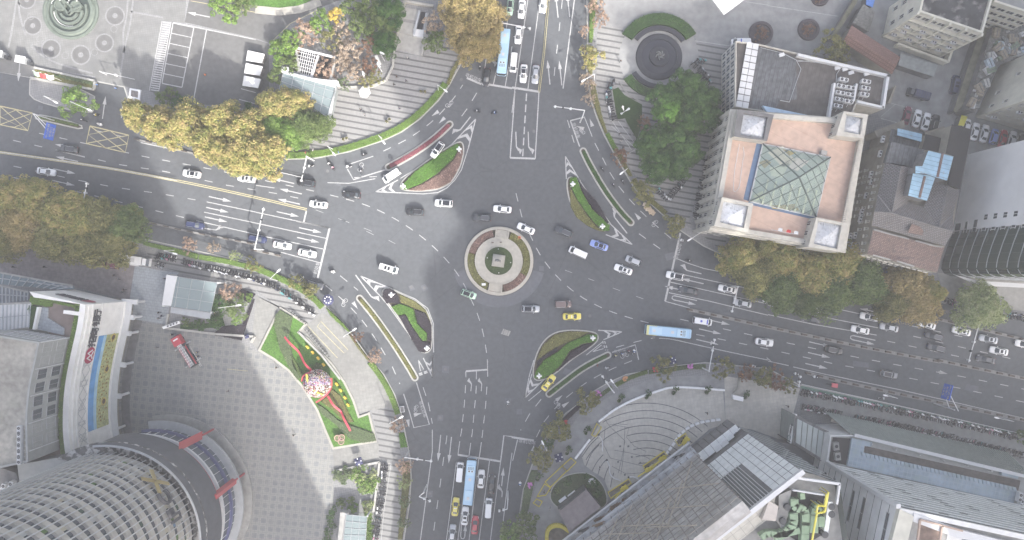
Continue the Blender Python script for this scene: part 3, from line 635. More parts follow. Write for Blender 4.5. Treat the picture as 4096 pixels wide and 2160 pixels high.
def trunk_mesh(name,h,r,spread,seed,limbs=6,twigs=0):
 b=MB(); rs=random.Random(seed); b.bar((0,0,0),(0,0,h*.45),r*1.25,m_bark,8,r*.8)
 for i in range(limbs):
  a=2*math.pi*i/limbs+rs.random(); q=spread*rs.uniform(.5,.85); z0=h*rs.uniform(.32,.45); e=Vector((math.cos(a)*q,math.sin(a)*q,h*rs.uniform(.65,.92)))
  b.bar((0,0,z0),e,r*.55,m_bark,6,r*.15)
  for _ in range(twigs):
   s=Vector((0,0,z0)).lerp(e,rs.uniform(.4,.95)); b.bar(s,s+Vector((rs.uniform(-1,1),rs.uniform(-1,1),rs.uniform(.1,.7)))*spread*.4,r*.2,m_bark,4,r*.05)
 b.v=[tuple(v)for v in b.v]; return b
SP={}
def tree_protos(sp,lm,n,r,hz,clumps,per,leaf,rough=.2,airy=0.,tr=.22,name='plane_tree',twigs=0,flat=.55):
 out=[]
 for i in range(n):
  h=hz*1.9; t=thing(name,None,'tree'); t['_r']=r; t['_h']=h
  me=crown_mesh('crown',r,hz,clumps,per,leaf,LM[lm],31*i+len(SP)*7+3,rough,airy,flat); o=bpy.data.objects.new('crown',me); COL.objects.link(o); o.parent=t; o.location=(0,0,h-hz)
  trunk_mesh('trunk',h,tr,r*.9,i+5,twigs=twigs).build('trunk',t); out.append(t)
 SP[sp]=out
tree_protos('plane','autumn',3,6.,4.6,230,75,.23,name='plane_tree')
tree_protos('camphor','camphor',2,6.,5.,120,140,.22,rough=.12,name='camphor_tree',flat=.35)
tree_protos('small','green',3,3.,2.4,46,60,.19,name='broadleaf_tree',tr=.12)
tree_protos('bare','bare',3,3.,2.4,60,48,.15,airy=1,name='thin_tree',tr=.09,twigs=4)
tree_protos('shrub','dark',2,1.5,1.1,26,44,.14,name='round_shrub',tr=.06)
CNT={}
def tree(sp,f,x,y,r,lm,label,group,h=None):
 """r in pixels of frame f; the crown is seen at about two thirds of its height"""
 R_=r/f.sc*S; L_=SP[sp]; i=CNT.get(sp,0); CNT[sp]=i+1; p=L_[i%len(L_)]; s=R_/p['_r']*1.06; hh=(h or p['_h']*s); sz=hh/p['_h']
 loc=W(f.p(x,y),hh*.68); loc.z=Z1
 return place(p,loc,rnd.uniform(0,6.28),label,group,(s,s,sz),{k.name:LM[lm]for k in LM.values()if k.name!=LM[lm].name})
 # labels say which one of each belt
g_='plane trees beside the west road car park'
for x,y,r,l in((345,287,36,'gold leaved plane tree at the left end of the row below the car park'),(402,318,46,'gold leaved plane tree second from the left below the car park'),(470,312,50,'gold plane tree below the car park, right of the second one'),(520,352,46,'low gold plane crown leaning over the road edge in mid row'),(555,305,50,'brownish gold plane tree at the top middle of the car park row'),(600,390,50,'bright gold plane tree leaning furthest over the west road'),(655,385,52,'large gold plane tree at the right end over the road'),(610,330,52,'pale brown gold plane tree in the thick of the car park row'),(560,378,40,'small gold plane crown between two larger ones over the road')):
 tree('plane',Z,x,y,r,'gold',l,g_,16)
for x,y,r,m,l in((690,268,46,'gold','yellow tinged tree left of the glass canopy'),(738,262,44,'gold','yellow green tree touching the glass canopy'),(690,320,42,'bright','light green tree below the yellow ones near the canopy'),(765,315,44,'green','mid green tree below the glass canopy'),(800,315,34,'green','darker green tree at the lower corner of the glass canopy'),(735,335,38,'bright','light green tree at the pavement edge under the canopy')):
 tree('plane',Z,x,y,r,m,l,'trees round the glass canopy',10)
g_='trees in the garden left of the metro stairs'
for x,y,r,sp,m,l in((720,50,90,'small','green','green tree at the top edge of the metro garden'),(850,40,85,'small','green','second green tree at the top edge of the metro garden'),(1000,80,120,'camphor','dark','dark evergreen tree nearest the metro stairs top'),(480,160,85,'small','bright','fresh green tree left of the yellow ginkgo'),(594,110,58,'small','ginkgo','bright yellow ginkgo tree among green trees'),(360,255,110,'bare','pink','pale brown thinning tree at the left of the garden'),(560,300,95,'bare','olive','olive brown thinning tree behind the pergola'),(790,190,95,'small','green','grey green tree right of the ginkgo'),(930,190,110,'small','green','full green tree in the middle right of the garden'),(965,320,105,'camphor','dark','dark evergreen tree above the striped pavement corner'),(700,385,120,'bare','bare','leafless grey tree right of the pergola'),(850,330,75,'bare','rust','rusty red tree in the metro garden'),(855,480,75,'bare','rust','orange brown low tree beside the small signboard'),(750,545,80,'bare','bare','grey leafless bush over the garden wall'),(520,520,95,'bare','pink','brown leafless creeper tree over the pergola'),(190,380,105,'small','bright','bright green tree left of the pergola'),(240,480,85,'small','green','green tree at the pergola corner'),(255,285,80,'small','bright','fresh green tree at the bend of the access road'),(140,570,62,'small','green','small green tree beside the white roof lights'),(900,570,60,'bare','olive','low olive bush at the garden wall bend'),(660,620,50,'bare','sage','pale shrub beside the glass canopy corner'),(830,610,55,'bare','olive','olive shrub along the garden wall'),(640,220,70,'bare','bare','grey bare tree below the ginkgo'),(640,450,90,'bare','bare','leafless tree over the middle of the garden'),(1345,170,90,'bare','bare','bare brown tree right of the metro stairs'),(1350,310,80,'small','green','green shrubbery tree right of the metro stairs')):
 tree(sp,B,x,y,r,m,l,g_,7 if sp!='bare' else 6)
g_='brown plane trees at the top of the north road'
for x,y,r,l in((1540,50,140,'brown plane tree at the top left over the north road corner'),(1720,60,150,'brown plane tree at the top edge beside the blue bus'),(1540,210,130,'brown plane tree left in the north road group'),(1690,210,140,'large brown plane tree beside the blue bus'),(1620,340,120,'lowest brown plane tree over the striped pavement'),(1750,330,95,'small brown plane crown right above the road')):
 tree('plane',B,x,y,r,'brown',l,g_,12)
tree('small',A,550,760,115,'bright','single light green tree on the paved refuge by the west road','street trees',8)
tree('small',A,1700,50,110,'bright','bright green tree on the grass verge at the top edge','street trees',7); tree('small',A,1830,30,70,'green','green tree right of the bright one at the top edge','street trees',6)
for x,y,r,l in((1240,730,68,'round green bush in the car park corner'),(1340,770,72,'round darker bush right in the car park corner'),(1290,685,40,'small clipped bush in the car park corner'),(1880,820,50,'round bush at the lower right car park edge'),(1700,810,45,'low bush below the car park middle')):tree('shrub',A,x,y,r,'green' if x<1300 else 'dark',l,'bushes round the car park',2.5)
g_='street trees east of the north road'
for x,y,r,sp,m,l in((640,30,75,'bare','pink','pale brown tree at the top of the north road verge'),(680,140,65,'bare','pink','pale brown tree second from the top on the verge'),(548,225,42,'bare','pink','thin pale tree left of the verge'),(600,425,85,'small','gold','yellow street tree west of the round fountain'),(560,590,55,'bare','bare','bare tree beside the white street lamp'),(600,640,45,'bare','bare','small bare tree under the street lamp'),(585,745,52,'bare','bare','bare pinkish tree opposite the traffic arm'),(815,1180,70,'bare','rust','rusty thin tree beside the cycle bay'),(1000,930,62,'bare','rust','dull red shrub beside the camphor trees')):
 tree(sp,C,x,y,r,m,l,g_,6)
g_='camphor trees left of the bank'
for x,y,r,m,l in((1330,650,130,'camphor','dark green camphor tree at the top of the clump'),(1170,730,120,'camphor','camphor tree at the left of the upper clump'),(1190,830,110,'lime','camphor tree with yellow green top'),(1410,760,140,'camphor','broad camphor tree right of the yellow green one'),(1480,880,110,'camphor','camphor tree nearest the bank wall'),(1330,890,120,'camphor','camphor tree in the middle gap of the clump'),(1500,740,90,'camphor','camphor tree at the right tip of the upper clump'),(1060,1070,125,'camphor','camphor tree at the left of the lower clump'),(1230,1060,130,'camphor','tall camphor tree in the lower clump middle'),(1330,1130,120,'camphor','camphor tree right in the lower clump'),(1120,1220,130,'camphor','camphor tree at the lower left tip'),(1250,1230,120,'camphor','lowest camphor tree above the parked scooters')):  # one crown takes the yellow green hedge leaf colour
 tree('camphor',C,x,y,r,m,l,g_,11)
tree('bare',D,480,370,140,'olive','olive tree beside the red tiled roof','courtyard trees',7); tree('bare',D,560,420,80,'olive','smaller olive tree against the red tiled roof','courtyard trees',6)
tree('small',G,1230,335,82,'olive','olive street tree beside the bicycle mark on the east slip lane','street trees',6); tree('bare',G,1000,80,105,'olive','dark olive tree above the cardboard tricycle','street trees',6)
g_='plane trees in front of the bank'
for x,y,r,m,l in((1868,645,50,'autumn','green brown plane tree at the left end before the bank'),(1905,690,56,'olive','olive plane tree over the top traffic lane'),(1965,655,62,'autumn','mottled plane tree under the bank front'),(1965,725,55,'green','green plane tree lowest before the bank'),(2040,690,66,'autumn','broad brown plane tree mid row before the bank'),(2095,735,58,'green','green plane tree over the white cars'),(2110,665,60,'autumn','brown green plane tree right of the bank corner'),(2170,710,62,'green','greener plane tree at the right of the group'),(2030,760,34,'green','small green plane crown above two queued cars'),(1925,620,34,'autumn','small brown plane crown touching the bank steps')):
 tree('plane',Z,x,y,r,m,l,g_,13)
for x,y,r,m,l in((2285,720,62,'brown','brown plane tree below the tiled roof'),(2310,765,56,'brown','brown plane tree nearest the white queued car'),(2245,765,40,'olive','olive plane crown left of the brown pair'),(2340,735,38,'autumn','small plane crown beside the pale forecourt')):
 tree('plane',Z,x,y,r,m,l,'plane trees below the tiled roof',12)
tree('plane',Z,2472,772,60,'pale','pale green tree in front of the glass tower','street trees',10)  # crown in the pale leaf colours
g_='plane trees at the left edge below the west road'
for x,y,r,m,l in((20,500,55,'autumn','plane tree at the far left edge, upper'),(85,500,55,'autumn','plane tree upper left with green rim'),(55,570,62,'brown','brown plane tree at the left edge middle'),(150,545,60,'autumn','plane tree reaching into the road at mid row'),(130,605,56,'olive','olive plane tree above the parked white car'),(210,565,62,'autumn','large brown green plane tree mid right of the row'),(270,560,58,'olive','olive plane tree near the right end'),(315,570,46,'green','green plane tree at the right end'),(285,610,50,'olive','olive plane tree over the white truck'),(220,620,50,'olive','olive plane tree over the maroon car'),(0,610,46,'olive','plane tree at the lower left edge')):
 tree('plane',Z,x,y,r,m,l,g_,13)
g_='small street trees round the south-west corner'
for f,x,y,r,sp,m,l in((E,1420,490,62,'bare','pink','pale brown street tree above the glass pavilion'),(E,1600,510,48,'bare','bare','leafless street tree above the scooter row'),(E,1765,575,48,'bare','pale','pale yellow thin tree above the scooter row'),(E,1900,640,62,'bare','olive','olive street tree at the bend of the scooter row'),(F,290,770,62,'bare','olive','olive bush tree beside the loaded black car'),(F,400,830,60,'small','olive','olive tree behind the loaded black car'),(F,890,1335,62,'bare','pink','leafless pink brown tree at the terrace edge'),(F,760,1180,45,'bare','rust','dark red bush at the terrace lamp'),(J,1065,500,62,'bare','pink','pale brown tree at the striped pavement'),(J,1120,810,64,'bare','pink','pale brown tree below the traffic arm'),(J,1112,930,54,'bare','pale','thin pale tree beside the bottom road'),(J,1120,1070,50,'bare','sage','grey green tree beside the bottom road'),(J,1110,1230,50,'bare','sage','lowest thin tree beside the bottom road')):
 tree(sp,f,x,y,r,m,l,g_,4.5)
g_='street trees round the half-round plaza'
for x,y,r,sp,m,l in((575,310,86,'small','olive','olive tree at the upper left of the half-round plaza'),(340,525,106,'small','olive','largest olive tree left of the half-round plaza'),(222,745,94,'small','olive','olive tree beside the dark blue parasol'),(80,1290,130,'small','green','green tree at the bottom edge by the south road'),(0,1340,90,'small','bright','bright green tree at the bottom edge'),(1150,60,95,'bare','olive','thin olive tree above the half-round plaza'),(1600,60,88,'bare','olive','thin olive tree near the white board'),(1770,100,70,'bare','rust','reddish thin tree at the upper right of the plaza'),(1900,130,75,'small','olive','olive tree right of the white board'),(280,630,40,'small','dark','dark small tree between two olive trees')):
 tree(sp,K,x,y,r,m,l,g_,6.5)
tree('bare',L,60,150,90,'rust','thin reddish tree at the start of the long scooter row','street trees',6); tree('bare',L,160,200,70,'olive','thin olive tree beside the scooter row lamp','street trees',5); tree('small',L,1950,580,60,'green','green tree at the right edge by the scooters','street trees',7)
g_='trees behind the glass metro pavilion'
for x,y,r,sp,m,l in((1720,850,85,'bare','pink','pale brown tree right of the glass pavilion'),(1640,930,75,'small','dark','dark green tree touching the glass pavilion'),(1775,965,85,'small','green','green tree in the pavilion bed'),(1875,880,32,'shrub','bright','small light green bush in the pavilion bed'),(1620,1060,62,'small','dark','dark low tree below the glass pavilion'),(1780,1045,50,'shrub','bright','light green bush in the pavilion bed middle'),(1500,1090,50,'shrub','dark','dark bush below the glass pavilion'),(1400,1070,36,'shrub','green','green bush at the white sign slab')):
 tree(sp,E,x,y,r,m,l,g_,4.5 if sp!='shrub' else 1.8)
g_='shrubs in the bed left of the striped pavement'; rs_=random.Random(4); bed=J.w('620 830 920 800 890 1140 640 1130 605 930')
BEDW=[('grey brown','sage'),('mid green','green'),('light green','bright')]
n_=0
while n_<34:
 x,y=rs_.uniform(600,925),rs_.uniform(790,1150); p=W(J.p(x,y))
 if not inpoly(p.x,p.y,bed):continue
 k=0 if x<710 and y<1000 else(2 if x>720 else 1); n_+=1
 tree('shrub',J,x,y,rs_.uniform(24,46),('sage','green','pale' if rs_.random()<.5 else 'bright')[k],BEDW[k][0]+' rounded shrub in the bed beside the striped pavement scooters',g_,rs_.uniform(1.,1.9))
for i in range(16):tree('shrub',J,850+rs_.uniform(-14,14)-.02*i,1160+i*13,24,'bright','light green rounded shrub in the strip right of the lower glass canopy',g_,1.2)
for i in range(5):tree('shrub',J,575-8*i+rs_.uniform(-12,12),1140+i*52,34,'dark','dark rounded shrub left of the lower glass canopy',g_,1.3)
# ---------------------------------------------------------------- hedges and beds
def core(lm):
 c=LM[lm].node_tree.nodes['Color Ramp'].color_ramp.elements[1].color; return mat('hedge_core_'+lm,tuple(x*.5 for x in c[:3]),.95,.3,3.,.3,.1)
def hedge(name,label,cat,P,lm,h=.6,z0=.17,dens=26,leaf=.17,group=None,base=None,kind=None):
 t=thing(name,label,cat,sum((Vector((p[0],p[1],0))for p in P),Vector())/len(P)+Vector((0,0,z0)),0,group,kind)
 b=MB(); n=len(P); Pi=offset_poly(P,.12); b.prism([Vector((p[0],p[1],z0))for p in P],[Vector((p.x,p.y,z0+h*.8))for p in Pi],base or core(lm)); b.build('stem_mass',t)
 rs=np.random.RandomState(len(bpy.data.objects)); xs=[p[0]for p in P]; ys=[p[1]for p in P]; N=int(area(P)*dens); pts=[]
 while len(pts)<N:
  x,y=rs.uniform(min(xs),max(xs)),rs.uniform(min(ys),max(ys))
  if inpoly(x,y,P):pts.append((x,y))
 if not pts:return t
 pts=np.array(pts); z=z0+h*(.75+.3*np.array([mnoise.noise(Vector((x*.9,y*.9,0)))for x,y in pts]))+rs.uniform(-.1,.1,N)*min(1,h*1.5)
 cen=np.column_stack([pts,z])-np.array(parent_off(t)); me,a,_=leaves_mesh('foliage',cen,np.tile([0,0,1.],(N,1)),leaf,LM[lm],N)
 a.data.foreach_set('value',np.clip(rs.uniform(0,.6,N)+.5*np.array([mnoise.noise(Vector((x*.35+9,y*.35,3)))+.4 for x,y in pts]),0,1).astype('f')); me.materials.append(LM[lm]); me.update()
 o=bpy.data.objects.new('foliage',me); COL.objects.link(o); o.parent=t; return t
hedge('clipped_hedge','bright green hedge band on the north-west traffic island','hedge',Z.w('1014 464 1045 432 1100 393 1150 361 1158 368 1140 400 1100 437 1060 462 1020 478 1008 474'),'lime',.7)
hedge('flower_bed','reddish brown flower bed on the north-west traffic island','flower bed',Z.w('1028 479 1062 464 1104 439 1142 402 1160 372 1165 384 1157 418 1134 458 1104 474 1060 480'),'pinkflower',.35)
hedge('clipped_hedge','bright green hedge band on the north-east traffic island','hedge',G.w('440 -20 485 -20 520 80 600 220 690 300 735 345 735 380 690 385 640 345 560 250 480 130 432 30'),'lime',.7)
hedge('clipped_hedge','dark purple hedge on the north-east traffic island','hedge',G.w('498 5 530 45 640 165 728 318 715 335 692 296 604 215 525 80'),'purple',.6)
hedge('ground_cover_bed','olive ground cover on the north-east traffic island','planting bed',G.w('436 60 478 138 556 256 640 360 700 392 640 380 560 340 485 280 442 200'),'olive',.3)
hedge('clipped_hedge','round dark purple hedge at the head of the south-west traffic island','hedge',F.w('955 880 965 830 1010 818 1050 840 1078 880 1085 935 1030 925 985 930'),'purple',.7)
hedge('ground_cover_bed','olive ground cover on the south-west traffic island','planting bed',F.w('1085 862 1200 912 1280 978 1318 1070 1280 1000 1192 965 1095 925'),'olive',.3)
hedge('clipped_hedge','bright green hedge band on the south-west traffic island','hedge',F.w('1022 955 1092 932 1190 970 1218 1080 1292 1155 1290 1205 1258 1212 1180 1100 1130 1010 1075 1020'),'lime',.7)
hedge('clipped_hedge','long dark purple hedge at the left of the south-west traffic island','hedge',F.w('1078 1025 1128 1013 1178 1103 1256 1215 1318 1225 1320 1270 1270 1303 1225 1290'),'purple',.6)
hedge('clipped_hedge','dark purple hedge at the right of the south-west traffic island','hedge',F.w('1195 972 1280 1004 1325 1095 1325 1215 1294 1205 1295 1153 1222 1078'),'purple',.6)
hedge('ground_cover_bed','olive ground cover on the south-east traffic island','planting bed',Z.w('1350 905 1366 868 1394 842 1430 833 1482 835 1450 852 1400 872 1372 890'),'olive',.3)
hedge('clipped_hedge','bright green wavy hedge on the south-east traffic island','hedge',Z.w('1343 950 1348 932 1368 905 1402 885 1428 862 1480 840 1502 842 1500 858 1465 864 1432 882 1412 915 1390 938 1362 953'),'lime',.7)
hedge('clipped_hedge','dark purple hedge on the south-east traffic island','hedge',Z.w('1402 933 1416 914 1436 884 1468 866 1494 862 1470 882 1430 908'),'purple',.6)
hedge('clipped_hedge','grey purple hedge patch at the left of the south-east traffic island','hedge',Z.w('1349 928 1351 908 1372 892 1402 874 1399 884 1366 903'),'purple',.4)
for(P,r),m,l in zip(MEDC,('redflower','dark','olive','dark'),('narrow red flower bed in the north-west slip lane island','narrow dark hedge in the north-east slip lane island','narrow olive hedge in the south-west slip lane island','narrow dark hedge in the south-east slip lane island')):
 c=capsule([P[0].lerp(P[1],.12)]+P[1:-1]+[P[-1].lerp(P[-2],.12)],r*.5); hedge('flower_bed' if m=='redflower' else 'clipped_hedge',l,'flower bed' if m=='redflower' else 'hedge',c,m,.45,.17,40)
def strip(f,t,wd):P=smooth_line(f.w(t)if f else t,2); return P+offset_line(P,wd)[::-1]
NWO=smooth_line(B.w('232 1198 440 1193 700 1143 958 1058 1098 992 1236 892 1374 752 1450 645'),1)
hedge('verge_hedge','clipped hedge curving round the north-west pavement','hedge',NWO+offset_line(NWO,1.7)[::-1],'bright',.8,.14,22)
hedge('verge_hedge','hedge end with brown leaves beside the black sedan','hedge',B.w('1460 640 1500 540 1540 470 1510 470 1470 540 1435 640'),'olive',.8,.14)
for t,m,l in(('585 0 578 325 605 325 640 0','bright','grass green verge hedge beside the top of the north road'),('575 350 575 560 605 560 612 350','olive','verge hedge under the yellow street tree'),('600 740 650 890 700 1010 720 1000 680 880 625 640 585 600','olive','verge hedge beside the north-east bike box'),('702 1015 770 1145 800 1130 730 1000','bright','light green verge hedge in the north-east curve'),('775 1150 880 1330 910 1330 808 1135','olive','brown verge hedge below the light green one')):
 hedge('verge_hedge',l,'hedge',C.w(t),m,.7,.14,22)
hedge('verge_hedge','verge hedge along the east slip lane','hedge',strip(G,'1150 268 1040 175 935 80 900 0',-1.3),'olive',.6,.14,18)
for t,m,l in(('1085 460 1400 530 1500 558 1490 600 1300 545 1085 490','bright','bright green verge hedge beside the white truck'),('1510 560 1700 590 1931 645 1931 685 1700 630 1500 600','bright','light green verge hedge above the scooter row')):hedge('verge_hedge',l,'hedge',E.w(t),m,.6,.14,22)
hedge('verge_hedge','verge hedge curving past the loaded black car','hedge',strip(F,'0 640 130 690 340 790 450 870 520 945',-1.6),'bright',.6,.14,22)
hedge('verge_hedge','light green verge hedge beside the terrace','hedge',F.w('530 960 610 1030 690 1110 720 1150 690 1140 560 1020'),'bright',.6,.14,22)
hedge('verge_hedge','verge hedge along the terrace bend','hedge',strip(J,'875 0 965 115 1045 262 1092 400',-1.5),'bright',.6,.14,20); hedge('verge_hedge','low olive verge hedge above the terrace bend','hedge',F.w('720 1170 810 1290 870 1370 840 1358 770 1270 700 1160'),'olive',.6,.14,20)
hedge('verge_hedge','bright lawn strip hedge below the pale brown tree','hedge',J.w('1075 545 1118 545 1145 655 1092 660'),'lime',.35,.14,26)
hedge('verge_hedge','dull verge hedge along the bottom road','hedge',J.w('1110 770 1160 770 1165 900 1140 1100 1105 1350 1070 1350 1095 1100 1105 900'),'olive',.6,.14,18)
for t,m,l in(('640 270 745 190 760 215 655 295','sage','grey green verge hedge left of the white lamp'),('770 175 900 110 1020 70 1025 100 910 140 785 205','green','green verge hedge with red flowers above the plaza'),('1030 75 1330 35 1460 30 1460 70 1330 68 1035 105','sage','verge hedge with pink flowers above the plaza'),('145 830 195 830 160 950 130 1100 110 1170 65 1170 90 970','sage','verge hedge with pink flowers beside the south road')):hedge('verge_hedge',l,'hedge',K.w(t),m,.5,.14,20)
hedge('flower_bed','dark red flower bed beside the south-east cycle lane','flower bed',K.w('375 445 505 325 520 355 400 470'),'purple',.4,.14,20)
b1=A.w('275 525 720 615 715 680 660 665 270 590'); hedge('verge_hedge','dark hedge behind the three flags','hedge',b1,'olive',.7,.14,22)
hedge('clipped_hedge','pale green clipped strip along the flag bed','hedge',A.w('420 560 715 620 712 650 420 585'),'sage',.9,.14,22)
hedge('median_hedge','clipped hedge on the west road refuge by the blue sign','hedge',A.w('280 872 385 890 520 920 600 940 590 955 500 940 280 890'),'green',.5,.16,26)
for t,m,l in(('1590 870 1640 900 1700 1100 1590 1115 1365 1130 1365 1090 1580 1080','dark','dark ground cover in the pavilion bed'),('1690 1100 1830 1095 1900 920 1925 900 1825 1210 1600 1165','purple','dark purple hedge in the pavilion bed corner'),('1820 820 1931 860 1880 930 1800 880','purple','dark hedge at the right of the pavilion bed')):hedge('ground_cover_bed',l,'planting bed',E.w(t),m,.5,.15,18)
# ================================================================ VEHICLES
PW=paint('white',(.78,.79,.80)); PAINTS=dict(white=PW,silver=paint('silver',(.45,.47,.50),.4),grey=paint('grey',(.20,.21,.23),.3),dgrey=paint('dark_grey',(.075,.08,.09),.3),black=paint('black',(.022,.023,.027),0),navy=paint('navy',(.03,.04,.10),.2),blue=paint('blue',(.10,.17,.50),.1),lblue=paint('light_blue',(.26,.34,.70),.1),yellow=paint('yellow',(.72,.62,.12)),red=paint('red',(.42,.035,.06),.1),maroon=paint('maroon',(.16,.03,.06),.1),brown=paint('brown',(.16,.12,.115),.3),mint=paint('mint',(.50,.72,.56),.1))
m_headl=glassy('headlamp_glass',(.75,.78,.8),rough=.1); m_taill=mat('tail_lamp_red',(.35,.01,.015),.3,0,coat=.5); m_rim=mat('wheel_rim',(.5,.51,.53),.35,0,metal=.8); m_trim=mat('black_trim',(.03,.03,.033),.5,0)
m_plate=mat('number_plate',(.04,.10,.42),.5,0)
def loft(b,rings,m,close=True):
 n=len(rings[0]); vs=[p for r in rings for p in r]; fs=[]
 for j in range(len(rings)-1):
  for i in range(n if close else n-1):q=(i+1)%n; fs.append((j*n+i,j*n+q,(j+1)*n+q,(j+1)*n+i))
 fs+=[tuple(range(n)),tuple(range(len(vs)-1,len(vs)-1-n,-1))]; b.mesh(vs,fs,m); return b
CARK=dict(sedan=dict(L=4.78,st=[(2.39,.52,.60),(2.30,.74,.68),(2.05,.86,.76),(1.5,.91,.86),(.95,.92,.93),(-1.2,.92,.97),(-1.75,.91,1.02),(-2.1,.85,1.0),(-2.31,.73,.93),(-2.39,.56,.80)],belt=(1.12,-1.88,.82),zb=.95,roof=(.28,-1.12,.60),zr=1.45),suv=dict(L=4.65,st=[(2.32,.56,.72),(2.25,.78,.82),(2.0,.89,.92),(1.5,.93,1.0),(1.0,.94,1.04),(-1.7,.94,1.08),(-2.1,.91,1.08),(-2.27,.82,1.04),(-2.33,.70,.9)],belt=(1.15,-2.22,.85),zb=1.06,roof=(.42,-1.85,.66),zr=1.66),hatch=dict(L=4.1,st=[(2.05,.55,.62),(1.97,.75,.75),(1.7,.85,.86),(1.2,.88,.95),(-1.5,.88,1.02),(-1.85,.83,1.02),(-2.02,.74,.95),(-2.06,.62,.8)],belt=(1.2,-1.95,.80),zb=1.0,roof=(.45,-1.55,.62),zr=1.55),van=dict(L=4.95,st=[(2.47,.6,.85),(2.4,.8,1.0),(2.2,.87,1.08),(1.9,.89,1.12),(-2.2,.89,1.15),(-2.42,.86,1.12),(-2.47,.8,.9)],belt=(1.98,-2.45,.86),zb=1.12,roof=(1.25,-2.32,.78),zr=1.95),box=dict(L=4.2,st=[(2.1,.62,.85),(2.04,.82,.95),(1.8,.90,1.02),(1.2,.92,1.06),(-1.9,.92,1.1),(-2.08,.88,1.08),(-2.1,.8,.9)],belt=(1.05,-2.08,.88),zb=1.08,roof=(.62,-2.0,.82),zr=1.78))
def ring(xf,xr,w_,z,bf,br,cf,crn):
 return[(xf,-w_*.80,z),(xf+bf,0,z),(xf,w_*.80,z),(xf-cf,w_,z),(xr+crn,w_,z),(xr,w_*.80,z),(xr-br,0,z),(xr,-w_*.80,z),(xr+crn,-w_,z),(xf-cf,-w_,z)]
def car_proto(kind,name,cat,glass_roof=None,rails=False,sign=None):
 k=CARK[kind]; t=thing(name,None,cat); b=MB(); rings=[]
 for x,hw,zt in k['st']:rings.append([(x,y*hw,z)for y,z in((-.90,.24),(-1,.42),(-1,zt-.22),(-.95,zt-.05),(-.55,zt+.015),(0,zt+.03),(.55,zt+.015),(.95,zt-.05),(1,zt-.22),(1,.42),(.90,.24))])
 loft(b,rings,PW).build('body',t,True)
 xf,xr,wb=k['belt']; r1,r2,wr=k['roof']; zb,zr=k['zb']-.03,k['zr']
 lo=ring(xf,xr,wb,zb,.16,.08,.30,.22); hi=ring(r1,r2,wr,zr-.06,.10,.06,.22,.16); hi2=ring(r1-.10,r2+.08,wr*.86,zr-.01,.08,.05,.2,.14); q=lambda i:[lo[i],lo[(i+1)%10],hi[(i+1)%10],hi[i]]
 b=MB(); [b.face(q(i),m_cglass)for i in(0,1)]; b.build('windscreen',t); b=MB(); [b.face(q(i),m_cglass)for i in(5,6)]; b.build('rear_window',t)
 for i in(3,8):MB().face(q(i),m_cglass).build('side_window',t)
 b=MB(); [b.face(q(i),PW)for i in(2,4,7,9)]; loft(b,[hi,hi2],PW)
 for s in(-1,1):
  for u in(.42,.70):x0=lo[3][0]+(lo[4][0]-lo[3][0])*u; x1=hi[3][0]+(hi[4][0]-hi[3][0])*u; b.bar((x0,s*(wb+.005),zb),(x1,s*(wr+.005),zr-.06),.035,m_trim,4)
 b.build('roof',t)
 if glass_roof:
  x0,x1,w_=glass_roof; b=MB(); b.slab([(x0,-w_),(x1,-w_),(x1,w_),(x0,w_)],zr-.012,zr+.008,m_pano); b.build('sunroof',t)
 if kind=='van' and glass_roof is None and name=='people_carrier':
  for x in(-.1,-1.0):b=MB(); b.box((x+.3,0,zr),(.62,.9,.03),m_pano); b.build('sunroof',t)
 if rails:
  for s in(-1,1):b=MB(); b.beam((r1-.25,s*wr*.93,zr+.03),(r2+.2,s*wr*.93,zr+.03),.05,.05,m_rim); b.build('roof_rail',t)
 Lh=k['L']/2; fz=k['st'][1][2]; rz=k['st'][-2][2]
 for s in(-1,1):
  b=MB(); b.face([(Lh-.06,s*.50,fz-.02),(Lh-.36,s*.84,fz+.055),(Lh-.62,s*.80,fz+.10),(Lh-.20,s*.46,fz+.03)][::s],m_headl); b.box((Lh-.11,s*.62,fz-.13),(.1,.28,.12),m_headl); b.build('headlight',t)
  b=MB(); b.box((-Lh+.06,s*.62,rz-.12),(.1,.26,.14),m_taill); b.build('taillight',t)
  b=MB(); b.box((xf-.42,s*(wb+.20),zb+.06),(.16,.24,.14),PW); b.build('wing_mirror',t)
  for x in(Lh-.92,-Lh+.95):
   b=MB(); y=s*(k['st'][4][1]-.12); b.bar((x,y-.11,.33),(x,y+.11,.33),.33,m_black,16); wh=b.build('wheel',t); b=MB(); b.bar((x,y+s*.10,.33),(x,y+s*.118,.33),.2,m_rim,10); b.build('rim',wh)
 b=MB(); b.box((Lh-.02,0,.42),(.05,.46,.13),m_plate); b.build('number_plate',t)
 if sign=='taxi':b=MB(); b.box((-.15,0,zr+.09),(.2,.75,.17),mat('taxi_sign',(.8,.8,.75),.4,0)); b.build('roof_sign',t)
 if sign=='police':
  b=MB(); b.box((.2,0,zr+.07),(.25,1.1,.13),paint('beacon_blue',(.03,.06,.5))); b.build('light_bar',t)
 if sign=='ambulance':
  b=MB()
  for i in range(3):a=math.pi*i/3; b.box((-.6,0,zr+.015+.002*i),(.72,.16,.012),paint('beacon_blue',(.03,.06,.5)),a)
  b.build('star_emblem',t); b=MB(); b.box((.95,0,zr+.05),(.28,1.2,.1),paint('beacon_blue',(.03,.06,.5))); b.build('light_bar',t)
 return t
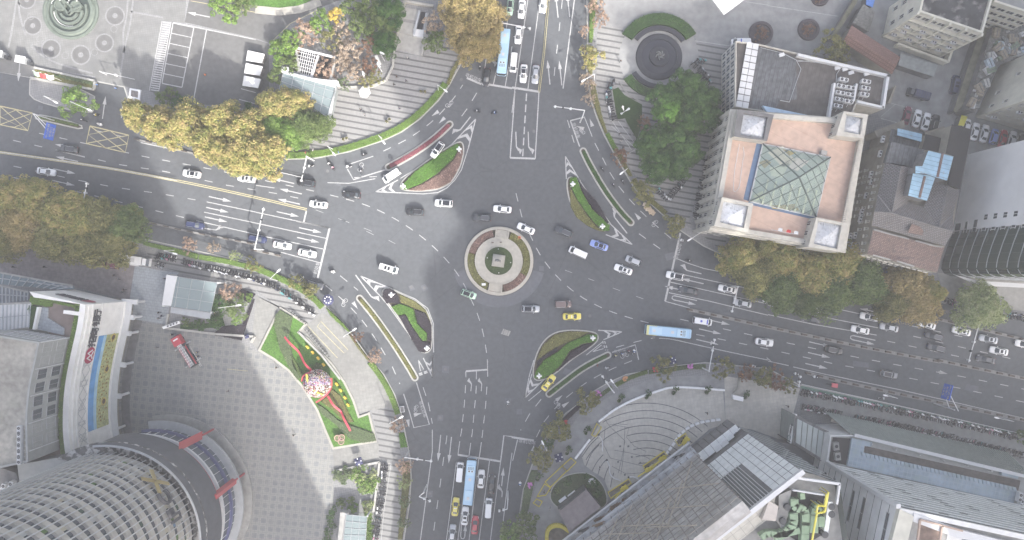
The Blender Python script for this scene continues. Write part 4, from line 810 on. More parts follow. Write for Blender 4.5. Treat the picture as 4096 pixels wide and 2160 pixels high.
CP=dict(sedan=car_proto('sedan','sedan_car','car'),sun=car_proto('sedan','sedan_car','car',(-.62,.02,.42)),pano=car_proto('sedan','sedan_car','car',(-1.0,.12,.5)),suv=car_proto('suv','sport_utility_car','car',rails=True),suvp=car_proto('suv','sport_utility_car','car',(-1.62,.20,.55),True),hatchp=car_proto('hatch','hatchback_car','car',(-1.4,.32,.52)),hatch=car_proto('hatch','hatchback_car','car'),van=car_proto('van','delivery_van','van'),mpv=car_proto('van','people_carrier','van'),amb=car_proto('van','ambulance_van','ambulance',sign='ambulance'),pol=car_proto('van','police_van','police van',sign='police'),taxi=car_proto('sedan','taxi_car','taxi',sign='taxi'),box=car_proto('box','off_road_car','car',rails=True))
def car(kind,x,y,ang,col,label,group,z=0.,f=Z):
 p=W(f.p(x,y),z+.75); p.z=z; return place(CP[kind],p,math.radians(ang),label,group,None,{'paint_white':PAINTS[col]})
g_='cars on the west road'
for a in(('suv',174,375,172,'dgrey','dark grey car with roof rails between the two yellow box grids'),('sedan',116,432,-9,'white','white sedan heading right just above the left edge trees'),('pano',482,437,171,'white','white sedan with dark rear roof beside the gold trees, left one'),('sun',620,449,172,'white','white sedan with sunroof right under the gold trees'),('suv',770,460,172,'black','black car under the signal arm at the north-west corner'),('sedan',884,490,175,'black','black sedan leaving the crossing on the west road'),('sun',801,514,173,'white','white sedan with sunroof leaving the crossing beside the yellow line end'),('suv',1044,533,176,'black','black car with silver roof rails in the sunlit part of the crossing'),('suvp',1116,511,176,'white','white car with long dark glass roof at the shadow edge'),('sedan',773,637,-12,'white','first white sedan waiting at the west stop line'),('sedan',710,617,-10,'white','second white sedan in the queue at the west stop line'),('suv',647,601,-10,'navy','dark blue car partly under the signal arm in the west queue'),('suv',490,566,-9,'navy','dark blue car with roof rails alone in the kerb lane of the west road'),('mpv',978,675,-17,'white','white people carrier with two dark roof windows entering from the west'),('suv',792,716,-18,'dgrey','dark car loaded with grey boards beside the verge hedge')):car(*a,g_)
g_='cars in the roundabout'
for a in(('suv',1213,548,176,'dgrey','dark grey car just left above the monument ring'),('sedan',1264,526,174,'white','white sedan above the monument ring'),('sedan',1323,575,156,'white','white sedan right above the monument ring edge'),('suv',1418,583,157,'dgrey','dark car with roof rails below the north-east island'),('pano',1507,617,160,'lblue','bright blue sedan with dark sunroof'),('van',1454,635,156,'white','plain white van beside the bright blue sedan'),('hatch',1593,656,158,'silver','silver hatchback entering from the east'),('sun',1568,678,160,'white','white sedan with sunroof entering from the east'),('hatchp',1179,740,-20,'mint','mint green small car with dark roof below left of the monument'),('suvp',1335,777,-2,'silver','silver grey car with dark roof below right of the monument'),('box',1417,765,1,'brown','brown boxy off-road car'),('taxi',1439,796,1,'yellow','yellow taxi below the brown off-road car'),('taxi',1380,963,52,'yellow','yellow taxi in the south-east slip lane')):car(*a,g_)
g_='queue on the east road'
for a in(('suvp',1698,694,168,'white','white car with long black roof crossing the east stop line'),('sedan',1731,731,169,'dgrey','dark grey sedan first in the turning lane of the east queue'),('sun',1830,727,168,'white','white sedan with sunroof left of the signal arm in the east queue'),('sedan',1868,763,169,'silver','silver sedan under the end of the east signal arm'),('sedan',1943,756,168,'white','white sedan behind the silver one in the east queue'),('sun',2045,777,168,'white','white sedan with sunroof half under the green plane tree'),('sedan',2041,803,169,'dgrey','dark grey sedan beside the white one near the green plane tree'),('pano',2187,797,169,'white','white sedan with dark panoramic roof beside the brown plane trees'),('sedan',2164,830,168,'white','white sedan above the painted turning arrow'),('sedan',2237,824,168,'silver','pale silver sedan under the edge of the brown plane tree'),('sun',2331,816,163,'white','white sedan with sunroof right of the brown plane tree'),('suv',2349,846,165,'dgrey','dark car, upper of the two dark cars in the east queue'),('suv',2355,875,166,'dgrey','dark car, lower of the two dark cars in the east queue'),('sun',2419,833,167,'white','white sedan left of the far gantry pole'),('sun',2487,853,168,'silver','silver sedan with sunroof right of the far gantry'),('sun',2513,883,169,'white','pale sedan with sunroof near the right edge'),('sedan',2480,904,169,'dgrey','dark sedan lowest at the right of the queue'),('sedan',2577,866,168,'white','white car cut by the right edge of the picture')):car(*a,g_)
g_='cars leaving on the east road'
for a in(('amb',1767,808,-9,'white','white ambulance with blue star on its roof'),('sedan',1923,861,-9,'white','white sedan leaving right of the signal arm'),('suv',2098,881,-11,'black','black car below the concrete median'),('suvp',2236,942,-11,'grey','grey car with silver bonnet in the kerb lane near the blue sign')):car(*a,g_)
g_='cars on the north road'
for a in(('suvp',1100,377,55,'white','white car with black glass roof in the north-west slip lane'),('van',985,442,33,'white','white van leaving the north-west slip lane'),('hatchp',1283,18,264,'mint','mint green car beside the brown trees at the top edge'),('sedan',1312,23,265,'white','white sedan at the top edge'),('sedan',1366,9,265,'white','white sedan cut by the top edge beside the yellow line'),('sedan',1304,87,265,'white','white sedan under the top signal arm'),('van',1292,158,264,'white','small white van right of the blue bus'),('pano',1317,185,266,'white','white sedan with dark sunroof waiting at the north stop line'),('sedan',1347,187,265,'silver','silver sedan waiting beside the yellow line at the north stop line'),('sedan',1224,194,263,'black','black sedan across the north stop line')):
 a=list(a); a[3]=a[3]-(180 if 'slip' in a[5]else 0); car(*a,g_)
g_='queue on the south road'
for a in(('van',1157,1187,85,'white','white van left of the blue bus on the south road'),('sedan',1210,1205,86,'white','white sedan right of the blue bus on the south road'),('sedan',1237,1218,86,'black','black sedan in the right lane of the south queue'),('taxi',1146,1275,84,'yellow','yellow taxi in the south queue'),('sun',1170,1298,85,'white','white sedan with sunroof behind the blue bus'),('sedan',1195,1321,86,'red','red sedan in the south queue'),('van',1229,1277,86,'white','small white van behind the black sedan'),('sedan',1138,1343,85,'silver','silver white sedan cut by the bottom edge')):car(*a,g_)
g_='parked cars'
zp=Z1+.03
for a in(('sun',26,614,172,'white','white sedan parked under the plane trees at the left edge'),('suv',226,656,172,'maroon','maroon car parked left of the other maroon one'),('suv',276,666,172,'maroon','maroon car parked behind the white truck'),('pol',1863,107,180,'white','white police van beside the bank annex'),('mpv',2402,213,78,'navy','dark blue people carrier in the courtyard'),('sedan',2282,290,75,'maroon','maroon car in the bay row of the tiled roof yard'),('sedan',2307,298,75,'white','white sedan next to the maroon car in the bay row'),('sedan',2330,306,75,'white','white sedan beside the black car in the bay row'),('suv',2352,310,75,'black','black car at the right of the bay row'),('hatch',2431,318,75,'white','white car half hidden by the yellow roof'),('sedan',2453,331,75,'white','white sedan third from the blue one in the white tower yard'),('sedan',2477,336,75,'white','white sedan touching the blue car in the white tower yard'),('hatch',2501,343,75,'lblue','light blue car in the white tower yard'),('sedan',2524,349,75,'red','red car right of the light blue one'),('sedan',2547,352,75,'white','white car right of the red one'),('sedan',2570,360,75,'black','dark car at the far right of the yard row')):car(*a,g_,zp)
# loads and trucks
t=thing('board_stack','grey boards lashed on the roof of the dark car at the verge','boards',(*W(Z.p(783,713))[:2],1.66),math.radians(-18)); b=MB(); [b.box((-.2+.05*i,-.55+.37*i,.06),(2.1,.34,.09),m_conc)for i in range(4)]; b.build('board',t); b=MB(); [b.box((x,0,.13),(.06,1.5,.03),m_trim)for x in(-.7,.4)]; b.build('strap',t)
def bus_proto():
 t=thing('city_bus',None,'bus'); L_,w_,h=11.6,2.5,3.05; P=[(L_/2,-.95),(L_/2,.95),(L_/2-.25,1.25),(-L_/2+.15,1.25),(-L_/2,1.1),(-L_/2,-1.1),(-L_/2+.15,-1.25),(L_/2-.25,-1.25)]
 pb=paint('bus_blue',(.38,.58,.76),rough=.45); b=MB(); b.slab(P,.3,1.15,pb); b.build('body',t)
 b=MB(); b.slab(offset_poly([Vector((x,y,0))for x,y in P],.02),1.15,2.45,m_cglass); b.build('side_window',t)
 b=MB(); Pi=offset_poly([Vector((x,y,0))for x,y in P],.16); b.prism([Vector((x,y,2.45))for x,y in P],[Vector((x,y,2.86))for x,y in P],pb); b.prism([Vector((x,y,2.86))for x,y in P],[Vector((p.x,p.y,h))for p in Pi],pb); b.build('roof',t)
 b=MB(); b.face([(L_/2-.55,-1.12,h+.006),(L_/2-.12,-.85,h-.10),(L_/2-.12,.85,h-.10),(L_/2-.55,1.12,h+.006)],m_cglass); b.box((L_/2+.01,0,1.75),(.04,2.,1.5),m_cglass); b.build('windscreen',t)
 pl=paint('bus_light_blue',(.47,.66,.80),rough=.5); b=MB(); b.slab([(2.0,-.95),(4.5,-.95),(4.5,.95),(2.,.95)],h,h+.22,pl); b.build('air_conditioner',t); b=MB(); b.slab([(-4.6,-.9),(-1.9,-.9),(-1.9,.9),(-4.6,.9)],h,h+.2,pl); b.build('air_conditioner',t)
 for y in(-.38,.38):b=MB(); b.lathe([(.30,.22),(.30,.27),(.2,.27)],m_wmetal,(3.1,y,h),14); b.disc((3.1,y,h+.24),.28,m_dmetal,14); b.build('fan',t)
 b=MB()
 for i in range(3):
  for j in range(4):b.box((3.55+.26*i,-.6+.4*j,h+.225),(.12,.3,.02),m_dmetal)
 b.build('vent_grille',t)
 for x in(.9,-3.9):b=MB(); b.box((x,0,h+.05+(.18 if x<0 else 0)),(.75,.7,.1),m_wmetal); b.build('roof_hatch',t)
 for s in(-1,1):
  for x in(L_/2-2.4,-L_/2+2.9):b=MB(); b.bar((x,s*1.22-.14,.48),(x,s*1.22+.02,.48),.48,m_black,16); b.build('wheel',t)
  b=MB(); b.bar((L_/2-.1,s*1.2,2.6),(L_/2+.35,s*1.42,2.35),.03,m_trim,5); b.box((L_/2+.35,s*1.42,2.15),(.1,.2,.4),m_trim); b.build('wing_mirror',t)
  b=MB(); b.box((L_/2-.02,s*.9,.75),(.08,.35,.2),m_headl); b.build('headlight',t)
 return t
BUS=bus_proto()
def bus(x,y,ang,label):p=W(Z.p(x,y),1.6); p.z=0; return place(BUS,p,math.radians(ang),label,'city buses')
bus(1266.5,132,264.5,'light blue city bus beside the brown trees on the north road'); bus(1182,1211,84.5,'light blue city bus first at the south stop line')
by=bus(1680,834,-5.5,'light blue city bus with yellow front corners on the east road')
b=MB()
for x0,x1,y0,y1 in((-5.8,-5.2,-1.25,1.25),(-5.2,-3.2,-1.25,-1.12),(-5.2,-3.2,1.12,1.25)):b.slab([(x0,y0),(x1,y0),(x1,y1),(x0,y1)],3.052,3.07,paint('bus_yellow',(.60,.58,.25)))
b.v=[tuple(v)for v in b.v]; o=b.build('yellow_band'); o.parent=by
def frame_thing(name,label,cat,f,x,y,ang,z=0.,ps=0,group=None):p=W(f.p(x,y),ps); p.z=z; return thing(name,label,cat,p,math.radians(ang),group)
def LB(t):
 """mesh builder whose coordinates are local to a turned thing"""
 b=MB(); bl=b.build
 def bb(name,parent=t,smooth=False,**k):o=bl(name,None,smooth,**k); o.parent=parent; return o
 b.build=bb; return b
 # white box truck, blue truck, red crane truck, tricycles
t=frame_thing('box_truck','white flat roofed truck parked at the end of the scooter row','truck',E,1020,605,-9,zp,1.2)
b=LB(t); b.slab([(-4.2,-1.05),(2.2,-1.05),(2.2,1.05),(-4.2,1.05)],.75,2.3,PW); b.build('cargo_box'); b=LB(t); b.slab([(2.35,-1),(4.,-1),(4.,1),(2.35,1)],.45,1.7,PW); b.prism([(2.35,-1,1.7),(4,-1,1.7),(4,1,1.7),(2.35,1,1.7)],[(2.4,-.9,2.25),(3.45,-.9,2.25),(3.45,.9,2.25),(2.4,.9,2.25)],PW,m_cglass); b.build('cab')
b=LB(t); b.box((.6,-1.15,2.2),(2.3,.5,.06),m_wmetal); b.box((-.3,0,2.34),(1.6,1.,.06),m_wmetal); b.build('side_flap')
for x in(3.1,-2.2,-3.2):
 for s in(-1,1):b=LB(t); b.bar((x,s*.85-.13,.45),(x,s*.85+.13,.45),.45,m_black,14); b.build('wheel')
t=frame_thing('flatbed_truck','dark blue canopied truck in the courtyard','truck',Z,2307,237,163,zp,1.)
b=LB(t); b.slab([(-3.,-.95),(1.1,-.95),(1.1,.95),(-3,.95)],.7,2.,PAINTS['navy']); b.build('cargo_box'); b=LB(t); b.slab([(1.3,-.9),(2.7,-.9),(2.7,.9),(1.3,.9)],.45,1.4,PAINTS['dgrey']); b.prism([(1.3,-.9,1.4),(2.7,-.9,1.4),(2.7,.9,1.4),(1.3,.9,1.4)],[(1.35,-.75,1.9),(2.2,-.75,1.9),(2.2,.75,1.9),(1.35,.75,1.9)],PAINTS['dgrey'],m_cglass); b.build('cab'); b=LB(t); [b.box((-2.8+.62*i,0,2.03),(.07,1.9,.06),m_dmetal)for i in range(7)]; b.build('roof_bow')
for x in(2.,-1.9):
 for s in(-1,1):b=LB(t); b.bar((x,s*.8-.12,.4),(x,s*.8+.12,.4),.4,m_black,14); b.build('wheel')
pr=paint('truck_red',(.48,.05,.07)); t=frame_thing('ladder_truck','red truck with folded white ladder arm and spread stabilisers on the plaza','truck',Fr(640,1320,7.545),760,640,122,zp,1.2)
b=LB(t); b.prism([(2.0,-1.15,.5),(4.6,-1.15,.5),(4.6,1.15,.5),(2.,1.15,.5)],[(2.05,-1.1,2.5),(4.35,-1.05,2.4),(4.35,1.05,2.4),(2.05,1.1,2.5)],pr); b.build('cab'); b=LB(t); b.box((4.5,0,1.7),(.2,2.,.8),m_cglass); b.build('windscreen'); b=LB(t); b.box((3.6,-.1,2.52),(.35,1.3,.1),PW); b.build('light_bar')
b=LB(t); b.slab([(-4.6,-1.1),(2.,-1.1),(2.,1.1),(-4.6,1.1)],.6,1.0,m_dmetal); b.build('chassis')
for y,c in((.92,pr),(-.92,pr),(.78,PW)):b=LB(t); b.box((-1.6,y,1.35),(5.4,.14,.5),c); b.build('side_panel')
for y in(-.42,.05,.42):b=LB(t); b.box((-1.1,y,2.1+.15*abs(y)),(6.4,.26,.3),m_wmetal); [b.box((-4+.75*i,y,2.29+.15*abs(y)),(.2,.14,.04),m_dmetal)for i in range(8)]; b.build('ladder_arm')
b=LB(t); b.box((-1.2,.24,2.3),(5.6,.07,.1),pr); b.build('red_rail'); b=LB(t); b.lathe([(0,1.),(.55,1.),(.5,1.9),(0,1.9)],m_metal,(.9,0,0),14); b.build('turntable')
for x in(1.6,-3.6):
 for s in(-1,1):b=LB(t); b.beam((x,s*.9,.75),(x,s*2.2,.7),.18,.18,m_metal); b.box((x,s*2.2,.35),(.35,.35,.7),m_metal); b.build('stabiliser')
for x in(3.4,-2.,-3.):[(lambda b:(b.bar((x,s*.95-.15,.5),(x,s*.95+.15,.5),.5,m_black,14),b.build('wheel')))(LB(t))for s in(-1,1)]
for i,(x,y)in enumerate(((975,600),(1060,760),(1180,930))):
 q=frame_thing('ladder','loose aluminium ladder lying beside the red ladder truck','ladder',Fr(640,1320,7.545),x,y+30,120,zp+.05,0,'loose ladders')
 b=LB(q); [b.bar((-1.3,s*.2,.05),(1.3,s*.2,.05),.04,m_wmetal,5)for s in(-1,1)]; b.build('rail'); b=LB(q); [b.bar((-1.1+.3*k,-.2,.05),(-1.1+.3*k,.2,.05),.02,m_wmetal,4)for k in range(8)]; b.build('rung')
def tricycle(f,x,y,ang,label,load,z=0.):
 t=frame_thing('cargo_tricycle',label,'tricycle',f,x,y,ang,z,.5); b=LB(t); b.slab([(-1.3,-.55),(.25,-.55),(.25,.55),(-1.3,.55)],.45,.9,load); b.face([(-1.2,-.45,.905),(.15,-.45,.905),(.15,.45,.905),(-1.2,.45,.905)],m_dconc if load==PW else load); b.build('cargo_bed')
 b=LB(t); b.bar((.25,0,.5),(1.15,0,.55),.05,m_trim,6); b.bar((1.1,0,.5),(.95,0,1.05),.035,m_trim,6); b.bar((.95,-.33,1.05),(.95,.33,1.05),.02,m_trim,5); b.box((.45,0,.75),(.4,.3,.15),m_trim); b.build('frame')
 for x_,y_ in((1.15,0),(-.6,-.62),(-.6,.62)):b=LB(t); b.bar((x_,y_-.05,.28),(x_,y_+.05,.28),.28,m_black,14); b.build('wheel')
 return t
tricycle(J,1105,385,-85,'white boxed cargo tricycle at the kerb of the south-west slip lane',PW); m_card=mat('cardboard',(.42,.34,.25),.9,.15,2)
tricycle(G,1045,235,140,'cargo tricycle heaped with folded cardboard at the east kerb',m_card); tricycle(L,485,188,170,'small red delivery tricycle with white box on the east cycle lane',PAINTS['red'])
rs_=random.Random(3)
for i in range(9):
 x,y=1000+60*i/9+rs_.uniform(-12,12),185+70*i/9+rs_.uniform(-14,14); o=frame_thing('cardboard_bundle','bundle of folded cardboard piled on the tricycle at the east kerb','cardboard',G,x,y,rs_.uniform(0,180),.92+.05*(i%3),0,'cardboard bundles'); b=LB(o); b.box((0,0,.12),(1.0,.75,.22),m_card if i%3 else mat('pale_cardboard',(.55,.48,.42),.9,.1,2)); b.build('sheet')
 # ---------------------------------------------------------------- scooters and bicycles
m_scb=mat('scooter_black',(.03,.03,.034),.4,0,coat=.4)
def scooter_proto(box):
 b=MB(); m=PW
 for x in(-.62,.62):b.bar((x,-.05,.24),(x,.05,.24),.24,m_black,12); b.bar((x,-.056,.24),(x,.056,.24),.13,m_rim,8)
 b.box((-.02,0,.30),(.62,.30,.10),m_scb); loft(b,[[(-.85,-.06,.55),(-.85,.06,.55),(-.85,.06,.72),(-.85,-.06,.72)],[(-.55,-.17,.38),(-.55,.17,.38),(-.55,.14,.74),(-.55,-.14,.74)],[(-.15,-.15,.34),(-.15,.15,.34),(-.15,.13,.70),(-.15,-.13,.70)]],m)
 loft(b,[[(-.80,-.10,.74),(-.80,.10,.74),(-.80,.08,.80),(-.80,-.08,.80)],[(-.4,-.15,.73),(-.4,.15,.73),(-.4,.13,.83),(-.4,-.13,.83)],[(.0,-.09,.70),(.0,.09,.70),(.0,.07,.77),(.0,-.07,.77)]],m_scb)
 loft(b,[[(.30,-.20,.32),(.30,.20,.32),(.42,.16,.32),(.42,-.16,.32)],[(.36,-.19,.70),(.36,.19,.70),(.48,.13,.70),(.48,-.13,.70)],[(.34,-.10,.98),(.34,.10,.98),(.46,.08,.98),(.46,-.08,.98)]],m)
 b.bar((.36,-.34,.99),(.36,.34,.99),.022,m_trim,5); b.bar((.62,0,.24),(.40,0,.9),.035,m_trim,5); b.box((.64,0,.50),(.34,.15,.05),m)
 for s in(-1,1):b.bar((.38,s*.25,.99),(.32,s*.34,1.16),.012,m_trim,4); b.box((.31,s*.36,1.18),(.03,.12,.08),m_trim)
 if box:b.box((-.92,0,.95),(.34,.38,.32),m_scb)
 loft(b,[[(.50,-.30,.45),(.50,.30,.45),(.54,.30,.45),(.54,-.30,.45)],[(.40,-.36,.92),(.40,.36,.92),(.60,.34,.92),(.60,-.34,.92)],[(.28,-.34,1.04),(.28,.34,1.04),(.52,.32,1.04),(.52,-.32,1.04)]],m_scb if box else m)
 o=b.build('motor_scooter'); tag(o,None,'scooter'); return o
SCP=[scooter_proto(False),scooter_proto(True)]
SCOL=[PAINTS[k]for k in('black','white','dgrey','black','grey','white','white','black','silver','black','navy','white','silver','white','black')]
for k in('teal','pink'):SCOL.append(paint(k,(.12,.36,.38)if k=='teal' else(.5,.22,.32)))
def scooter(p,ang,label,group,col=None,z=Z1+.03,v=None):
 p=Vector(p); p.z=z; o=place(SCP[rnd.random()<.35 if v is None else v],p,ang,label,group,None,{'paint_white':col or rnd.choice(SCOL)}); return o
def row(f,t,step,lean,label,group,skip=0.,dbl=0.):
 P=f.w(t,.6); P=[Vector((p.x,p.y,0))for p in P]
 for i,q in enumerate(resample(P,step)):
  if rnd.random()<skip:continue
  d=(P[1]-P[0]); a=math.atan2(d.y,d.x)+math.radians(lean)+rnd.uniform(-.16,.16); scooter(q+Vector((rnd.uniform(-.08,.08),rnd.uniform(-.15,.15),0)),a,label,group)
row(L,'255 240 1000 385 1900 582',.74,78,'scooter parked in the longest row along the green strip beside the east cycle lane','scooters in the longest row',.04)
row(L,'262 352 550 412',.72,-98,'scooter parked in the short row above the small sign building','scooters in the short row')
row(L,'655 432 1250 555 1931 722',.72,-100,'scooter parked in the row along the shopping building, below the long grey lane','scooters along the shopping building',.03)
row(E,'1180 575 1330 600',.62,-100,'scooter parked by the white truck','scooters by the white truck'); row(E,'1385 620 1600 670 1931 745',.66,-100,'scooter in the row above the glass metro pavilion','scooters above the glass pavilion',.03)
row(E,'1190 640 1240 650',.7,-100,'scooter in the second row by the white truck','scooters by the white truck')
row(F,'10 750 140 800 290 900 440 1010',.70,-75,'scooter in the row at the end of the south-west terrace','scooters at the terrace end',.03)
row(J,'972 785 960 900 955 1000 930 1130 915 1240 900 1345',.72,-95,'scooter in the column beside the shrub bed along the south road','scooters beside the shrub bed',.12)
row(C,'770 620 745 650 715 660',.7,30,'scooter in the bunch beside the round fountain steps','scooters beside the fountain steps'); row(C,'722 690 735 780 765 905',.68,-85,'scooter in the column beside the dark lawn','scooters beside the dark lawn',.05)
row(C,'1360 480 1420 520 1480 590 1490 650',.72,85,'scooter in the group right of the round fountain','scooters right of the fountain'); row(C,'1390 455 1450 470',.7,60,'scooter in the loose pair above the group by the fountain','scooters right of the fountain'); row(C,'1405 540 1460 600',.7,85,'scooter in the group right of the round fountain','scooters right of the fountain')
row(C,'1470 1210 1455 1350',.66,92,'scooter in the column beside the bank wall','scooters beside the bank wall'); row(G,'1440 5 1425 70',.66,92,'scooter in the column beside the bank wall','scooters beside the bank wall'); row(G,'1420 100 1385 300',.66,92,'scooter in the lower column beside the bank wall','scooters in the lower column by the bank')
row(G,'1100 75 1170 150',.68,75,'scooter in the left arm of the V under the camphor trees','scooters under the camphor trees'); row(G,'1185 140 1290 15',.68,-75,'scooter in the right arm of the V under the camphor trees','scooters under the camphor trees'); row(C,'1010 1290 1050 1350',.7,75,'scooter in the left arm of the V under the camphor trees','scooters under the camphor trees')
row(Q,'1340 905 1400 925',.7,80,'scooter parked beside the pale green tree','scooters beside the pale tree'); row(Q,'1810 1015 1931 1040',.7,80,'scooter in the bright bunch at the right edge','scooters at the right edge')
m_bike=[mat('bike_blue',(.08,.25,.55),.5,0),mat('bike_white',(.65,.66,.66),.5,0),mat('bike_grey',(.3,.3,.3),.5,0)]
def bicycle_proto():
 t=thing('bicycle',None,'bicycle')
 for x in(-.52,.52):
  b=MB(); b.lathe([(.31,-.02),(.34,0),(.31,.02)],m_black,(0,0,0),16); b.v=[(v[0]+x,v[2],v[1]+.34)for v in b.v]; b.build('wheel',t)
 b=MB(); [b.bar(p,q,.022,m_bike[1],5)for p,q in(((-.52,0,.34),(-.15,0,.82)),((-.1,0,.3),(-.2,0,.9)),((-.1,0,.3),(.36,0,.8)),((-.16,0,.8),(.36,0,.85)),((.52,0,.34),(.33,0,1.0)),((-.52,0,.34),(-.1,0,.3)))]; b.build('frame',t)
 b=MB(); b.bar((.31,-.28,1.02),(.31,.28,1.02),.016,m_trim,5); b.build('handlebar',t); b=MB(); b.box((-.22,0,.93),(.24,.15,.05),m_trim); b.build('saddle',t); b=MB(); b.box((.55,0,.85),(.24,.3,.2),m_dmetal); b.build('basket',t); return t
BIKE=bicycle_proto()
def bicycle(f,x,y,ang,label,group,z=0.):p=W(f.p(x,y),.5); p.z=z; return place(BIKE,p,math.radians(ang),label,group)
for i in range(11):bicycle(F,385+15*i,1135+19*i,-14,'bicycle in the rack along the terrace edge','bicycles in the terrace rack',z4+Z1*0)
for i in range(7):bicycle(F,262+17*i,985+15*i,-30,'bicycle in the rack beside the flower lawn corner','bicycles at the lawn corner',z4)
# ---------------------------------------------------------------- people
m_skin=mat('skin',(.45,.29,.21),.6,0); m_hair=mat('dark_hair',(.015,.013,.012),.6,0); m_top=mat('coat_dark',(.03,.032,.038),.8,0); m_trous=mat('trousers_dark',(.025,.027,.035),.85,0); m_shoe=mat('shoes',(.02,.02,.02),.6,0); m_helm=mat('helmet_white',(.75,.76,.78),.35,0)
TOPS=dict(dark=m_top,white=mat('coat_white',(.6,.6,.6),.8,0),grey=mat('coat_grey',(.22,.23,.25),.8,0),red=mat('coat_red',(.35,.05,.06),.8,0),blue=mat('coat_blue',(.10,.22,.5),.8,0),yellow=mat('coat_yellow',(.6,.5,.08),.8,0),navy=mat('coat_navy',(.03,.04,.10),.8,0),pink=mat('coat_pink',(.55,.25,.32),.8,0))
def person_proto(pose):
 V,E_,Rd=[],[],[]
 def add(co,r,par=None):
  V.append(co); Rd.append(r)
  if par is not None:E_.append((par,len(V)-1))
  return len(V)-1
 walk,sit=pose=='walk',pose=='sit'; hz=.78 if sit else .95
 pel=add((0,0,hz),.15); wst=add((.01,0,hz+.18),.135,pel); ch=add((.02,0,hz+.38),.165,wst); nk=add((.02,0,hz+.54),.06,ch); hd=add((.035,0,hz+.64),.088,nk); tp=add((.03,0,hz+.74),.085,hd)
 for s in(-1,1):
  sh=add((.02,s*.19,hz+.46),.075,ch); sw=(.16*s if walk else 0)
  if sit:el=add((.18,s*.26,hz+.25),.055,sh); wr=add((.38,s*.27,hz+.22),.04,el)
  else:el=add((-.02+sw*.5,s*.25,hz+.20),.055,sh); wr=add((.05+sw,s*.26,hz-.02),.04,el)
  add((wr and V[wr][0]+.06,V[wr][1],V[wr][2]-.06),.035,wr)
  hp=add((0,s*.10,hz-.04),.11,pel)
  if sit:kn=add((.36,s*.15,hz-.05),.075,hp); an=add((.34,s*.14,.42),.05,kn); add((.46,s*.14,.38),.045,an)
  else:st=-.22*s if walk else 0; kn=add((.06+st*.6,s*.10,.50),.075,hp); an=add((-.02+st*1.3,s*.10,.09),.05,kn); add((.12+st*1.3,s*.10,.05),.045,an)
 me=bpy.data.meshes.new('person_body'); me.from_pydata(V,E_,[]); o=bpy.data.objects.new('person_tmp',me); COL.objects.link(o); md=o.modifiers.new('s','SKIN'); sv=me.skin_vertices[0].data
 for i,r in enumerate(Rd):sv[i].radius=(r,r)
 sv[0].use_root=True; su=o.modifiers.new('u','SUBSURF'); su.levels=1; dg=bpy.context.evaluated_depsgraph_get(); m2=bpy.data.meshes.new_from_object(o.evaluated_get(dg)); bpy.data.objects.remove(o)
 b=MB(); vs=[tuple(v.co)for v in m2.vertices]; grp={}
 for p in m2.polygons:
  c=p.center; z=c.z
  if z>hz+.70 or(z>hz+.59 and c.x<.02):m=m_hair
  elif z>hz+.53:m=m_skin
  elif(not sit and z<.11)or(sit and z<.44 and c.x>.3):m=m_shoe
  elif abs(c.y)>.215 and(z<hz+.0 if not sit else c.x>.40):m=m_skin
  elif z<hz+.04 and(not sit or True)and abs(c.y)<(.24 if not sit else .22):m=m_trous
  else:m=m_top
  grp.setdefault(m.name,(m,[]))[1].append(tuple(p.vertices))
 for m,fs in grp.values():b.mesh(vs,fs,m)
 for s in(-1,1):
  wr=[v for v in V if abs(v[1]-s*(.27 if sit else .26))<.015][-1]
  for k in range(4):b.bar((wr[0]+.03,wr[1]+s*(-.03+.02*k),wr[2]-.05),(wr[0]+.075-.008*abs(k-1.5),wr[1]+s*(-.03+.02*k),wr[2]-.13),.009,m_skin,5,.006)
  b.bar((wr[0]+.03,wr[1]-s*.02,wr[2]-.03),(wr[0]+.085,wr[1]-s*.045,wr[2]-.07),.010,m_skin,5,.007); b.ball((.035,s*.088,hz+.645),.022,m_skin,6,4); b.ball((.115,s*.032,hz+.66),.010,m_hair,6,4)
 b.bar((.115,0,hz+.655),(.138,0,hz+.615),.010,m_skin,5,.016)
 if sit:b.ball((.03,0,hz+.72),.135,m_helm,12,6)
 t=b.build('person',None,True); tag(t,None,'person'); return t
PP={k:person_proto(k)for k in('walk','stand','sit')}
def person(f,x,y,ang,label,top='dark',pose='walk',z=Z1+.03,group='people on foot',swap=None):
 p=W(f.p(x,y),.8); p.z=z; sw={'coat_dark':TOPS[top]}
 if swap:sw.update(swap)
 return place(PP[pose],p,math.radians(ang),label,group,None,sw)
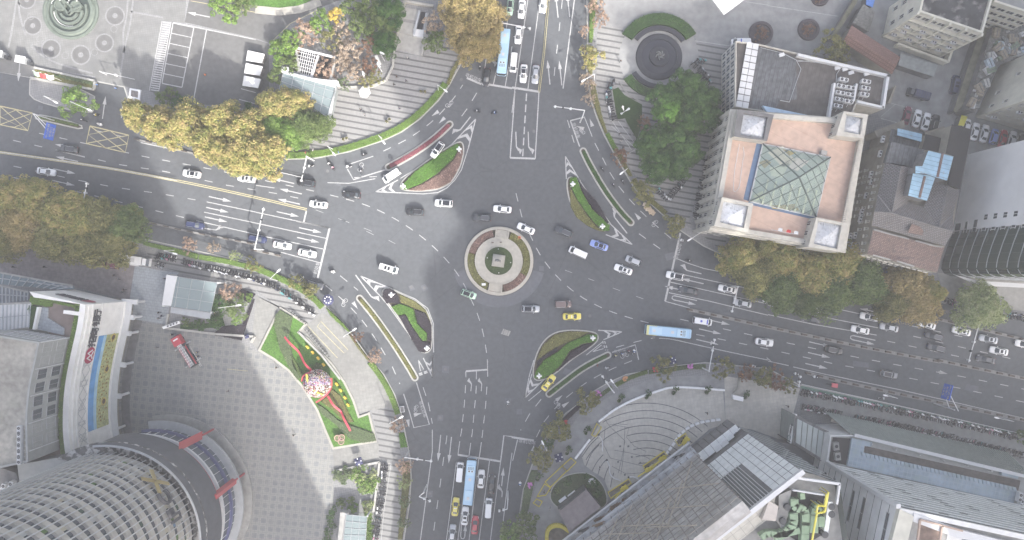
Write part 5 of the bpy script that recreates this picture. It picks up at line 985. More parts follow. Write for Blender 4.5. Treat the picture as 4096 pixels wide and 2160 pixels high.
for f,x,y,a,l,tp in((B,1143,437,20,'person in white coat nearest the metro stairs','white'),(B,1062,578,200,'person in dark clothes uppermost of the three on the striped pavement','dark'),(B,1132,610,30,'person in dark clothes right of the three on the striped pavement','navy'),(B,1042,637,220,'person in dark clothes lowest of the three on the striped pavement','dark'),(B,790,828,80,'person walking below the white parasol, upper one','dark'),(B,822,866,100,'person walking below the white parasol, lower one','grey'),(B,1083,818,60,'person alone in the middle of the striped pavement','navy'),(B,376,1152,10,'person in red at the kerb behind the signal pole','red'),(B,432,1132,10,'person in white at the kerb near the signal pole','white'),(B,625,1150,200,'person in blue behind the verge hedge','blue'),(C,818,462,70,'person standing at the left rim of the round fountain','dark'),(C,1518,678,100,'person in black walking beside the bank annex','dark'),(C,838,1112,90,'person walking in the narrow bike passage','dark'),(C,820,1066,90,'person in white in the narrow bike passage','white'),(C,812,1010,90,'person in dark clothes high in the narrow bike passage','dark'),(A,735,640,90,'guard in blue vest at the left gate post','blue'),(A,877,668,90,'guard in blue vest at the right gate post','blue'),(E,340,656,180,'person walking alone on the brown paving','dark'),(E,105,655,180,'person walking at the far left of the brown paving','dark'),(E,865,720,160,'person in dark coat below the maroon cars, upper one','dark'),(E,895,745,160,'person below the maroon cars, lower one','grey'),(E,938,828,30,'one of two people walking at the corner of the white facade','dark'),(E,920,845,30,'second of two people walking at the corner of the white facade','grey'),(E,1200,1000,10,'person in dark clothes left of the white sign slab, upper one','dark'),(E,1222,1025,10,'person in navy left of the white sign slab','navy'),(E,1198,1042,10,'person in grey left of the white sign slab, lowest','grey'),(E,1185,1262,200,'person crossing the plaza left of the red truck','grey'),(E,1245,745,90,'person at the left wall of the glass pavilion','dark'),(J,285,565,40,'person alone in the middle of the blue-grey plaza','dark'),(J,155,57,10,'person walking at the plaza edge of the flower lawn','dark'),(I,1722,235,120,'person on the plaza left of the flower lawn carrying a blue pole','navy'),(K,1470,400,20,'person in black on the plaza right of the step lines','dark'),(K,668,650,80,'person in white bending at the white hose on the plaza','white'),(K,658,815,80,'person in pale clothes low on the plaza','white'),(K,240,995,60,'person in dark clothes left of the oval lawn','dark'),(K,283,985,60,'person with yellow vest left of the oval lawn','yellow'),(K,283,1120,60,'person in white below the oval lawn','white'),(L,148,348,180,'person left of the short scooter row','dark'),(K,645,40,200,'person in red on the cycle lane','red')):
 person(f,x,y,a,l,tp,z=0. if 'cycle lane' in l else Z1+.035)
for x,y,l in((380,130,'worker standing at the front of the red ladder truck'),(830,440,'worker with yellow helmet beside the red cab'),(1150,660,'worker with yellow helmet beside the ladders'),(1160,790,'worker kneeling side of the ladders')):
 person(Fr(640,1320,7.545),x,y,200,l,'navy','stand',group='workers round the red truck',swap={'dark_hair':TOPS['yellow']})
for x,y,l in((553,388,'person in black standing left on the monument ring'),(692,380,'person in black standing right on the monument ring')):person(Fr(1840,880,4.2438),x,y,90,l,'dark','stand',1.0)
def rider(f,x,y,ang,label,top,col='black',z=0.,helm=True):
 p=W(f.p(x,y),.9); p.z=z; a=math.radians(ang); scooter(p,a,'scooter under '+label,'scooters being ridden',PAINTS[col],z,0)
 person(f,x,y,ang,label,top,'sit',z+.02,'riders',None if helm else{'helmet_white':m_hair})
for a in((B,1690,505,265,'the rider beside the black sedan','dark','black'),(B,1668,838,170,'the left rider of two crossing below the north stop line','grey','black'),(B,1797,850,5,'the rider in blue crossing below the north stop line','blue','black'),(B,412,1250,190,'the rider in white helmet nearest the signal pole','dark','white'),(B,550,1232,300,'the rider on the north-west cycle lane in pale coat','white','black'),(B,578,1262,300,'the rider in pink on the north-west cycle lane','pink','black'),(B,697,1255,190,'the rider in white on the north-west cycle lane','white','white'),(B,815,1165,200,'the cyclist in black on the north-west cycle lane','dark','black'),(B,795,1290,260,'the rider inside the north-west bike box','grey','dgrey'),(C,680,1275,130,'the rider in black on the north-east slip lane','dark','black'),(G,764,35,125,'the rider in navy on the north-east cycle lane','navy','dgrey'),(G,832,10,125,'the second rider on the north-east cycle lane','dark','black'),(G,1288,457,160,'the rider on a white scooter at the east stop line','white','white'),(A,722,868,10,'the rider in yellow at the gate drive','yellow','black'),(A,625,905,160,'the rider in dark clothes near the hedge refuge','dark','black'),(A,745,935,-15,'the rider in white below the gate drive','white','white'),(F,573,690,-15,'the rider in white alone inside the crossing','white','white'),(F,345,745,60,'the rider in black beside the loaded car','dark','white'),(J,1898,330,80,'the rider with white helmet on the south road','grey','white'),(K,60,940,85,'the rider in pale blue beside the south verge','blue','white'),(K,515,220,20,'the rider in black on the south-east cycle lane','dark','black'),(K,722,55,200,'the rider in grey on the south-east cycle lane','grey','silver'),(K,337,392,70,'the rider in black beside the red flower bed','dark','black'),(K,1830,48,170,'the rider in white above the right end of the plaza','white','white'),(K,1910,58,170,'the rider in pink above the right end of the plaza','pink','white'),(G,780,1325,60,'the rider in yellow in the south-east bike box','yellow','black'),(G,830,1312,80,'the rider in blue in the south-east bike box','blue','black'),(G,880,1290,80,'the rider in red in the south-east bike box','red','dgrey'),(G,920,1298,80,'the rider in teal jacket in the south-east bike box','blue','white'),(L,220,105,170,'the rider left of the white lamp on the east cycle lane','dark','white'),(L,365,128,170,'the rider in navy on the east cycle lane','navy','white'),(L,860,290,5,'the rider with white box on the east cycle lane','grey','white'),(G,1335,608,170,'the rider in black on the bank cycle lane','dark','black')):rider(*a)
# ================================================================ BUILDINGS
def xy(p):return Vector((p[0],p[1],0))
def centre(P):return sum((xy(p)for p in P),Vector())/len(P)
def at(P,z):return[Vector((p[0],p[1],z))for p in P]
def shell(t,P,z0,z1,deck,th,mw_,md,name='wall',dname='roof'):
 """outer walls, parapet top and the sunk roof deck"""
 P=ccw([xy(p)for p in P]); Pi=offset_poly(P,th); n=len(P); b=MB()
 for i in range(n):
  j=(i+1)%n; b.face([at([P[i]],z0)[0],at([P[j]],z0)[0],at([P[j]],z1)[0],at([P[i]],z1)[0]],mw_); b.face([at([P[i]],z1)[0],at([P[j]],z1)[0],at([Pi[j]],z1)[0],at([Pi[i]],z1)[0]],mw_); b.face([at([Pi[i]],z1)[0],at([Pi[j]],z1)[0],at([Pi[j]],deck)[0],at([Pi[i]],deck)[0]],mw_)
 b.build(name,t); b=MB(); b.face(at(Pi,deck),md); b.build(dname,t); return P,Pi
m_frame=mat('window_frame',(.55,.54,.5),.6,.05,2)
def windows(t,p,q,z0,z1,rows,cols,fw=.55,fh=.6,fm=None,gm=None,every=1.,proud=.06,sill=True):
 """single windows (frame > pane, sill) along the wall p -> q, outside on the right-hand side"""
 p,q=xy(p),xy(q); d=(q-p); Ln=d.length; d.normalize(); n=Vector((d.y,-d.x,0)); cw,rh=Ln/cols,(z1-z0)/rows
 for r in range(rows):
  for c in range(cols):
   if every<1 and rnd.random()>every:continue
   o=p+d*(cw*(c+.5)); zc=z0+rh*(r+.5); w_,h=cw*fw/2,rh*fh/2
   def P(u,v,k):e=o+d*u+n*k; return(e.x,e.y,zc+v)
   b=MB(); k=proud
   for u0,u1,v0,v1 in((-w_,w_,h-.12,h),(-w_,w_,-h,-h+.12),(-w_,-w_+.12,-h+.12,h-.12),(w_-.12,w_,-h+.12,h-.12),(-.05,.05,-h+.12,h-.12)):
    b.mesh([P(u0,v0,-.05),P(u1,v0,-.05),P(u1,v1,-.05),P(u0,v1,-.05),P(u0,v0,k),P(u1,v0,k),P(u1,v1,k),P(u0,v1,k)],[(4,5,6,7),(0,1,5,4),(1,2,6,5),(2,3,7,6),(3,0,4,7)],fm or m_frame)
   f=b.build('window',t); b=MB(); b.face([P(-w_,-h,.02),P(w_,-h,.02),P(w_,h,.02),P(-w_,h,.02)],gm or m_glass); pn=b.build('pane',None); pn.data.transform(Matrix.Translation(-parent_off(t))); pn.parent=f
   if sill:
    b=MB(); b.mesh([P(-w_-.15,-h-.12,0),P(w_+.15,-h-.12,0),P(w_+.15,-h,0),P(-w_-.15,-h,0),P(-w_-.15,-h-.12,.3),P(w_+.15,-h-.12,.3),P(w_+.15,-h,.3),P(-w_-.15,-h,.3)],[(4,5,6,7),(0,1,5,4),(1,2,6,5),(2,3,7,6),(3,0,4,7)],fm or m_frame); s_=b.build('sill',None); s_.data.transform(Matrix.Translation(-parent_off(t))); s_.parent=f
PF=Fr(2760,120,1207/800)
# ---- the bank
m_bank=mat('bank_stone',(.46,.445,.40),.85,.12,.8,.1,.12); overlay(m_bank,blotch(.8,.6,.75,.4),(.27,.255,.23))
m_terra=mat('terracotta_deck',(.52,.385,.315),.9,.08,.8,.1,.1); overlay(m_terra,blotch(.25,.6,.72,.5),(.40,.25,.19)); overlay(m_terra,bricks(400,3.4,-27,.03),(.42,.28,.22))
m_rib=mat('ribbed_white_roof',(.55,.57,.60),.6,.1,1.5); overlay(m_rib,blotch(1.4,.55,.72,.8),(.22,.23,.25))
BQ=PF.w('258 485 1066 548 938 1332 138 1194',16)
bank=thing('bank_building','classical stone bank with terracotta roof, four corner towers and a glass pyramid','building',centre(BQ))
BP,BPi=shell(bank,BQ,0,16,14.8,1.1,m_bank,m_terra)
b=MB(); C0=[offset_poly(BP,-.45),offset_poly(BP,-.02)]
for z0,z1 in((14.6,15.3),(11.2,11.5)):
 for i in range(4):j=(i+1)%4; b.prism(at([C0[0][i],C0[0][j],C0[1][j],C0[1][i]],z0),at([C0[0][i],C0[0][j],C0[1][j],C0[1][i]],z1),m_bank,cap0=True)
b.build('cornice',bank)
ord_=sorted(BP,key=lambda p:p.x); wl=sorted(ord_[:2],key=lambda p:-p.y); wf=sorted(sorted(BP,key=lambda p:p.y)[:2],key=lambda p:p.x)
windows(bank,wl[0],wl[1],.8,14.2,3,11,.42,.62,sill=False); windows(bank,wf[0],wf[1],.8,14.2,3,9,.42,.62)
for i in range(12):
 p=wl[0].lerp(wl[1],(i+.02)/11.04); b=MB(); b.box((p.x-.2,p.y,7.2),(.7,.9,14.4),m_bank,math.radians(12)); b.build('pilaster',bank)
for i,(o_,in_,z)in enumerate((('288 478 506 510 466 670 266 642','325 502 470 526 446 656 302 630',18.6),('927 490 1076 510 1048 655 882 636','945 505 1046 528 1030 632 930 612',19.),('194 1008 382 1048 352 1222 146 1182','203 1030 353 1062 326 1196 180 1160',19.),('764 1130 953 1168 918 1340 714 1310','776 1150 916 1178 889 1322 746 1290',19.))):
 P=ccw(PF.w(o_,z)); In=ccw(PF.w(in_,z)); b=MB(); n=4
 mk=m_bank if i else m_dconc
 for k in range(n):
  j=(k+1)%n; b.face(at([P[k],P[j]],12)+at([P[j],P[k]],z),m_bank)
  b.face([*at([P[k],P[j]],z),*at([In[j],In[k]],z)],mk); b.face([*at([In[k],In[j]],z),*at([In[j],In[k]],z-1.0)],mk)
 tw=b.build('corner_tower',bank); b=MB(); c=centre(In); ap=Vector((c.x,c.y,z+.35))
 for k in range(n):
  a,d=at([In[k],In[(k+1)%n]],z-.9); b.face([a,d,ap],m_rib)
  for u in range(1,10):
   f=u/10; e=a.lerp(d,f); g_=1-abs(2*f-1); v=e+((a+d)/2-e)*0; q=e.lerp(ap+(e-(a+d)/2)*.0,g_*.94); q=e+((ap-(a+d)/2))*g_*.96; b.beam(e+Vector((0,0,.05)),q+Vector((0,0,.05)),.12,.12,m_rib)
 o=b.build('roof'); o.data.transform(Matrix.Translation(-parent_off(bank))); o.parent=tw
 if i:windows(bank,*(sorted(P,key=lambda p:p.x)[:2][::-1]if False else(P[3],P[0])),12.5,18,1,3,.5,.5,sill=False)
m_pyr=glassy('pyramid_glass',(.40,.50,.46),.33,.05,.7); m_mull=mat('mullion_grey',(.10,.125,.12),.5,0)
PB=PF.w('440 686 848 768 762 1130 358 1035',15.4); AP=W(PF.p(660,888),22.)
py=thing('glass_pyramid','green glass pyramid skylight on the terracotta roof of the bank','skylight',centre(PB)+Vector((0,0,14.8)))
b=MB(); b.prism(at(PB,14.82),at(PB,15.3),m_wmetal); b.build('kerb',py)
b=MB(); b.face(ccw(at(offset_poly(PB,.3),15.35)),mat('atrium_floor',(.36,.43,.38),.8,.15,.3)); b.build('atrium_floor',py)
for tx,c in(('470 740 560 700 640 790 560 830',(.62,.60,.48)),('480 830 600 800 560 890 490 880',(.50,.56,.44)),('560 720 640 740 600 760',(.55,.42,.10)),('415 800 460 780 490 800 450 835',(.30,.26,.12)),('640 770 720 790 650 850 590 830',(.66,.62,.55)),('380 1000 440 970 450 1010 400 1030',(.52,.58,.40)),('480 1060 640 1050 660 1090 500 1080',(.30,.25,.20))):
 b=MB(); b.face(ccw(PF.w(tx,15.42)),mat('atrium_panel_%d'%(c[0]*100+c[1]*10),c,.8,.1,1)); b.build('atrium_panel',py)
for i in range(7):a=PB[2].lerp(PB[3],.1+.12*i); d=PB[1].lerp(PB[0],.1+.12*i); b=MB(); b.beam(at([a],16.0)[0],at([a.lerp(d,.42)],16)[0],.35,.3,mat('atrium_beam',(.5,.55,.42),.8,.1,1)); b.build('atrium_beam',py)
for k in range(4):
 A_,B_=PB[k],PB[(k+1)%4]; b=MB(); b.face([A_,B_,AP]if(B_-A_).cross(AP-A_).z>0 else[B_,A_,AP],m_pyr); b.build('glass_face',py); b=MB()
 for i in range(1,5):
  f=i/5; b.bar(A_.lerp(B_,f),B_.lerp(AP,1-f),.09,m_mull,4); b.bar(A_.lerp(B_,f),A_.lerp(AP,f),.09,m_mull,4)
 b.bar(A_,AP,.2,m_mull,5); b.bar(A_,B_,.10,m_wmetal,5); b.build('glazing_bar',py)
m_bgut=mat('blue_gutter',(.11,.17,.27),.5,.1,1); b=MB()
for tx in('402 684 436 690 352 1032 322 1022','352 1036 760 1130 756 1146 352 1052'):b.face(ccw(PF.w(tx,14.83)),m_bgut)
b.build('gutter',bank)
for tx in('298 688 285 760 268 850 262 950 265 980 285 970 300 940 308 870 318 790 328 760 322 705',):
 b=MB(); Pn=smooth_line(PF.w(tx,14.84),2); [b.bar(a,d,.07,m_wmetal,4)for a,d in zip(Pn[:-1],Pn[1:])]; b.build('roof_hose',bank)
b=MB()
for i in range(40):e=BP[[k for k in range(4)if BP[k]==max(BP,key=lambda p:p.x+p.y*.2)][0]]; a=PF.w('1040 665',16)[0].lerp(PF.w('935 1165',16)[0],i/39); b.box((a.x-.6,a.y,16.35),(.9,.35,.7),m_bank,.2)
b.build('balustrade',bank)
b=MB(); b.box((*W(PF.p(803,742),15.4)[:2],15.4),(1.4,1.,1.2),m_conc,-.2); b.build('vent_box',bank)
for i,(x,y,c)in enumerate(((465,1195,'white'),(530,1200,'white'),(580,1210,'red'),(625,1218,'white'))):
 if i==0:continue
 t=thing('roof_flag',f'{"small red flag" if c == "red" else "small white flag"} on the front roof edge of the bank, {("left", "left", "middle", "right")[i]} of three','flag',W(PF.p(x-40,y+5),16.2)); q=t.location
 b=MB(); b.bar(q,q+Vector((2.4,-.5,.8)),.05,m_wmetal,5); b.build('flagpole',t); b=MB(); e=q+Vector((1.4,-.3,.5)); b.mesh([e,e+Vector((.9,-.2,.3)),e+Vector((1.1,.5,.1)),e+Vector((.5,.7,0)),e+Vector((.1,.6,.15))],[(0,1,2,3,4)],mat('flag_'+c,(.55,.06,.06)if c=='red' else(.7,.7,.7),.7,0)); b.build('flag_cloth',t)
 # ---- bank annex
m_tar=mat('dark_felt_roof',(.11,.117,.127),.9,.3,.9,.1,.2); overlay(m_tar,bricks(400,1.0,-102,.05),(.05,.052,.058)); overlay(m_tar,blotch(1.,.5,.7,.6,(.35,2.5),-12),(.17,.18,.19))
m_tar2=mat('brown_felt_roof',(.10,.093,.09),.9,.2,.8,.1,.2); overlay(m_tar2,bricks(400,1.0,-102,.04),(.07,.065,.063)); overlay(m_tar2,blotch(.3,.55,.75,.4),(.16,.15,.145))
AQ=PF.w('276 66 420 84 655 140 1207 268 1175 474 1010 424 985 498 845 545 350 478 272 462',11.5)
an=thing('bank_annex','dark felt roofed annex behind the bank with a strip of white roof panels','building',centre(AQ)); shell(an,AQ,0,11.5,10.9,.25,m_bank,m_tar2)
b=MB(); b.face(ccw(PF.w('412 102 640 170 645 420 540 425 505 500 358 472',10.93)),m_tar); b.build('ribbed_roof',an)
wq=PF.w('345 68 418 84 352 476 276 462',11.7)
for i in range(10):
 for j in range(2):
  f=lambda u,v:wq[0].lerp(wq[3],u).lerp(wq[1].lerp(wq[2],u),v); b=MB(); u0,u1,v0,v1=i/10+.006,(i+1)/10-.006,j/2+.02,(j+1)/2-.02; b.slab([f(u0,v0),f(u1,v0),f(u1,v1),f(u0,v1)],11.52,11.7,m_wmetal); b.build('roof_panel',an)
b=MB(); b.slab(PF.w('440 456 860 545 850 614 498 544',12.2),11,12.2,mat('pale_blue_roof',(.42,.56,.70),.6,.1,.8)); b.build('blue_roof',an)
for tx in('655 140 1207 268 1203 284 650 156','1190 268 1207 268 1175 474 1160 468','1010 424 1172 460 1172 474 1010 438','868 318 880 320 845 545 832 540','1002 322 1014 325 995 430 985 428'):b=MB(); b.slab(PF.w(tx,12.2),10.92,12.2,m_wmetal); b.build('parapet',an)
e0,e1=PF.w('276 66',11.5)[0],PF.w('272 462',11.5)[0]; windows(an,e0,e1,.6,11.,3,8,.8,.8,m_wmetal,glassy('annex_glass',(.10,.12,.14)),sill=False)
b=MB(); [[b.bar(a,d,.08,m_metal,5)for a,d in zip(Q_[:-1],Q_[1:])]for Q_ in[PF.w(s_,11.05)for s_ in('425 105 560 140 640 180 670 235 640 320 600 435 545 425','640 182 760 195 870 215','650 190 800 180 860 200','905 235 885 265 882 318')]]; b.build('roof_conduit',an)
def ac_proto():
 t=thing('air_conditioner',None,'air conditioner'); b=MB(); b.box((0,0,.75),(2.5,1.0,1.3),m_wmetal); b.box((0,-.1,.06),(2.7,.9,.12),m_metal); b.build('casing',t)
 for s in(-.62,.62):b=MB(); b.lathe([(.40,1.4),(.46,1.45),(.46,1.4)],m_wmetal,(s,0,0),14); b.disc((s,0,1.415),.40,m_trim,14); b.disc((s,0,1.425),.10,m_metal,8); b.build('fan',t)
 b=MB(); [b.bar((x,-.5,.3),(x-.25,-1.4,.1),.05,m_wmetal,4)for x in(-.9,.3)]; b.build('pipe',t); return t
ACP=ac_proto()
def ac(f,x,y,ang,z,label,group,sc=1.):return place(ACP,W(f.p(x,y),z+.7)*1-Vector((0,0,.7)),math.radians(ang),label,group,sc)
for x,y in((925,301),(1060,312),(908,340),(966,350),(1056,352),(903,380),(962,391),(1050,390),(896,420),(955,433),(890,460)):ac(PF,x,y,-12,10.95,'white twin fan air conditioner in the rows on the dark annex roof of the bank','air conditioners on the annex roof',.86)
for x,y in((890,229),(935,237),(972,258),(1066,265),(553,150)):
 t=thing('roof_hood','small white vent hood along the back edge of the annex roof','vent hood',W(PF.p(x,y),11.4)-Vector((0,0,.45)),.3,'vent hoods on the annex roof'); b=LB(t); b.box((0,0,.3),(1.1,.7,.5),m_wmetal); b.box((0,0,.6),(1.3,.85,.08),m_wmetal); b.build('hood')
 # ---- tile roofed building
QF=Fr(3360,440,1388/736)
m_tile=mat('grey_roof_tile',(.20,.195,.20),.9,.25,2.5,.15,.15); overlay(m_tile,blotch(2.2,.55,.7,.7),(.22,.175,.15)); overlay(m_tile,bricks(.5,.35,-12,.05,.5),(.07,.068,.07))
m_rtile=mat('red_roof_tile',(.235,.175,.155),.9,.25,2.5,.15,.15); overlay(m_rtile,blotch(1.2,.5,.68,.7),(.10,.095,.10)); overlay(m_rtile,bricks(.5,.35,-12,.05,.5),(.10,.07,.065))
m_twl=mat('ochre_wall',(.27,.255,.215),.9,.12,.6,.1,.12)
TQ=QF.w('392 238 640 300 830 566 896 606 852 915 792 1028 732 1226 204 1086 240 864 284 640 344 392',14.)
tb=thing('tiled_roof_building','old building with grey and red tiled hip roofs right of the bank','building',centre(TQ)); b=MB(); b.slab(TQ,0,13.9,m_twl); b.build('wall',tb)
def roofp(t,nm,pl,m):
 b=MB()
 for f in pl:v=[W(QF.p(x,y),z)for x,y,z in f]; n_=(v[1]-v[0]).cross(v[2]-v[0]); b.face(v if n_.z>0 else v[::-1],m)
 return b.build(nm,t)
roofp(tb,'roof',[[(340,392,14.2),(284,640,14.2),(390,775,17.8),(460,425,17.5)],[(460,425,17.5),(390,775,17.8),(512,695,15.5),(570,430,15.5)],[(262,765,17.9),(284,640,14.2),(390,775,17.8)],[(390,775,17.8),(740,885,17.8),(632,732,15.5),(512,695,15.5)],[(632,732,15.5),(740,885,17.8),(815,572,17.5),(705,542,15.5)],[(815,572,17.5),(745,885,17.8),(852,790,14.6),(896,606,14.2)],[(745,885,17.8),(856,915,17.4),(852,790,14.6)]],m_tile)
roofp(tb,'front_roof',[[(258,765,17.9),(240,870,15.3),(792,1028,15.3),(856,915,17.5),(740,883,17.85),(390,773,17.85)]],m_tile)
roofp(tb,'lower_roof',[[(250,900,15.2),(205,1086,13.95),(732,1226,13.95),(785,1040,15.2)]],m_rtile)
roofp(tb,'dormer',[[(540,860,17.4),(512,925,17.1),(620,945,16.2),(640,890,16.6)]],m_rtile)
b=MB()
for s_ in('258 765 390 774 740 884 856 914','284 640 390 776','852 790 745 886','460 425 392 772','815 572 745 884'):Q_=QF.w(s_,18.0); [b.bar(a,d,.12,m_dconc,5)for a,d in zip(Q_[:-1],Q_[1:])]
b.build('ridge_cap',tb); b=MB()
for s_ in('255 902 390 940 520 972','570 985 700 1022 770 1035','520 925 620 945','250 1095 380 1130','430 1140 560 1180'):Q_=QF.w(s_,15.5); [b.beam(a,d,.35,.12,m_conc)for a,d in zip(Q_[:-1],Q_[1:])]
b.build('gutter',tb)
b=MB(); b.slab(QF.w('390 240 640 302 572 432 345 392',15.2),13.9,15.2,m_tar); b.build('flat_roof',tb)
TP=ccw([xy(p)for p in TQ]); wsort=sorted(TP,key=lambda p:p.x)[:4]; wsort=sorted(wsort,key=lambda p:-p.y)
windows(tb,wsort[0],wsort[1],1,13.5,4,5,.32,.5,every=.85); windows(tb,wsort[1],wsort[2],1,13.5,4,4,.32,.5,every=.85); windows(tb,wsort[2],wsort[3],1,13.5,4,4,.32,.5,every=.85)
fr_=sorted(TP,key=lambda p:p.y)[:2]; fr_=sorted(fr_,key=lambda p:p.x); windows(tb,fr_[0],fr_[1],1,13,4,12,.5,.6)
for x,y,z in((235,485,9),(240,540,9),(200,645,8),(165,770,8),(155,822,8),(115,945,7),(145,975,7),(80,950,6),(95,1020,7),(60,1020,6),(325,218,10),(305,328,11)):ac(QF,x,y,-14+90,z,'air conditioner hung on the west wall of the tiled building','air conditioners on the tiled building wall',.62)
m_tin=mat('blue_tin',(.30,.47,.60),.55,.12,.6,.2,.1); overlay(m_tin,bricks(400,1.05,-14,.05),(.16,.24,.32)); overlay(m_tin,blotch(.9,.62,.75,.6),(.28,.24,.2))
def flat(name,label,cat,f,tx,z0,z1,m,ms=None,ridge=None):
 P=f.w(tx,z1); t=thing(name,label,cat,centre(P)+Vector((0,0,z0))); b=MB(); Pi=offset_poly(P,.15); b.slab(Pi,z0,z1-.15,ms or m_dconc); b.build('wall',t); b=MB(); b.slab(P,z1-.14,z1,m); b.build('roof',t)
 if ridge:b=MB(); Q_=f.w(ridge,z1+.1); b.beam(Q_[0],Q_[1],.5,.2,mat('rust_iron',(.16,.11,.10),.8,.2,2)); b.build('ridge_cap',t)
 return t
flat('tin_shed','long blue tin roof at the back of the tiled building','shed',QF,'436 138 620 180 614 240 432 190',9,11.5,m_tin); flat('tin_shed','largest blue tin roof with rusty ridge among the tiled roofs','shed',QF,'668 305 856 350 808 532 722 506 640 478 570 478 572 422 622 425',15.4,20.,m_tin,ridge='775 325 735 505'); flat('tin_shed','lower blue tin roof with rusty ridge among the tiled roofs','shed',QF,'552 478 722 500 656 684 516 645',15.4,19.,m_tin,ridge='640 500 600 660')
flat('rear_wing','black felt roof below the long blue tin roof','building',QF,'388 142 432 150 432 192 612 242 604 300 370 246',0,10,m_tar,m_twl); flat('rear_wing','black felt roof between two blue tin roofs','building',QF,'650 182 848 232 800 332 668 302 618 300',0,12,m_trim,m_twl); flat('rear_wing','long black flat roof left of the white tower','building',QF,'845 108 996 146 905 598 812 560 862 348 800 325',0,15.5,m_trim,m_twl)
flat('yard_shed','yellow roof over the entry of the white tower yard','shed',D,'1462 868 1505 880 1478 950 1436 945',.14,2.6,mat('yellow_roof',(.60,.56,.08),.7,.1,1)); flat('tin_shed','corrugated grey lean-to roof below the cream building','shed',D,'1000 402 1282 492 1250 578 984 492',.14,3.2,mat('corrugated_grey',(.27,.29,.29),.7,.15,1,.2,.1))
# parapet walls of the back yard
for tx,z,l in(('800 990 1025 905 1035 960 830 1040',10,'ochre gable wall top beside the bay row'),('1180 1000 1330 950 1335 985 1195 1030',11,'ochre parapet wall below the black car'),('1395 940 1330 1000 1345 1050 1385 1030',13,'pale gable wall beside the long black roof'),('905 775 960 640 970 650 925 780',9,'narrow white board wall beside the annex')):flat('yard_wall',l,'wall',D,tx,.14,z*.6,m_twl,m_twl)
# ---- white and glass tower on the right edge
m_wt=mat('white_cladding',(.78,.78,.77),.6,.05,.3,.1,.05); m_gt=glassy('green_tower_glass',(.022,.045,.038),rough=.06); GB=[W(p)for p in((3869,618),(3811,925),(3788,985),(3770,1040),(3764,1075),(3775,1094),(3800,1104),(3850,1111),(4150,1126),(4420,1140),(4420,560))]
tw=thing('glass_tower','tall tower with white upper wall and rounded green glass corner at the right edge','building',centre(GB)); b=MB(); b.slab(GB[:2]+[W((3900,925)),W((4420,900)),W((4420,560))],0,88,m_wt); b.build('white_wall',tw); b=MB(); b.slab([W((3812,926))]+GB[2:10]+[W((4420,901)),W((3900,926))],0,88,m_gt); b.build('glass_wall',tw)
cv=[GB[1]]+smooth_line(GB[2:9],2)
for i in range(1,24):b=MB(); Q_=at(cv,3.4*i); [b.beam(a,d,.2,.22,m_metal)for a,d in zip(Q_[:-1],Q_[1:])]; b.build('floor_band',tw)
for i in range(6):p=cv[int(len(cv)*i/6)];
b=MB()
for p in resample(cv,2.2):b.bar(at([p],0)[0],at([p],88)[0],.07,m_dmetal,4)
b.build('mullion',tw)
d_=(GB[1]-GB[0]).normalized()
for z,u,w_,h in[(1.8,20.5,4.2,2.4),(5,20.2,4.2,1.2),(8.4,20,4.2,1.6)]+[(11.8+3.3*k,u,1.5,1.5)for k in range(8)for u in(17.6,20.9)]:
 p0=GB[0]+d_*(u-w_/2+.0); p1=GB[0]+d_*(u+w_/2); windows(tw,p0,p1,z-h/2,z+h/2,1,1,1,1,m_wt,sill=False)
b=MB(); b.slab([W((3775,1100)),W((3860,1122)),W((4150,1140)),W((4150,1155)),W((3860,1140))],4.5,4.9,m_wmetal); b.build('canopy',tw)
# ---- cream building top right
m_crm=mat('cream_wall',(.62,.60,.51),.85,.08,.5,.1,.08); m_mott=mat('mottled_black_roof',(.07,.07,.072),.9,.3,.5,.1,.2); overlay(m_mott,blotch(.35,.52,.66,.85),(.34,.33,.31))
CQ=D.w('1140 88 1620 252 1690 5 1730 -140 1190 -140',16.); cb=thing('cream_office','cream five storey building with ledged windows and mottled black roof','building',centre(CQ)); shell(cb,CQ,0,16,15.3,.5,m_crm,m_mott); p0,p1=CQ[0],CQ[1]
windows(cb,p0,p1,.8,15.2,5,8,.82,.5); b=MB(); dd=(xy(p1)-xy(p0)); nn=Vector((dd.y,-dd.x,0)).normalized()
for k in range(5):
 b=MB(); a,e=at([xy(p0)+nn*.45,xy(p1)+nn*.45],2.9*k+.7); b.beam(a,e,.9,.35,m_crm); b.build('ledge',cb)
for k in range(5):b=MB(); a=xy(p0).lerp(xy(p1),k/4)+nn*.3; b.box((a.x,a.y,8),(.5,.7,16),m_crm,math.atan2(dd.y,dd.x)); b.build('pilaster',cb)
for k in range(4):
 for j in range(3):a=xy(p0).lerp(xy(p1),.08+.25*k+.05*(j%2))+nn*1.0; ac_=place(ACP,at([a],3.2+2.9*j+.2)[0],math.atan2(dd.y,dd.x),'white air conditioner on a ledge of the cream building','air conditioners on the cream building',.5)
windows(cb,CQ[4],CQ[0],2,14,3,2,.3,.5)
b=MB(); gq=D.w('945 348 1322 486 1356 384 1150 330',.15); [b.beam(at([a],1.2)[0],at([d],1.2)[0],.6,2.2,m_crm)for a,d in zip(gq[:3],gq[1:])]; b.build('yard_wall',cb)
C2=D.w('1704 12 2050 125 2050 -140 1750 -140',15.); c2=thing('cream_office','cream wing at the top right corner with ledged windows','building',centre(C2)); shell(c2,C2,0,15,14.4,.5,m_crm,m_conc); windows(c2,C2[0],C2[1],.8,14,5,5,.8,.5)
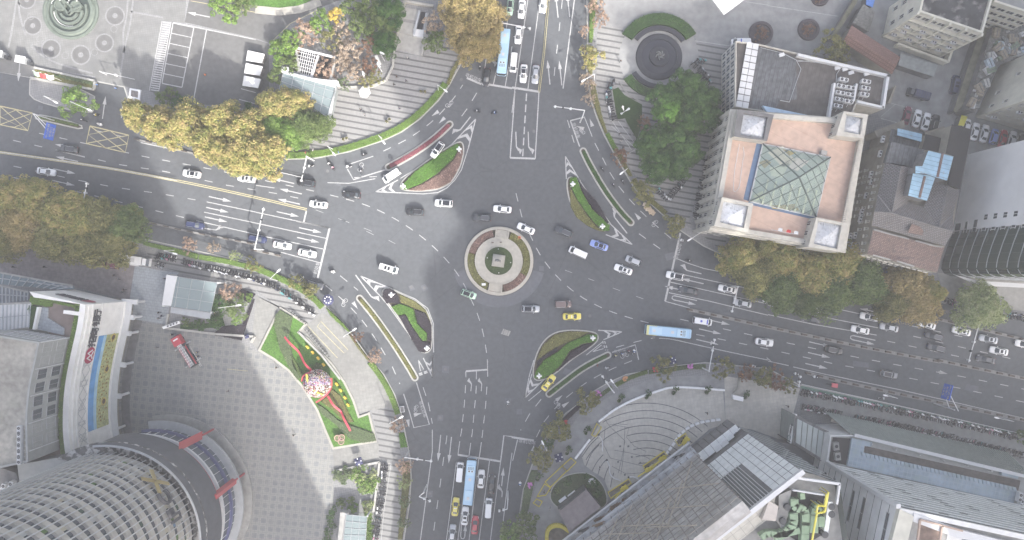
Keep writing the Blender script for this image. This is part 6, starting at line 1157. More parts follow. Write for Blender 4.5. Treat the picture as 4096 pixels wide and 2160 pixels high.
# ---- cream tower on the right edge
RB=[W(p)for p in((3899,468),(3998,262),(4400,120),(4420,620))]; rb=thing('cream_tower','plain cream tower with few small windows at the right edge above the yard','building',centre(RB)); b=MB(); b.slab(RB,0,48,m_crm); b.build('wall',rb)
RP=ccw(RB); windows(rb,RB[1],RB[0],3,46,9,4,.22,.3,every=.45); windows(rb,RB[0],W((4096,522)),2,46,12,5,.3,.4,every=.8)
for i in range(10):a=RB[0].lerp(W((4096,522)),.12+.1*i); place(ACP,at([a+Vector((-.3,-.9,0))],5+(i*7%24))[0],-.25,'air conditioner on the lower wall of the plain cream tower','air conditioners on the cream tower',.5)
# ---- low yard buildings
b=None; RD=D.w('630 190 1000 432 935 562 562 316',4.6); rt=thing('tiled_hall','low hall with red tiled gable roof between annex and cream building','building',centre(RD)); b=MB(); b.slab(offset_poly(RD,.3),0,4.5,m_twl); b.build('wall',rt); rg=[W(D.p(600,262),6.8),W(D.p(962,492),6.8)]
m_rt2=mat('rose_roof_tile',(.27,.165,.14),.9,.2,2.,.2,.12); overlay(m_rt2,bricks(.6,.4,-33,.05,.5),(.17,.10,.09))
b=MB(); b.face([RD[0],rg[0],rg[1],RD[1]],m_rt2); b.face([rg[0],RD[3],RD[2],rg[1]],m_rt2); b.face([RD[0],RD[3],rg[0]],m_rt2); b.face([RD[1],rg[1],RD[2]],m_rt2); b.build('roof',rt); b=MB(); b.bar(rg[0],rg[1],.18,m_rt2,6); b.build('ridge_cap',rt)
jk=flat('scrap_yard_roof','low flat roof strewn with scrap beside the cream tower','building',D,'1700 195 1931 110 2000 100 2000 400 1742 490 1560 850 1495 825',0,5.5,mat('debris_roof',(.16,.16,.15),.9,.4,1.5,.2,.3)); rs_=random.Random(8); JP=D.w('1710 205 1931 120 1931 400 1730 480 1560 830 1510 820',5.5); n_=0
while n_<60:
 x,y=rs_.uniform(1500,1931),rs_.uniform(110,850); p=W(D.p(x,y),5.5)
 if not inpoly(p.x,p.y,JP):continue
 n_+=1; s_=rs_.uniform(.4,1.9); c=rs_.choice([(.45,.45,.43),(.25,.26,.25),(.55,.55,.55),(.20,.25,.18),(.32,.28,.22),(.38,.45,.50)]); t=thing('scrap_crate','scrap crate or board lying on the low roof beside the cream tower','scrap',p,rs_.uniform(0,3),'scrap on the low roof'); b=LB(t); m_=mat('scrap_%d'%int(c[0]*100),c,.9,.2,2); b.box((0,0,.25*s_),(s_*1.3,s_*.8,.5*s_),m_); b.box((0,0,.52*s_),(s_*1.1,s_*.1,.06),m_dconc); b.build('panel')
m_ol=mat('mossy_wall',(.15,.15,.11),.9,.2,.8,.1,.2)
flat('yard_wall','mossy boundary wall along the top of the dark courtyard','wall',D,'665 -40 705 -40 500 290 462 292',.1,3.,m_ol); flat('yard_wall','long mossy wall top right of the courtyard','wall',D,'1618 180 1700 200 1470 800 1420 850 1400 835',.1,3.2,m_ol); flat('yard_hut','grey rubbish strewn hut roofs left of the cream building','building',D,'720 30 810 90 760 240 640 170',0,4,mat('debris_roof',(1,1,1))); flat('yard_hut','blue tarpaulin roof at the top of the courtyard wall','shed',D,'745 -30 815 -30 790 55 740 35',.1,3,mat('tarp_blue',(.12,.25,.62),.6,.1,2))
# ================================================================ ROUND TOWER, BOTTOM LEFT
TC=Vector((-90,-60,0)); N_=Fr(300,1640,2.611); D2=math.radians
def pol(r,a,z=0.):return Vector((TC.x+r*math.cos(D2(a)),TC.y+r*math.sin(D2(a)),z))
def arcband(b,r0,r1,z0,z1,a0,a1,m,n=40):
 for i in range(n):
  u,v=a0+(a1-a0)*i/n,a0+(a1-a0)*(i+1)/n
  b.face([pol(r0,u,z1),pol(r1,u,z1),pol(r1,v,z1),pol(r0,v,z1)],m); b.face([pol(r1,u,z0),pol(r1,v,z0),pol(r1,v,z1),pol(r1,u,z1)],m); b.face([pol(r0,v,z0),pol(r0,u,z0),pol(r0,u,z1),pol(r0,v,z1)],m)
 return b
def cyl_hit(p,r):
 lo=18.
 while lo<120 and(lambda q:math.hypot(q.x-TC.x,q.y-TC.y))(W(p,lo))<r:lo+=.1
 q=W(p,lo); return math.degrees(math.atan2(q.y-TC.y,q.x-TC.x)),lo
m_band=mat('tower_band',(.47,.45,.41),.7,.12,.6,.1,.1); m_fas=mat('dark_fascia',(.10,.105,.12),.55,.1,.5,.1,.08); m_ledge=mat('stained_ledge',(.13,.13,.13),.9,.3,1.2); overlay(m_ledge,blotch(.7,.5,.6,.9),(.55,.55,.54))
rt_=thing('round_tower','round office tower with ribbed bands of windows and a dark curved fascia over its entrance','building',TC)
b=MB(); b.lathe([(18.5,0),(18.5,80),(17,80),(0,80)],m_glass,tuple(TC),72); b.build('core_wall',rt_)
tn=[glassy('tower_glass_a',(.045,.055,.065),rough=.1),glassy('tower_glass_b',(.11,.13,.15),rough=.12),mat('blind_white',(.42,.43,.42),.7,0),mat('blind_cream',(.46,.43,.33),.7,0),glassy('tower_glass_c',(.07,.11,.08),rough=.1),mat('curtain_red',(.45,.06,.06),.7,0),mat('plant_green',(.08,.16,.04),.8,0),mat('blind_blue',(.16,.24,.36),.7,0)]
rs_=random.Random(21); tn[0]=glassy('tower_glass_d',(.10,.112,.125),rough=.12)
for k in range(16):
 z=27.5+3.3*k; b=arcband(MB(),18.4,19.05,z,z+1.5,-110,150,m_band,48); arcband(b,18.4,19.2,z+1.5,z+1.62,-110,150,m_band,48); b.build('floor_band',rt_); b=MB()
 for i in range(60):
  a=-110+260*i/60; q=rs_.random(); m=tn[0]if q<.5 else tn[1]if q<.76 else tn[2]if q<.86 else tn[3]if q<.91 else tn[4]if q<.955 else tn[6]if q<.975 else tn[7]if q<.99 else tn[5]
  b.face([pol(18.62,a+.3,z+1.6),pol(18.62,a+4.0,z+1.6),pol(18.62,a+4.0,z+3.3),pol(18.62,a+.3,z+3.3)],m)
 b.build('window_band',rt_)
m_clw=mat('pale_rib',(.50,.51,.52),.5,0)
for i in range(64):b=MB(); a=-110+260*i/64; b.bar(pol(19.42,a,26.5),pol(19.42,a,80),.12,m_clw,4); b.build('rib',rt_)
b=arcband(MB(),18.4,21.4,25.0,25.6,-115,128,m_ledge,60); b.build('ledge',rt_)
b=arcband(MB(),21.0,21.35,17.2,28.,-115,97,m_fas,60); b.build('fascia',rt_); b=arcband(MB(),20.95,21.4,28.0,28.25,-115,97,m_metal,60); b.build('fascia_rim',rt_); b=arcband(MB(),18.6,21.0,16.9,17.2,-115,97,m_dconc,60); b.build('soffit',rt_)
b=arcband(MB(),20.2,20.6,15.6,16.1,-60,60,paint('tower_red',(.42,.05,.06)),40); b.build('red_band',rt_)
for r0,r1,z0,z1,m,nm in((18.5,20.3,13.0,13.7,m_wmetal,'white_band'),(18.5,20.2,7.8,8.6,mat('indigo_band',(.09,.10,.20),.5,.1,1),'indigo_band'),(18.5,20.9,4.6,5.2,m_metal,'canopy'),(20.9,21.6,4.6,5.2,m_metal,'canopy_rim')):arcband(MB(),r0,r1,z0,z1,-70,97,m,50).build(nm,rt_)
for z0,z1 in((8.6,13.),(13.7,16.9),(5.2,7.8)):arcband(MB(),18.5,19.6,z0,z1,-115,100,tn[1],50).build('lobby_glass',rt_)
for i in range(26):b=MB(); a=-60+6*i; b.bar(pol(19.7,a,5),pol(19.7,a,17),.07,m_wmetal,4); b.build('lobby_mullion',rt_)
b=arcband(MB(),18.5,22.2,Z1,.75,-75,100,m_conc,50); b.build('entrance_step',rt_)
for p0,p1 in((N_.p(1085,385),N_.p(1330,262)),(N_.p(1455,905),N_.p(1665,740))):
 b=MB(); a,e=W(p0,18.5),W(p1,7.); b.beam(a,e,1.1,1.0,paint('tower_red',(1,1,1))); b.beam(e,e-Vector((0,0,6.6)),.4,.4,paint('tower_red',(1,1,1))); b.build('red_fin',rt_)
m_gold=paint('gold',(.42,.34,.16),.5); m_let=mat('letter_dark',(.09,.09,.10),.5,0)
def wallm(o,right,size=None):
 r=Vector(right).normalized(); u=Vector((0,0,1)); n=r.cross(u); return Matrix.Translation(Vector((0,0,0)))@Matrix(((r.x,u.x,n.x,0),(r.y,u.y,n.y,0),(r.z,u.z,n.z,0),(0,0,0,1)))
for ch,x,y,s_ in(('C',960,905,5.2),('F',1042,1062,5.2),('I',1075,1140,5.2)):
 a,z=cyl_hit(N_.p(x,y),20.2); glyphs(ch,pol(20.0,a,z),s_,0,m_let,'facade_letter',rt_,.35,wallm(None,(-math.sin(D2(a)),math.cos(D2(a)),0)))
a,z=cyl_hit(N_.p(838,745),20.2); tg=Vector((-math.sin(D2(a)),math.cos(D2(a)),0)); o0=pol(20.3,a,z); b=MB()
for k in range(4):
 an_=D2(45+90*k+8); dv=tg*math.cos(an_)+Vector((0,0,1))*math.sin(an_)
 for o_ in(-.32,0,.32):sd=tg*(-math.sin(an_))+Vector((0,0,1))*math.cos(an_); b.bar(o0+sd*o_+dv*.2,o0+sd*o_+dv*3.4,.17,m_gold,5)
b.build('gold_emblem',rt_)
b=MB(); b.slab(I.w('-60 1100 720 722 738 752 -60 1150',27),24,27,m_stone); b.build('link_wall',rt_)
# ================================================================ CURVED BANK OFFICE, LEFT EDGE
V=Fr(0,1080,1227/560); m_wstone=mat('white_facade',(.76,.755,.73),.7,.06,.5,.1,.08); overlay(m_wstone,blotch(.9,.6,.75,.3),(.50,.49,.46))
ZT=21.5; cvx=smooth_line(V.w('750 305 728 480 697 620 658 790 622 980 603 1150 598 1330',ZT)+I.w('517 560 528 660 546 772',ZT),2); nwall=V.w('258 190 750 305',ZT); co=thing('curved_office','curved white bank office with planted roof terrace, sunflower banner and dark characters on its wall','building',Vector((-118,-20,0)))
OUT=[nwall[0]]+cvx; INN=[nwall[0]+Vector((1,-1.3,0))]+offset_line(cvx,-1.3); b=MB()
for P,o_ in((OUT,1),(INN,-1)):
 for p,q in zip(P[:-1],P[1:]):f=at([p,q],5 if o_>0 else 20)+at([q,p],ZT); b.face(f[::-1]if o_<0 else f,m_wstone)
for i in range(len(OUT)-1):b.face(at([OUT[i],OUT[i+1],INN[i+1],INN[i]],ZT),m_wstone); b.face(at([OUT[i],OUT[i+1],INN[i+1],INN[i]],5),m_wstone)
b.build('facade_wall',co)
for zz in(20.2,18.6,14.9,5.5):b=MB(); P=offset_line(cvx,.12); [b.beam(at([p],zz)[0],at([q],zz)[0],.3,.35,m_wstone)for p,q in zip(P[:-1],P[1:])]; b.build('cornice',co)
b=MB(); P=offset_line(cvx,-5.0); b.face(ccw(at([nwall[0]]+cvx+I.w('250 780',ZT)+V.w('240 1358 300 900 400 560 258 300',ZT),20.3)),mat('terrace_brown',(.20,.165,.155),.9,.1,.8,.1,.1)); b.build('terrace_deck',co)
b=MB(); b.slab(offset_line(cvx,-.6)+offset_line(cvx,-5)[::-1],.14,20,m_brownp,m_twl); b.build('inner_wall',co)
b=MB(); [b.beam(at([p],5)[0]+0*p,at([q],5)[0],1.6,.5,m_wmetal)for p,q in zip(offset_line(cvx,.8)[:-1],offset_line(cvx,.8)[1:])]; b.build('base_beam',co)
for x,y in((1160,280),(1135,415),(1105,555),(1058,830),(1020,1105),(985,1400)):
 e=W(V.p(x+20,y),4.6); c=min(cvx,key=lambda p:(p-e).length); c=at([c],4.6)[0]; b=MB(); b.beam(c.lerp(e,-.6),c.lerp(e,1.35),1.2,.9,m_wmetal); b.bar(at([e],.14)[0],e,.35,m_wmetal,8); b.build('porch_beam',co)
b=MB(); b.face(ccw(at(cvx+offset_line(cvx,2.2)[::-1],.155)),m_dconc); b.build('porch_floor',co)
hedge('terrace_hedge','yellow green hedge along the roof terrace edge of the curved office','hedge',[q for q in offset_line(cvx,-1.4)]+[q for q in offset_line(cvx,-2.7)][::-1],'bright',.9,20.32,18); hedge('terrace_hedge','yellow green hedge along the short end of the roof terrace','hedge',V.w('265 222 735 322 722 345 450 290 445 320 430 325 250 300',21),'bright',.9,20.32,18); hedge('terrace_hedge','dark green hedge round the small terrace court','hedge',V.w('250 305 350 320 305 520 255 520',21),'dark',1.,20.32,16)
b=MB(); b.slab(V.w('345 325 420 330 415 420 560 510 555 570 305 515',20.7),20.32,20.7,m_bluetile); b.build('court_paving',co); b=MB(); b.beam(*V.w('570 365 712 385',21.3),.8,1.2,m_wstone); b.beam(*V.w('345 325 305 520',21.3),.5,1.0,m_wstone); b.build('terrace_bench',co)
# banner: sea-blue strip over yellow green with sunflower discs
m_b1=mat('banner_blue',(.12,.32,.62),.6,.15,.5); m_b2=mat('banner_pale_blue',(.36,.56,.70),.6,.15,.5); m_b3=mat('banner_yellow_green',(.40,.42,.19),.6,.35,1.6); m_b4=mat('banner_petal',(.52,.42,.12),.6,.15,3); m_b5=mat('banner_seed',(.09,.06,.035),.8,.1,3)
pc=offset_line(cvx,.16); pc=[p for p in pc if W(V.p(0,480)).y*1.1>p.y*1.0 and p.y<V.w('735 455',ZT)[0].y and p.y>I.w('0 585',18)[0].y]; b=MB()
for p,q in zip(pc[:-1],pc[1:]):
 for z0,z1,m in((12.4,14.7,m_b1),(11.2,12.4,m_b2),(6.2,11.2,m_b3)):b.face(at([p,q],z0)+at([q,p],z1),m)
bn=b.build('banner',co); seg=resample(pc,.9); rs_=random.Random(5)
b=MB()
for i,p in enumerate(seg[1:-1]):
 d=(seg[min(i+2,len(seg)-1)]-seg[i]).normalized()
 for _ in range(3):
  r=rs_.choice([.25,.3,.4])if i%9 else 1.2; zc=rs_.uniform(7,10.9)if r<1 else 8.3; q=Vector((p.x,p.y,0))+Vector((-d.y,d.x,0))*(.05+rs_.random()*.02)
  for rr,m,e in((r,m_b4,.0),(r*.55,m_b5,.02)):b.face([q+Vector((-d.y*e,d.x*e,0))+d*rr*(1 if k%2 or m is m_b5 else .8)*math.cos(k*math.pi/9)+Vector((0,0,zc+rr*(1 if k%2 or m is m_b5 else .8)*math.sin(k*math.pi/9)))for k in range(18)],m)
  if r>1:break
o=b.build('sunflower_print'); o.data.transform(Matrix.Translation(-parent_off(co))); o.parent=bn
def wallpt(f,x,y,z):e=W(f.p(x,y),z); i=min(range(1,len(cvx)-1),key=lambda k:(at([cvx[k]],z)[0]-e).length); d=(cvx[i-1]-cvx[i+1]).normalized(); return at([cvx[i]],z)[0]+Vector((d.y,-d.x,0))*.25,d
for ch,x,y in(('招',818,622),('商',836,545),('银',862,462),('行',877,380)):q,d=wallpt(V,x,y,16.6); glyphs(ch,q,3.0,0,m_let,'facade_character',co,.12,wallm(None,d))
q,d=wallpt(V,797,732,16.6); b=MB(); n=Vector((d.y,-d.x,0)); b.face([q+d*2.0*math.cos(k*math.pi/12)+Vector((0,0,2.0*math.sin(k*math.pi/12)))for k in range(24)],paint('logo_red',(.42,.03,.09))); lg=b.build('round_logo',co); b=MB(); q=q+n*.06
for u0,v0,u1,v1 in((-1.3,-.6,-.6,1.),(-.6,1.,0,-.2),(0,-.2,.6,1.),(.6,1.,1.3,-.6),(-.9,-1.,0,-.5),(0,-.5,.9,-1.)):b.bar(q+d*u0+Vector((0,0,v0)),q+d*u1+Vector((0,0,v1)),.14,PW,4)
o=b.build('zigzag_mark'); o.data.transform(Matrix.Translation(-parent_off(co))); o.parent=lg
d=(nwall[0]-nwall[1]).normalized(); n=Vector((d.y,-d.x,0))
for i,ch in enumerate('招商银行'):glyphs(ch,at([nwall[1].lerp(nwall[0],.30+.105*i)],17)[0]+n*.25,2.8,0,m_let,'facade_character',co,.12,wallm(None,d))
b=MB(); q=at([nwall[1].lerp(nwall[0],.17)],17)[0]+n*.2; b.face([q+d*1.6*math.cos(k*math.pi/10)+Vector((0,0,1.6*math.sin(k*math.pi/10)))for k in range(20)],paint('logo_red',(1,1,1))); b.build('round_logo',co)
for i in range(7):
 k=int(len(cvx)*(.06+.13*i)); p,q=cvx[k],cvx[min(k+6,len(cvx)-1)]; n=Vector((-(q-p).y,(q-p).x,0)).normalized()*.1; b=MB()
 for s0,z0,s1,z1 in((0,15.3,.5,18.3),(.5,18.3,1,15.3),(0,18.3,.5,15.3),(.5,15.3,1,18.3),(0,15.3,0,18.3),(1,15.3,1,18.3)):b.bar(at([p.lerp(q,s0)],z0)[0]+n,at([p.lerp(q,s1)],z1)[0]+n,.05,m_metal,4)
 b.build('incised_pattern',co)
 # inner curved block with two rows of windows
inn=smooth_line(V.w('345 632 300 850 262 1010 242 1200 236 1330',30.6)+I.w('205 560 212 770',30.6),2); ib=thing('curved_office_block','grey curved upper block with two rows of dark windows behind the planted terrace','building',centre(inn)); m_grav=mat('gravel_roof',(.34,.325,.29),.95,.2,.9,.12,.2); overlay(m_grav,blotch(.25,.55,.7,.5),(.20,.21,.16)); overlay(m_grav,blotch(.1,.5,.7,.5),(.44,.42,.37))
m_gpan=mat('grey_panel',(.36,.37,.36),.6,.08,.8); IB=inn+[Vector((-190,-60,0)),Vector((-190,-12,0))]+V.w('-100 560',30.6)
shell(ib,IB,0,30.6,30.,.4,m_gpan,m_grav); seg=resample(inn,6.0)
for p,q in zip(seg[:-1],seg[1:]):windows(ib,p,q,20.6,29.8,2,2,.74,.68,m_wmetal,tn[0],sill=False)
for i,p in enumerate(seg):b=MB(); d=(seg[min(i+1,len(seg)-1)]-seg[max(0,i-1)]).normalized(); b.bar(at([p],20.4)[0]+Vector((-d.y,d.x,0))*.25,at([p],30.4)[0]+Vector((-d.y,d.x,0))*.25,.12,m_wmetal,5); b.build('mullion',ib)
e0,e1=V.w('-60 560 345 632',30.6); windows(ib,e1,e0,20.6,30,2,8,.8,.7,m_wmetal,tn[1],sill=False)
for tx,z,m,nm,l in(('-40 300 272 288 258 500 -40 540',21.,m_wmetal,'skylight','white and glass skylight strips at the left edge'),('-40 125 250 195 245 265 -40 300',14.,mat('slate_glass',(.20,.22,.24),.4,.1,1),'glass_roof','grey gridded glass roof at the left edge'),('-40 15 640 140 640 165 500 170 -40 120',9.,mat('canopy_glass',(.17,.22,.24),.25,.1,1),'glass_canopy','long glass entrance canopy over the brown paving')):
 P=V.w(tx,z); t=thing(nm,l,nm.replace('_',' '),centre(P)); b=MB(); b.slab(P,z-.4,z,m); b.build('panel',t)
 a,e,f,g_=P[0],P[1],P[2],P[-1]
 for i in range(10):b=MB(); u=i/9; b.beam(at([a.lerp(e,u)],z+.1)[0],at([g_.lerp(P[-2]if len(P)==5 else f,u)],z+.1)[0],.22,.2,m_metal); b.build('glazing_bar',t)
 b=MB(); b.beam(at([a],z+.1)[0],at([e],z+.1)[0],.4,.25,m_conc); b.beam(at([g_.lerp(a,.5)],z+.1)[0],at([f.lerp(e,.5)],z+.1)[0],.2,.2,m_metal); b.build('edge_beam',t)
for i in range(6):ac(I,150,530+44*i,90,29.9,'white air conditioner in the row on the gravel roof edge','air conditioners on the gravel roof',.8)
ac(I,85,950,70,26,'air conditioner on the lower roof beside the round tower, left one','air conditioners on the lower roof',.9); ac(I,30,965,70,26,'air conditioner on the lower roof at the left edge','air conditioners on the lower roof',.9)
flat('roof_hut','grey plant hut with pale panels between curved office and round tower','building',I,'130 790 420 740 520 770 150 950',20,26,m_gpan); flat('roof_hut','low dark roof at the left edge beside the round tower','building',I,'-40 800 120 850 160 960 -40 1050',18,25.5,m_dconc)
# ================================================================ DEPARTMENT STORE UNDER SCAFFOLD, BOTTOM RIGHT
sd_,nd_=Vector((.79,.613,0)),Vector((.613,-.79,0))
def fp(s,n,z):return sd_*s+nd_*n+Vector((0,0,z))
m_plank=mat('weathered_boards',(.45,.44,.425),.9,.2,.8,.08,.15); overlay(m_plank,blotch(.5,.5,.7,.8,(4,.35),38),(.33,.30,.27)); m_tube=mat('scaffold_tube',(.22,.20,.18),.8,.2,1)
ds_=thing('department_store','department store with pale square cladding, louvre panel and plant on its roof','building',fp(0,68,0)); b=MB()
for q in([fp(-60,65.4,0),fp(8.2,65.4,0),fp(8.2,65.4,41),fp(-60,65.4,41)],):b.face(q,m_plank)
b.face([fp(-60,65.4,41),fp(8.2,65.4,41),fp(8.2,68.3,41),fp(-60,68.3,41)],m_plank); b.face([fp(8.2,65.4,0),fp(8.2,68.3,0),fp(8.2,68.3,41),fp(8.2,65.4,41)],m_plank); b.build('boarded_wall',ds_)
K1,K2=fp(21.5,68.2,0),Vector((66.7,-43.4,0)); b=MB(); b.face([fp(8,68.4,0),K1,K1+Vector((0,0,40)),fp(8,68.4,40)],m_dconc); b.face([fp(-60,68.4,38),fp(21.3,68.4,38),fp(21.3,68.4,40),fp(-60,68.4,40)],m_dconc); b.build('backing_wall',ds_)
m_clad=mat('pale_square_cladding',(.78,.80,.79),.55,.08,.6,.1,.06); b=MB()
for i in range(8):
 for j in range(11):
  s0,s1,z0,z1=7.6+i*1.74,7.6+(i+1)*1.74-.14,9+2.82*j,9+2.82*(j+1)-.2
  if s0<13.4 and z0>19:continue
  b.mesh([fp(s,n,z)for n in(68.36,68.2)for s,z in((s0,z0),(s1,z0),(s1,z1),(s0,z1))],[(4,5,6,7),(0,1,5,4),(1,2,6,5),(2,3,7,6),(3,0,4,7)],m_clad)
b.build('cladding',ds_); b=MB(); b.face([fp(7.6,68.25,19.5),fp(13.5,68.25,19.5),fp(13.5,68.25,39.6),fp(7.6,68.25,39.6)],mat('louvre_dark',(.12,.13,.135),.6,.1,1)); lv=b.build('louvre_panel',ds_)
for i in range(9):b=MB(); s=7.7+.72*i; b.beam(fp(s,68.15,19.5),fp(s,68.15,39.7),.12,.16,m_wmetal); o=b.build('louvre_fin'); o.data.transform(Matrix.Translation(-parent_off(ds_))); o.parent=lv
b=MB(); b.beam(fp(-60,68.4,40.4),fp(21.7,68.4,40.4),1.0,.9,m_wmetal); b.build('parapet_beam',ds_); Yf=Fr(2900,1680,2.83)
m_ggl=glassy('grey_green_glass',(.10,.125,.115),rough=.12,spec=.5); b=MB(); b.face([K1,K2,K2+Vector((0,0,40)),K1+Vector((0,0,40))],m_ggl); b.face([K2,Vector((69,-60,0)),Vector((69,-60,40)),K2+Vector((0,0,40))],m_ggl); b.build('glass_wall',ds_)
for j in range(12):b=MB(); b.beam(at([K1],3.3*j+2)[0],at([K2],3.3*j+2)[0],.12,.12,m_metal); b.build('glazing_bar',ds_)
RF=[fp(-60,69,0),fp(21.2,69,0),K2,Vector((69,-60,0)),Vector((69,-95,0)),Vector((-10,-140,0))]; b=MB(); b.face(ccw(at(RF,37.4)),m_conc); b.build('roof',ds_)
m_tilei=mat('beige_tile',(.45,.44,.40),.8,.1,.8); overlay(m_tilei,bricks(2.2,2.2,38,.06),(.30,.29,.27)); b=MB(); b.prism([fp(-60,69.2,37.5),fp(14,69.2,37.5),fp(12,73,37.5),fp(-60,73,37.5)],[fp(-60,69.2,40),fp(14,69.2,40),fp(12,73,38),fp(-60,73,38)],m_tilei); b.build('inner_parapet',ds_)
for s_,w_ in(('820 655 1300 722',.5),('1295 722 1262 950',.4),('760 790 1140 850',.3)):b=MB(); b.beam(*Yf.w(s_,40.2),w_,.6,m_wmetal); b.build('roof_coping',ds_)
b=MB(); b.face(ccw(Yf.w('752 792 1142 852 1100 1300 900 1420 700 1300 730 1050',37.45)),m_trim); b.build('plant_pit',ds_); b=MB(); b.slab(Yf.w('500 915 605 980 590 1060 575 1145 420 1130',40.5),37.5,40.5,mat('pink_beige_tile',(.50,.46,.42),.8,.1,.8)); b.slab(Yf.w('610 850 750 792 725 1040 660 1260 560 1100 610 1000',39),37.5,39,m_conc); b.build('plant_room',ds_)
m_flg=mat('duct_flange',(.14,.20,.13),.6,.1,1); m_duct=mat('green_duct',(.26,.36,.235),.6,.12,.8,.1,.1)
for i,(tx,w_)in enumerate((('772 890 772 985 880 1000 905 1060 880 1500',2.1),('762 1050 770 1150 700 1250 560 1330',2.2),('1060 970 1000 1010 990 1250',2.2),('860 820 865 880',1.3),('1080 1090 1075 1190',1.6),('400 1320 470 1270 620 1290 820 1240',1.6))):
 t=thing('air_duct',('long green duct bending in the middle of the roof plant','green duct curving to the lower left of the roof plant','wide green duct with rounded top beside the yellow pipes','short green duct at the top of the roof plant','short green box duct right in the roof plant','green duct low at the left of the roof plant')[i],'air duct',Yf.w(tx,38.6)[0]); b=MB(); Q_=smooth_line(Yf.w(tx,39),1); [b.beam(p-(q-p)*.08,q+(q-p)*.08,w_*.75,1.5,m_duct)for p,q in zip(Q_[:-1],Q_[1:])]; b.build('duct',t)
 b=MB(); [b.beam(p-Vector((.0,.0,0)),p+(q-p).normalized()*.09,w_*.75+.1,1.58,m_flg)for p,q in list(zip(resample(Q_,2.1)[:-1],resample(Q_,2.1)[1:]))]; b.build('flange',t)
m_yp=paint('pipe_yellow',(.70,.62,.05))
for i,(tx,l)in enumerate((('1170 815 1130 1040 1040 1055 985 1360 960 1600','yellow gas pipe running down the roof plant'),('1150 840 1128 975 1050 968 1035 1050','second yellow gas pipe looping beside the first'))):
 t=thing('gas_pipe',l,'pipe',Yf.w(tx,40.6)[0]); b=MB(); Q_=Yf.w(tx,40.8); [b.bar(p,q,.22,m_yp,6)for p,q in zip(Q_[:-1],Q_[1:])]; b.build('pipe',t); b=MB(); [b.bar(p,p-Vector((0,0,3.2)),.1,m_yp,5)for p in Q_[:3]]; b.build('support',t)
b=MB(); b.slab(Yf.w('1170 925 1222 930 1165 1300 1118 1300',39.5),37.5,39.5,m_clad); b.build('duct_casing',ds_)
for x,y in((710,990),(1210,985),(1210,1070),(1135,1300),(660,1150)):b=MB(); c=W(Yf.p(x,y),39.6); b.lathe([(.7,-1.4),(.7,0),(.5,.02),(0,.02)],m_dmetal,tuple(c),14); b.build('roof_fan',ds_)
# scaffold
sc_=thing('scaffold','tube and bamboo scaffold covering the boarded wall of the department store','scaffold',fp(-20,64,0)); rs_=random.Random(9)
for i in range(30):b=MB(); s=8-2.2*i; b.bar(fp(s,64.4,.2),fp(s+rs_.uniform(-.1,.1),64.4,42),.10,m_tube,4); b.build('standard',sc_)
for j in range(15):b=MB(); z=12+2.05*j; b.bar(fp(-58,64.3,z),fp(8.3,64.3,z+rs_.uniform(-.2,.2)),.09,m_tube,4); b.build('ledger',sc_)
for i in range(14):b=MB(); s=6-4.6*i; z0=10+rs_.uniform(0,12); b.bar(fp(s,64.2,z0),fp(s-9,64.2,z0+15),.15,mat('bamboo',(.46,.41,.34),.8,.15,1),5); b.bar(fp(s-9,64.15,z0+4),fp(s+1,64.15,z0+19),.15,MATS['bamboo'],5); b.build('brace',sc_)
m_fsh=mat('white_sheeting',(.50,.52,.54),.8,.2,.6,.1,.2); overlay(m_fsh,blotch(.8,.5,.68,.8,(3,.4),38),(.25,.26,.27))
for z,n0,n1,m in((3.0,62.9,65.2,m_fsh),(6.2,63.6,65.2,m_fsh),(9.4,64.0,65.2,m_plank)):b=MB(); b.mesh([fp(s,n,z+k)for k in(0,.2)for s,n in((-58,n0),(8.6,n0),(8.6,n1),(-58,n1))],[(4,5,6,7),(0,1,5,4),(1,2,6,5),(2,3,7,6),(3,0,4,7)],m); b.build('platform',sc_)
for n,z in((62.8,4.2),(62.9,3.6),(63.0,3.0)):b=MB(); b.bar(fp(-58,n,z),fp(8.8,n,z),.16,m_wmetal,6); b.build('guard_rail',sc_)
b=MB(); [b.face([fp(s,65.2,z),fp(s+2.1,65.2,z),fp(s+2.1,65.2,z+2.9),fp(s,65.2,z+2.9)],m_fsh)for s in[-58+2.2*i for i in range(30)]for z in(3.2,6.4)if rs_.random()<.8]; b.build('sheeting',sc_)
for i in range(26):
 s,k=rs_.uniform(-40,6),rs_.choice([0,0,1]); t=thing('stacked_material','building material lying on the lower scaffold platforms','material',fp(s,64.2,(3.2,6.4)[k]),math.atan2(sd_.y,sd_.x)+rs_.uniform(-.3,.3),'material on the scaffold'); b=LB(t); m=rs_.choice([m_wmetal,m_conc,mat('plank_brown',(.22,.15,.09),.9,.2,2),m_dmetal,m_plank]); [b.box((0,.16*q,.12+.02*q),(rs_.uniform(1.2,3.8),.13,.14),m)for q in range(-2,3)]; b.build('bundle')
 # pale canopy boxes with white lettering at the foot of the tiled wall
for i in range(6):t=thing('entrance_canopy','grey canopy box in the stepped row below the pale tiled wall','canopy',fp(9.4+2.05*i,65.8-.0*i,0),math.atan2(sd_.y,sd_.x),'stepped canopy boxes'); b=LB(t); d0=2.6 if i in(2,3)else 2.2 if i<5 else 1.4; b.box((0,.4-d0/2,6.6),(1.95,d0,.5),m_clad); b.box((0,.4,3.4),(1.8,.2,6),m_dconc); b.build('canopy')
b=MB(); [b.beam(fp(13.6+.42*i,66.5,7.2+.0*i),fp(13.6+.42*i,66.5,8.0-(i%3)*.15),.18,.25,PW)for i in range(18)if i!=8]; [b.beam(fp(13.6+.84*i,66.5,7.4+.3*(i%2)),fp(14.0+.84*i,66.5,7.4+.3*(i%2)),.2,.12,PW)for i in range(9)]; b.build('canopy_lettering',ds_)
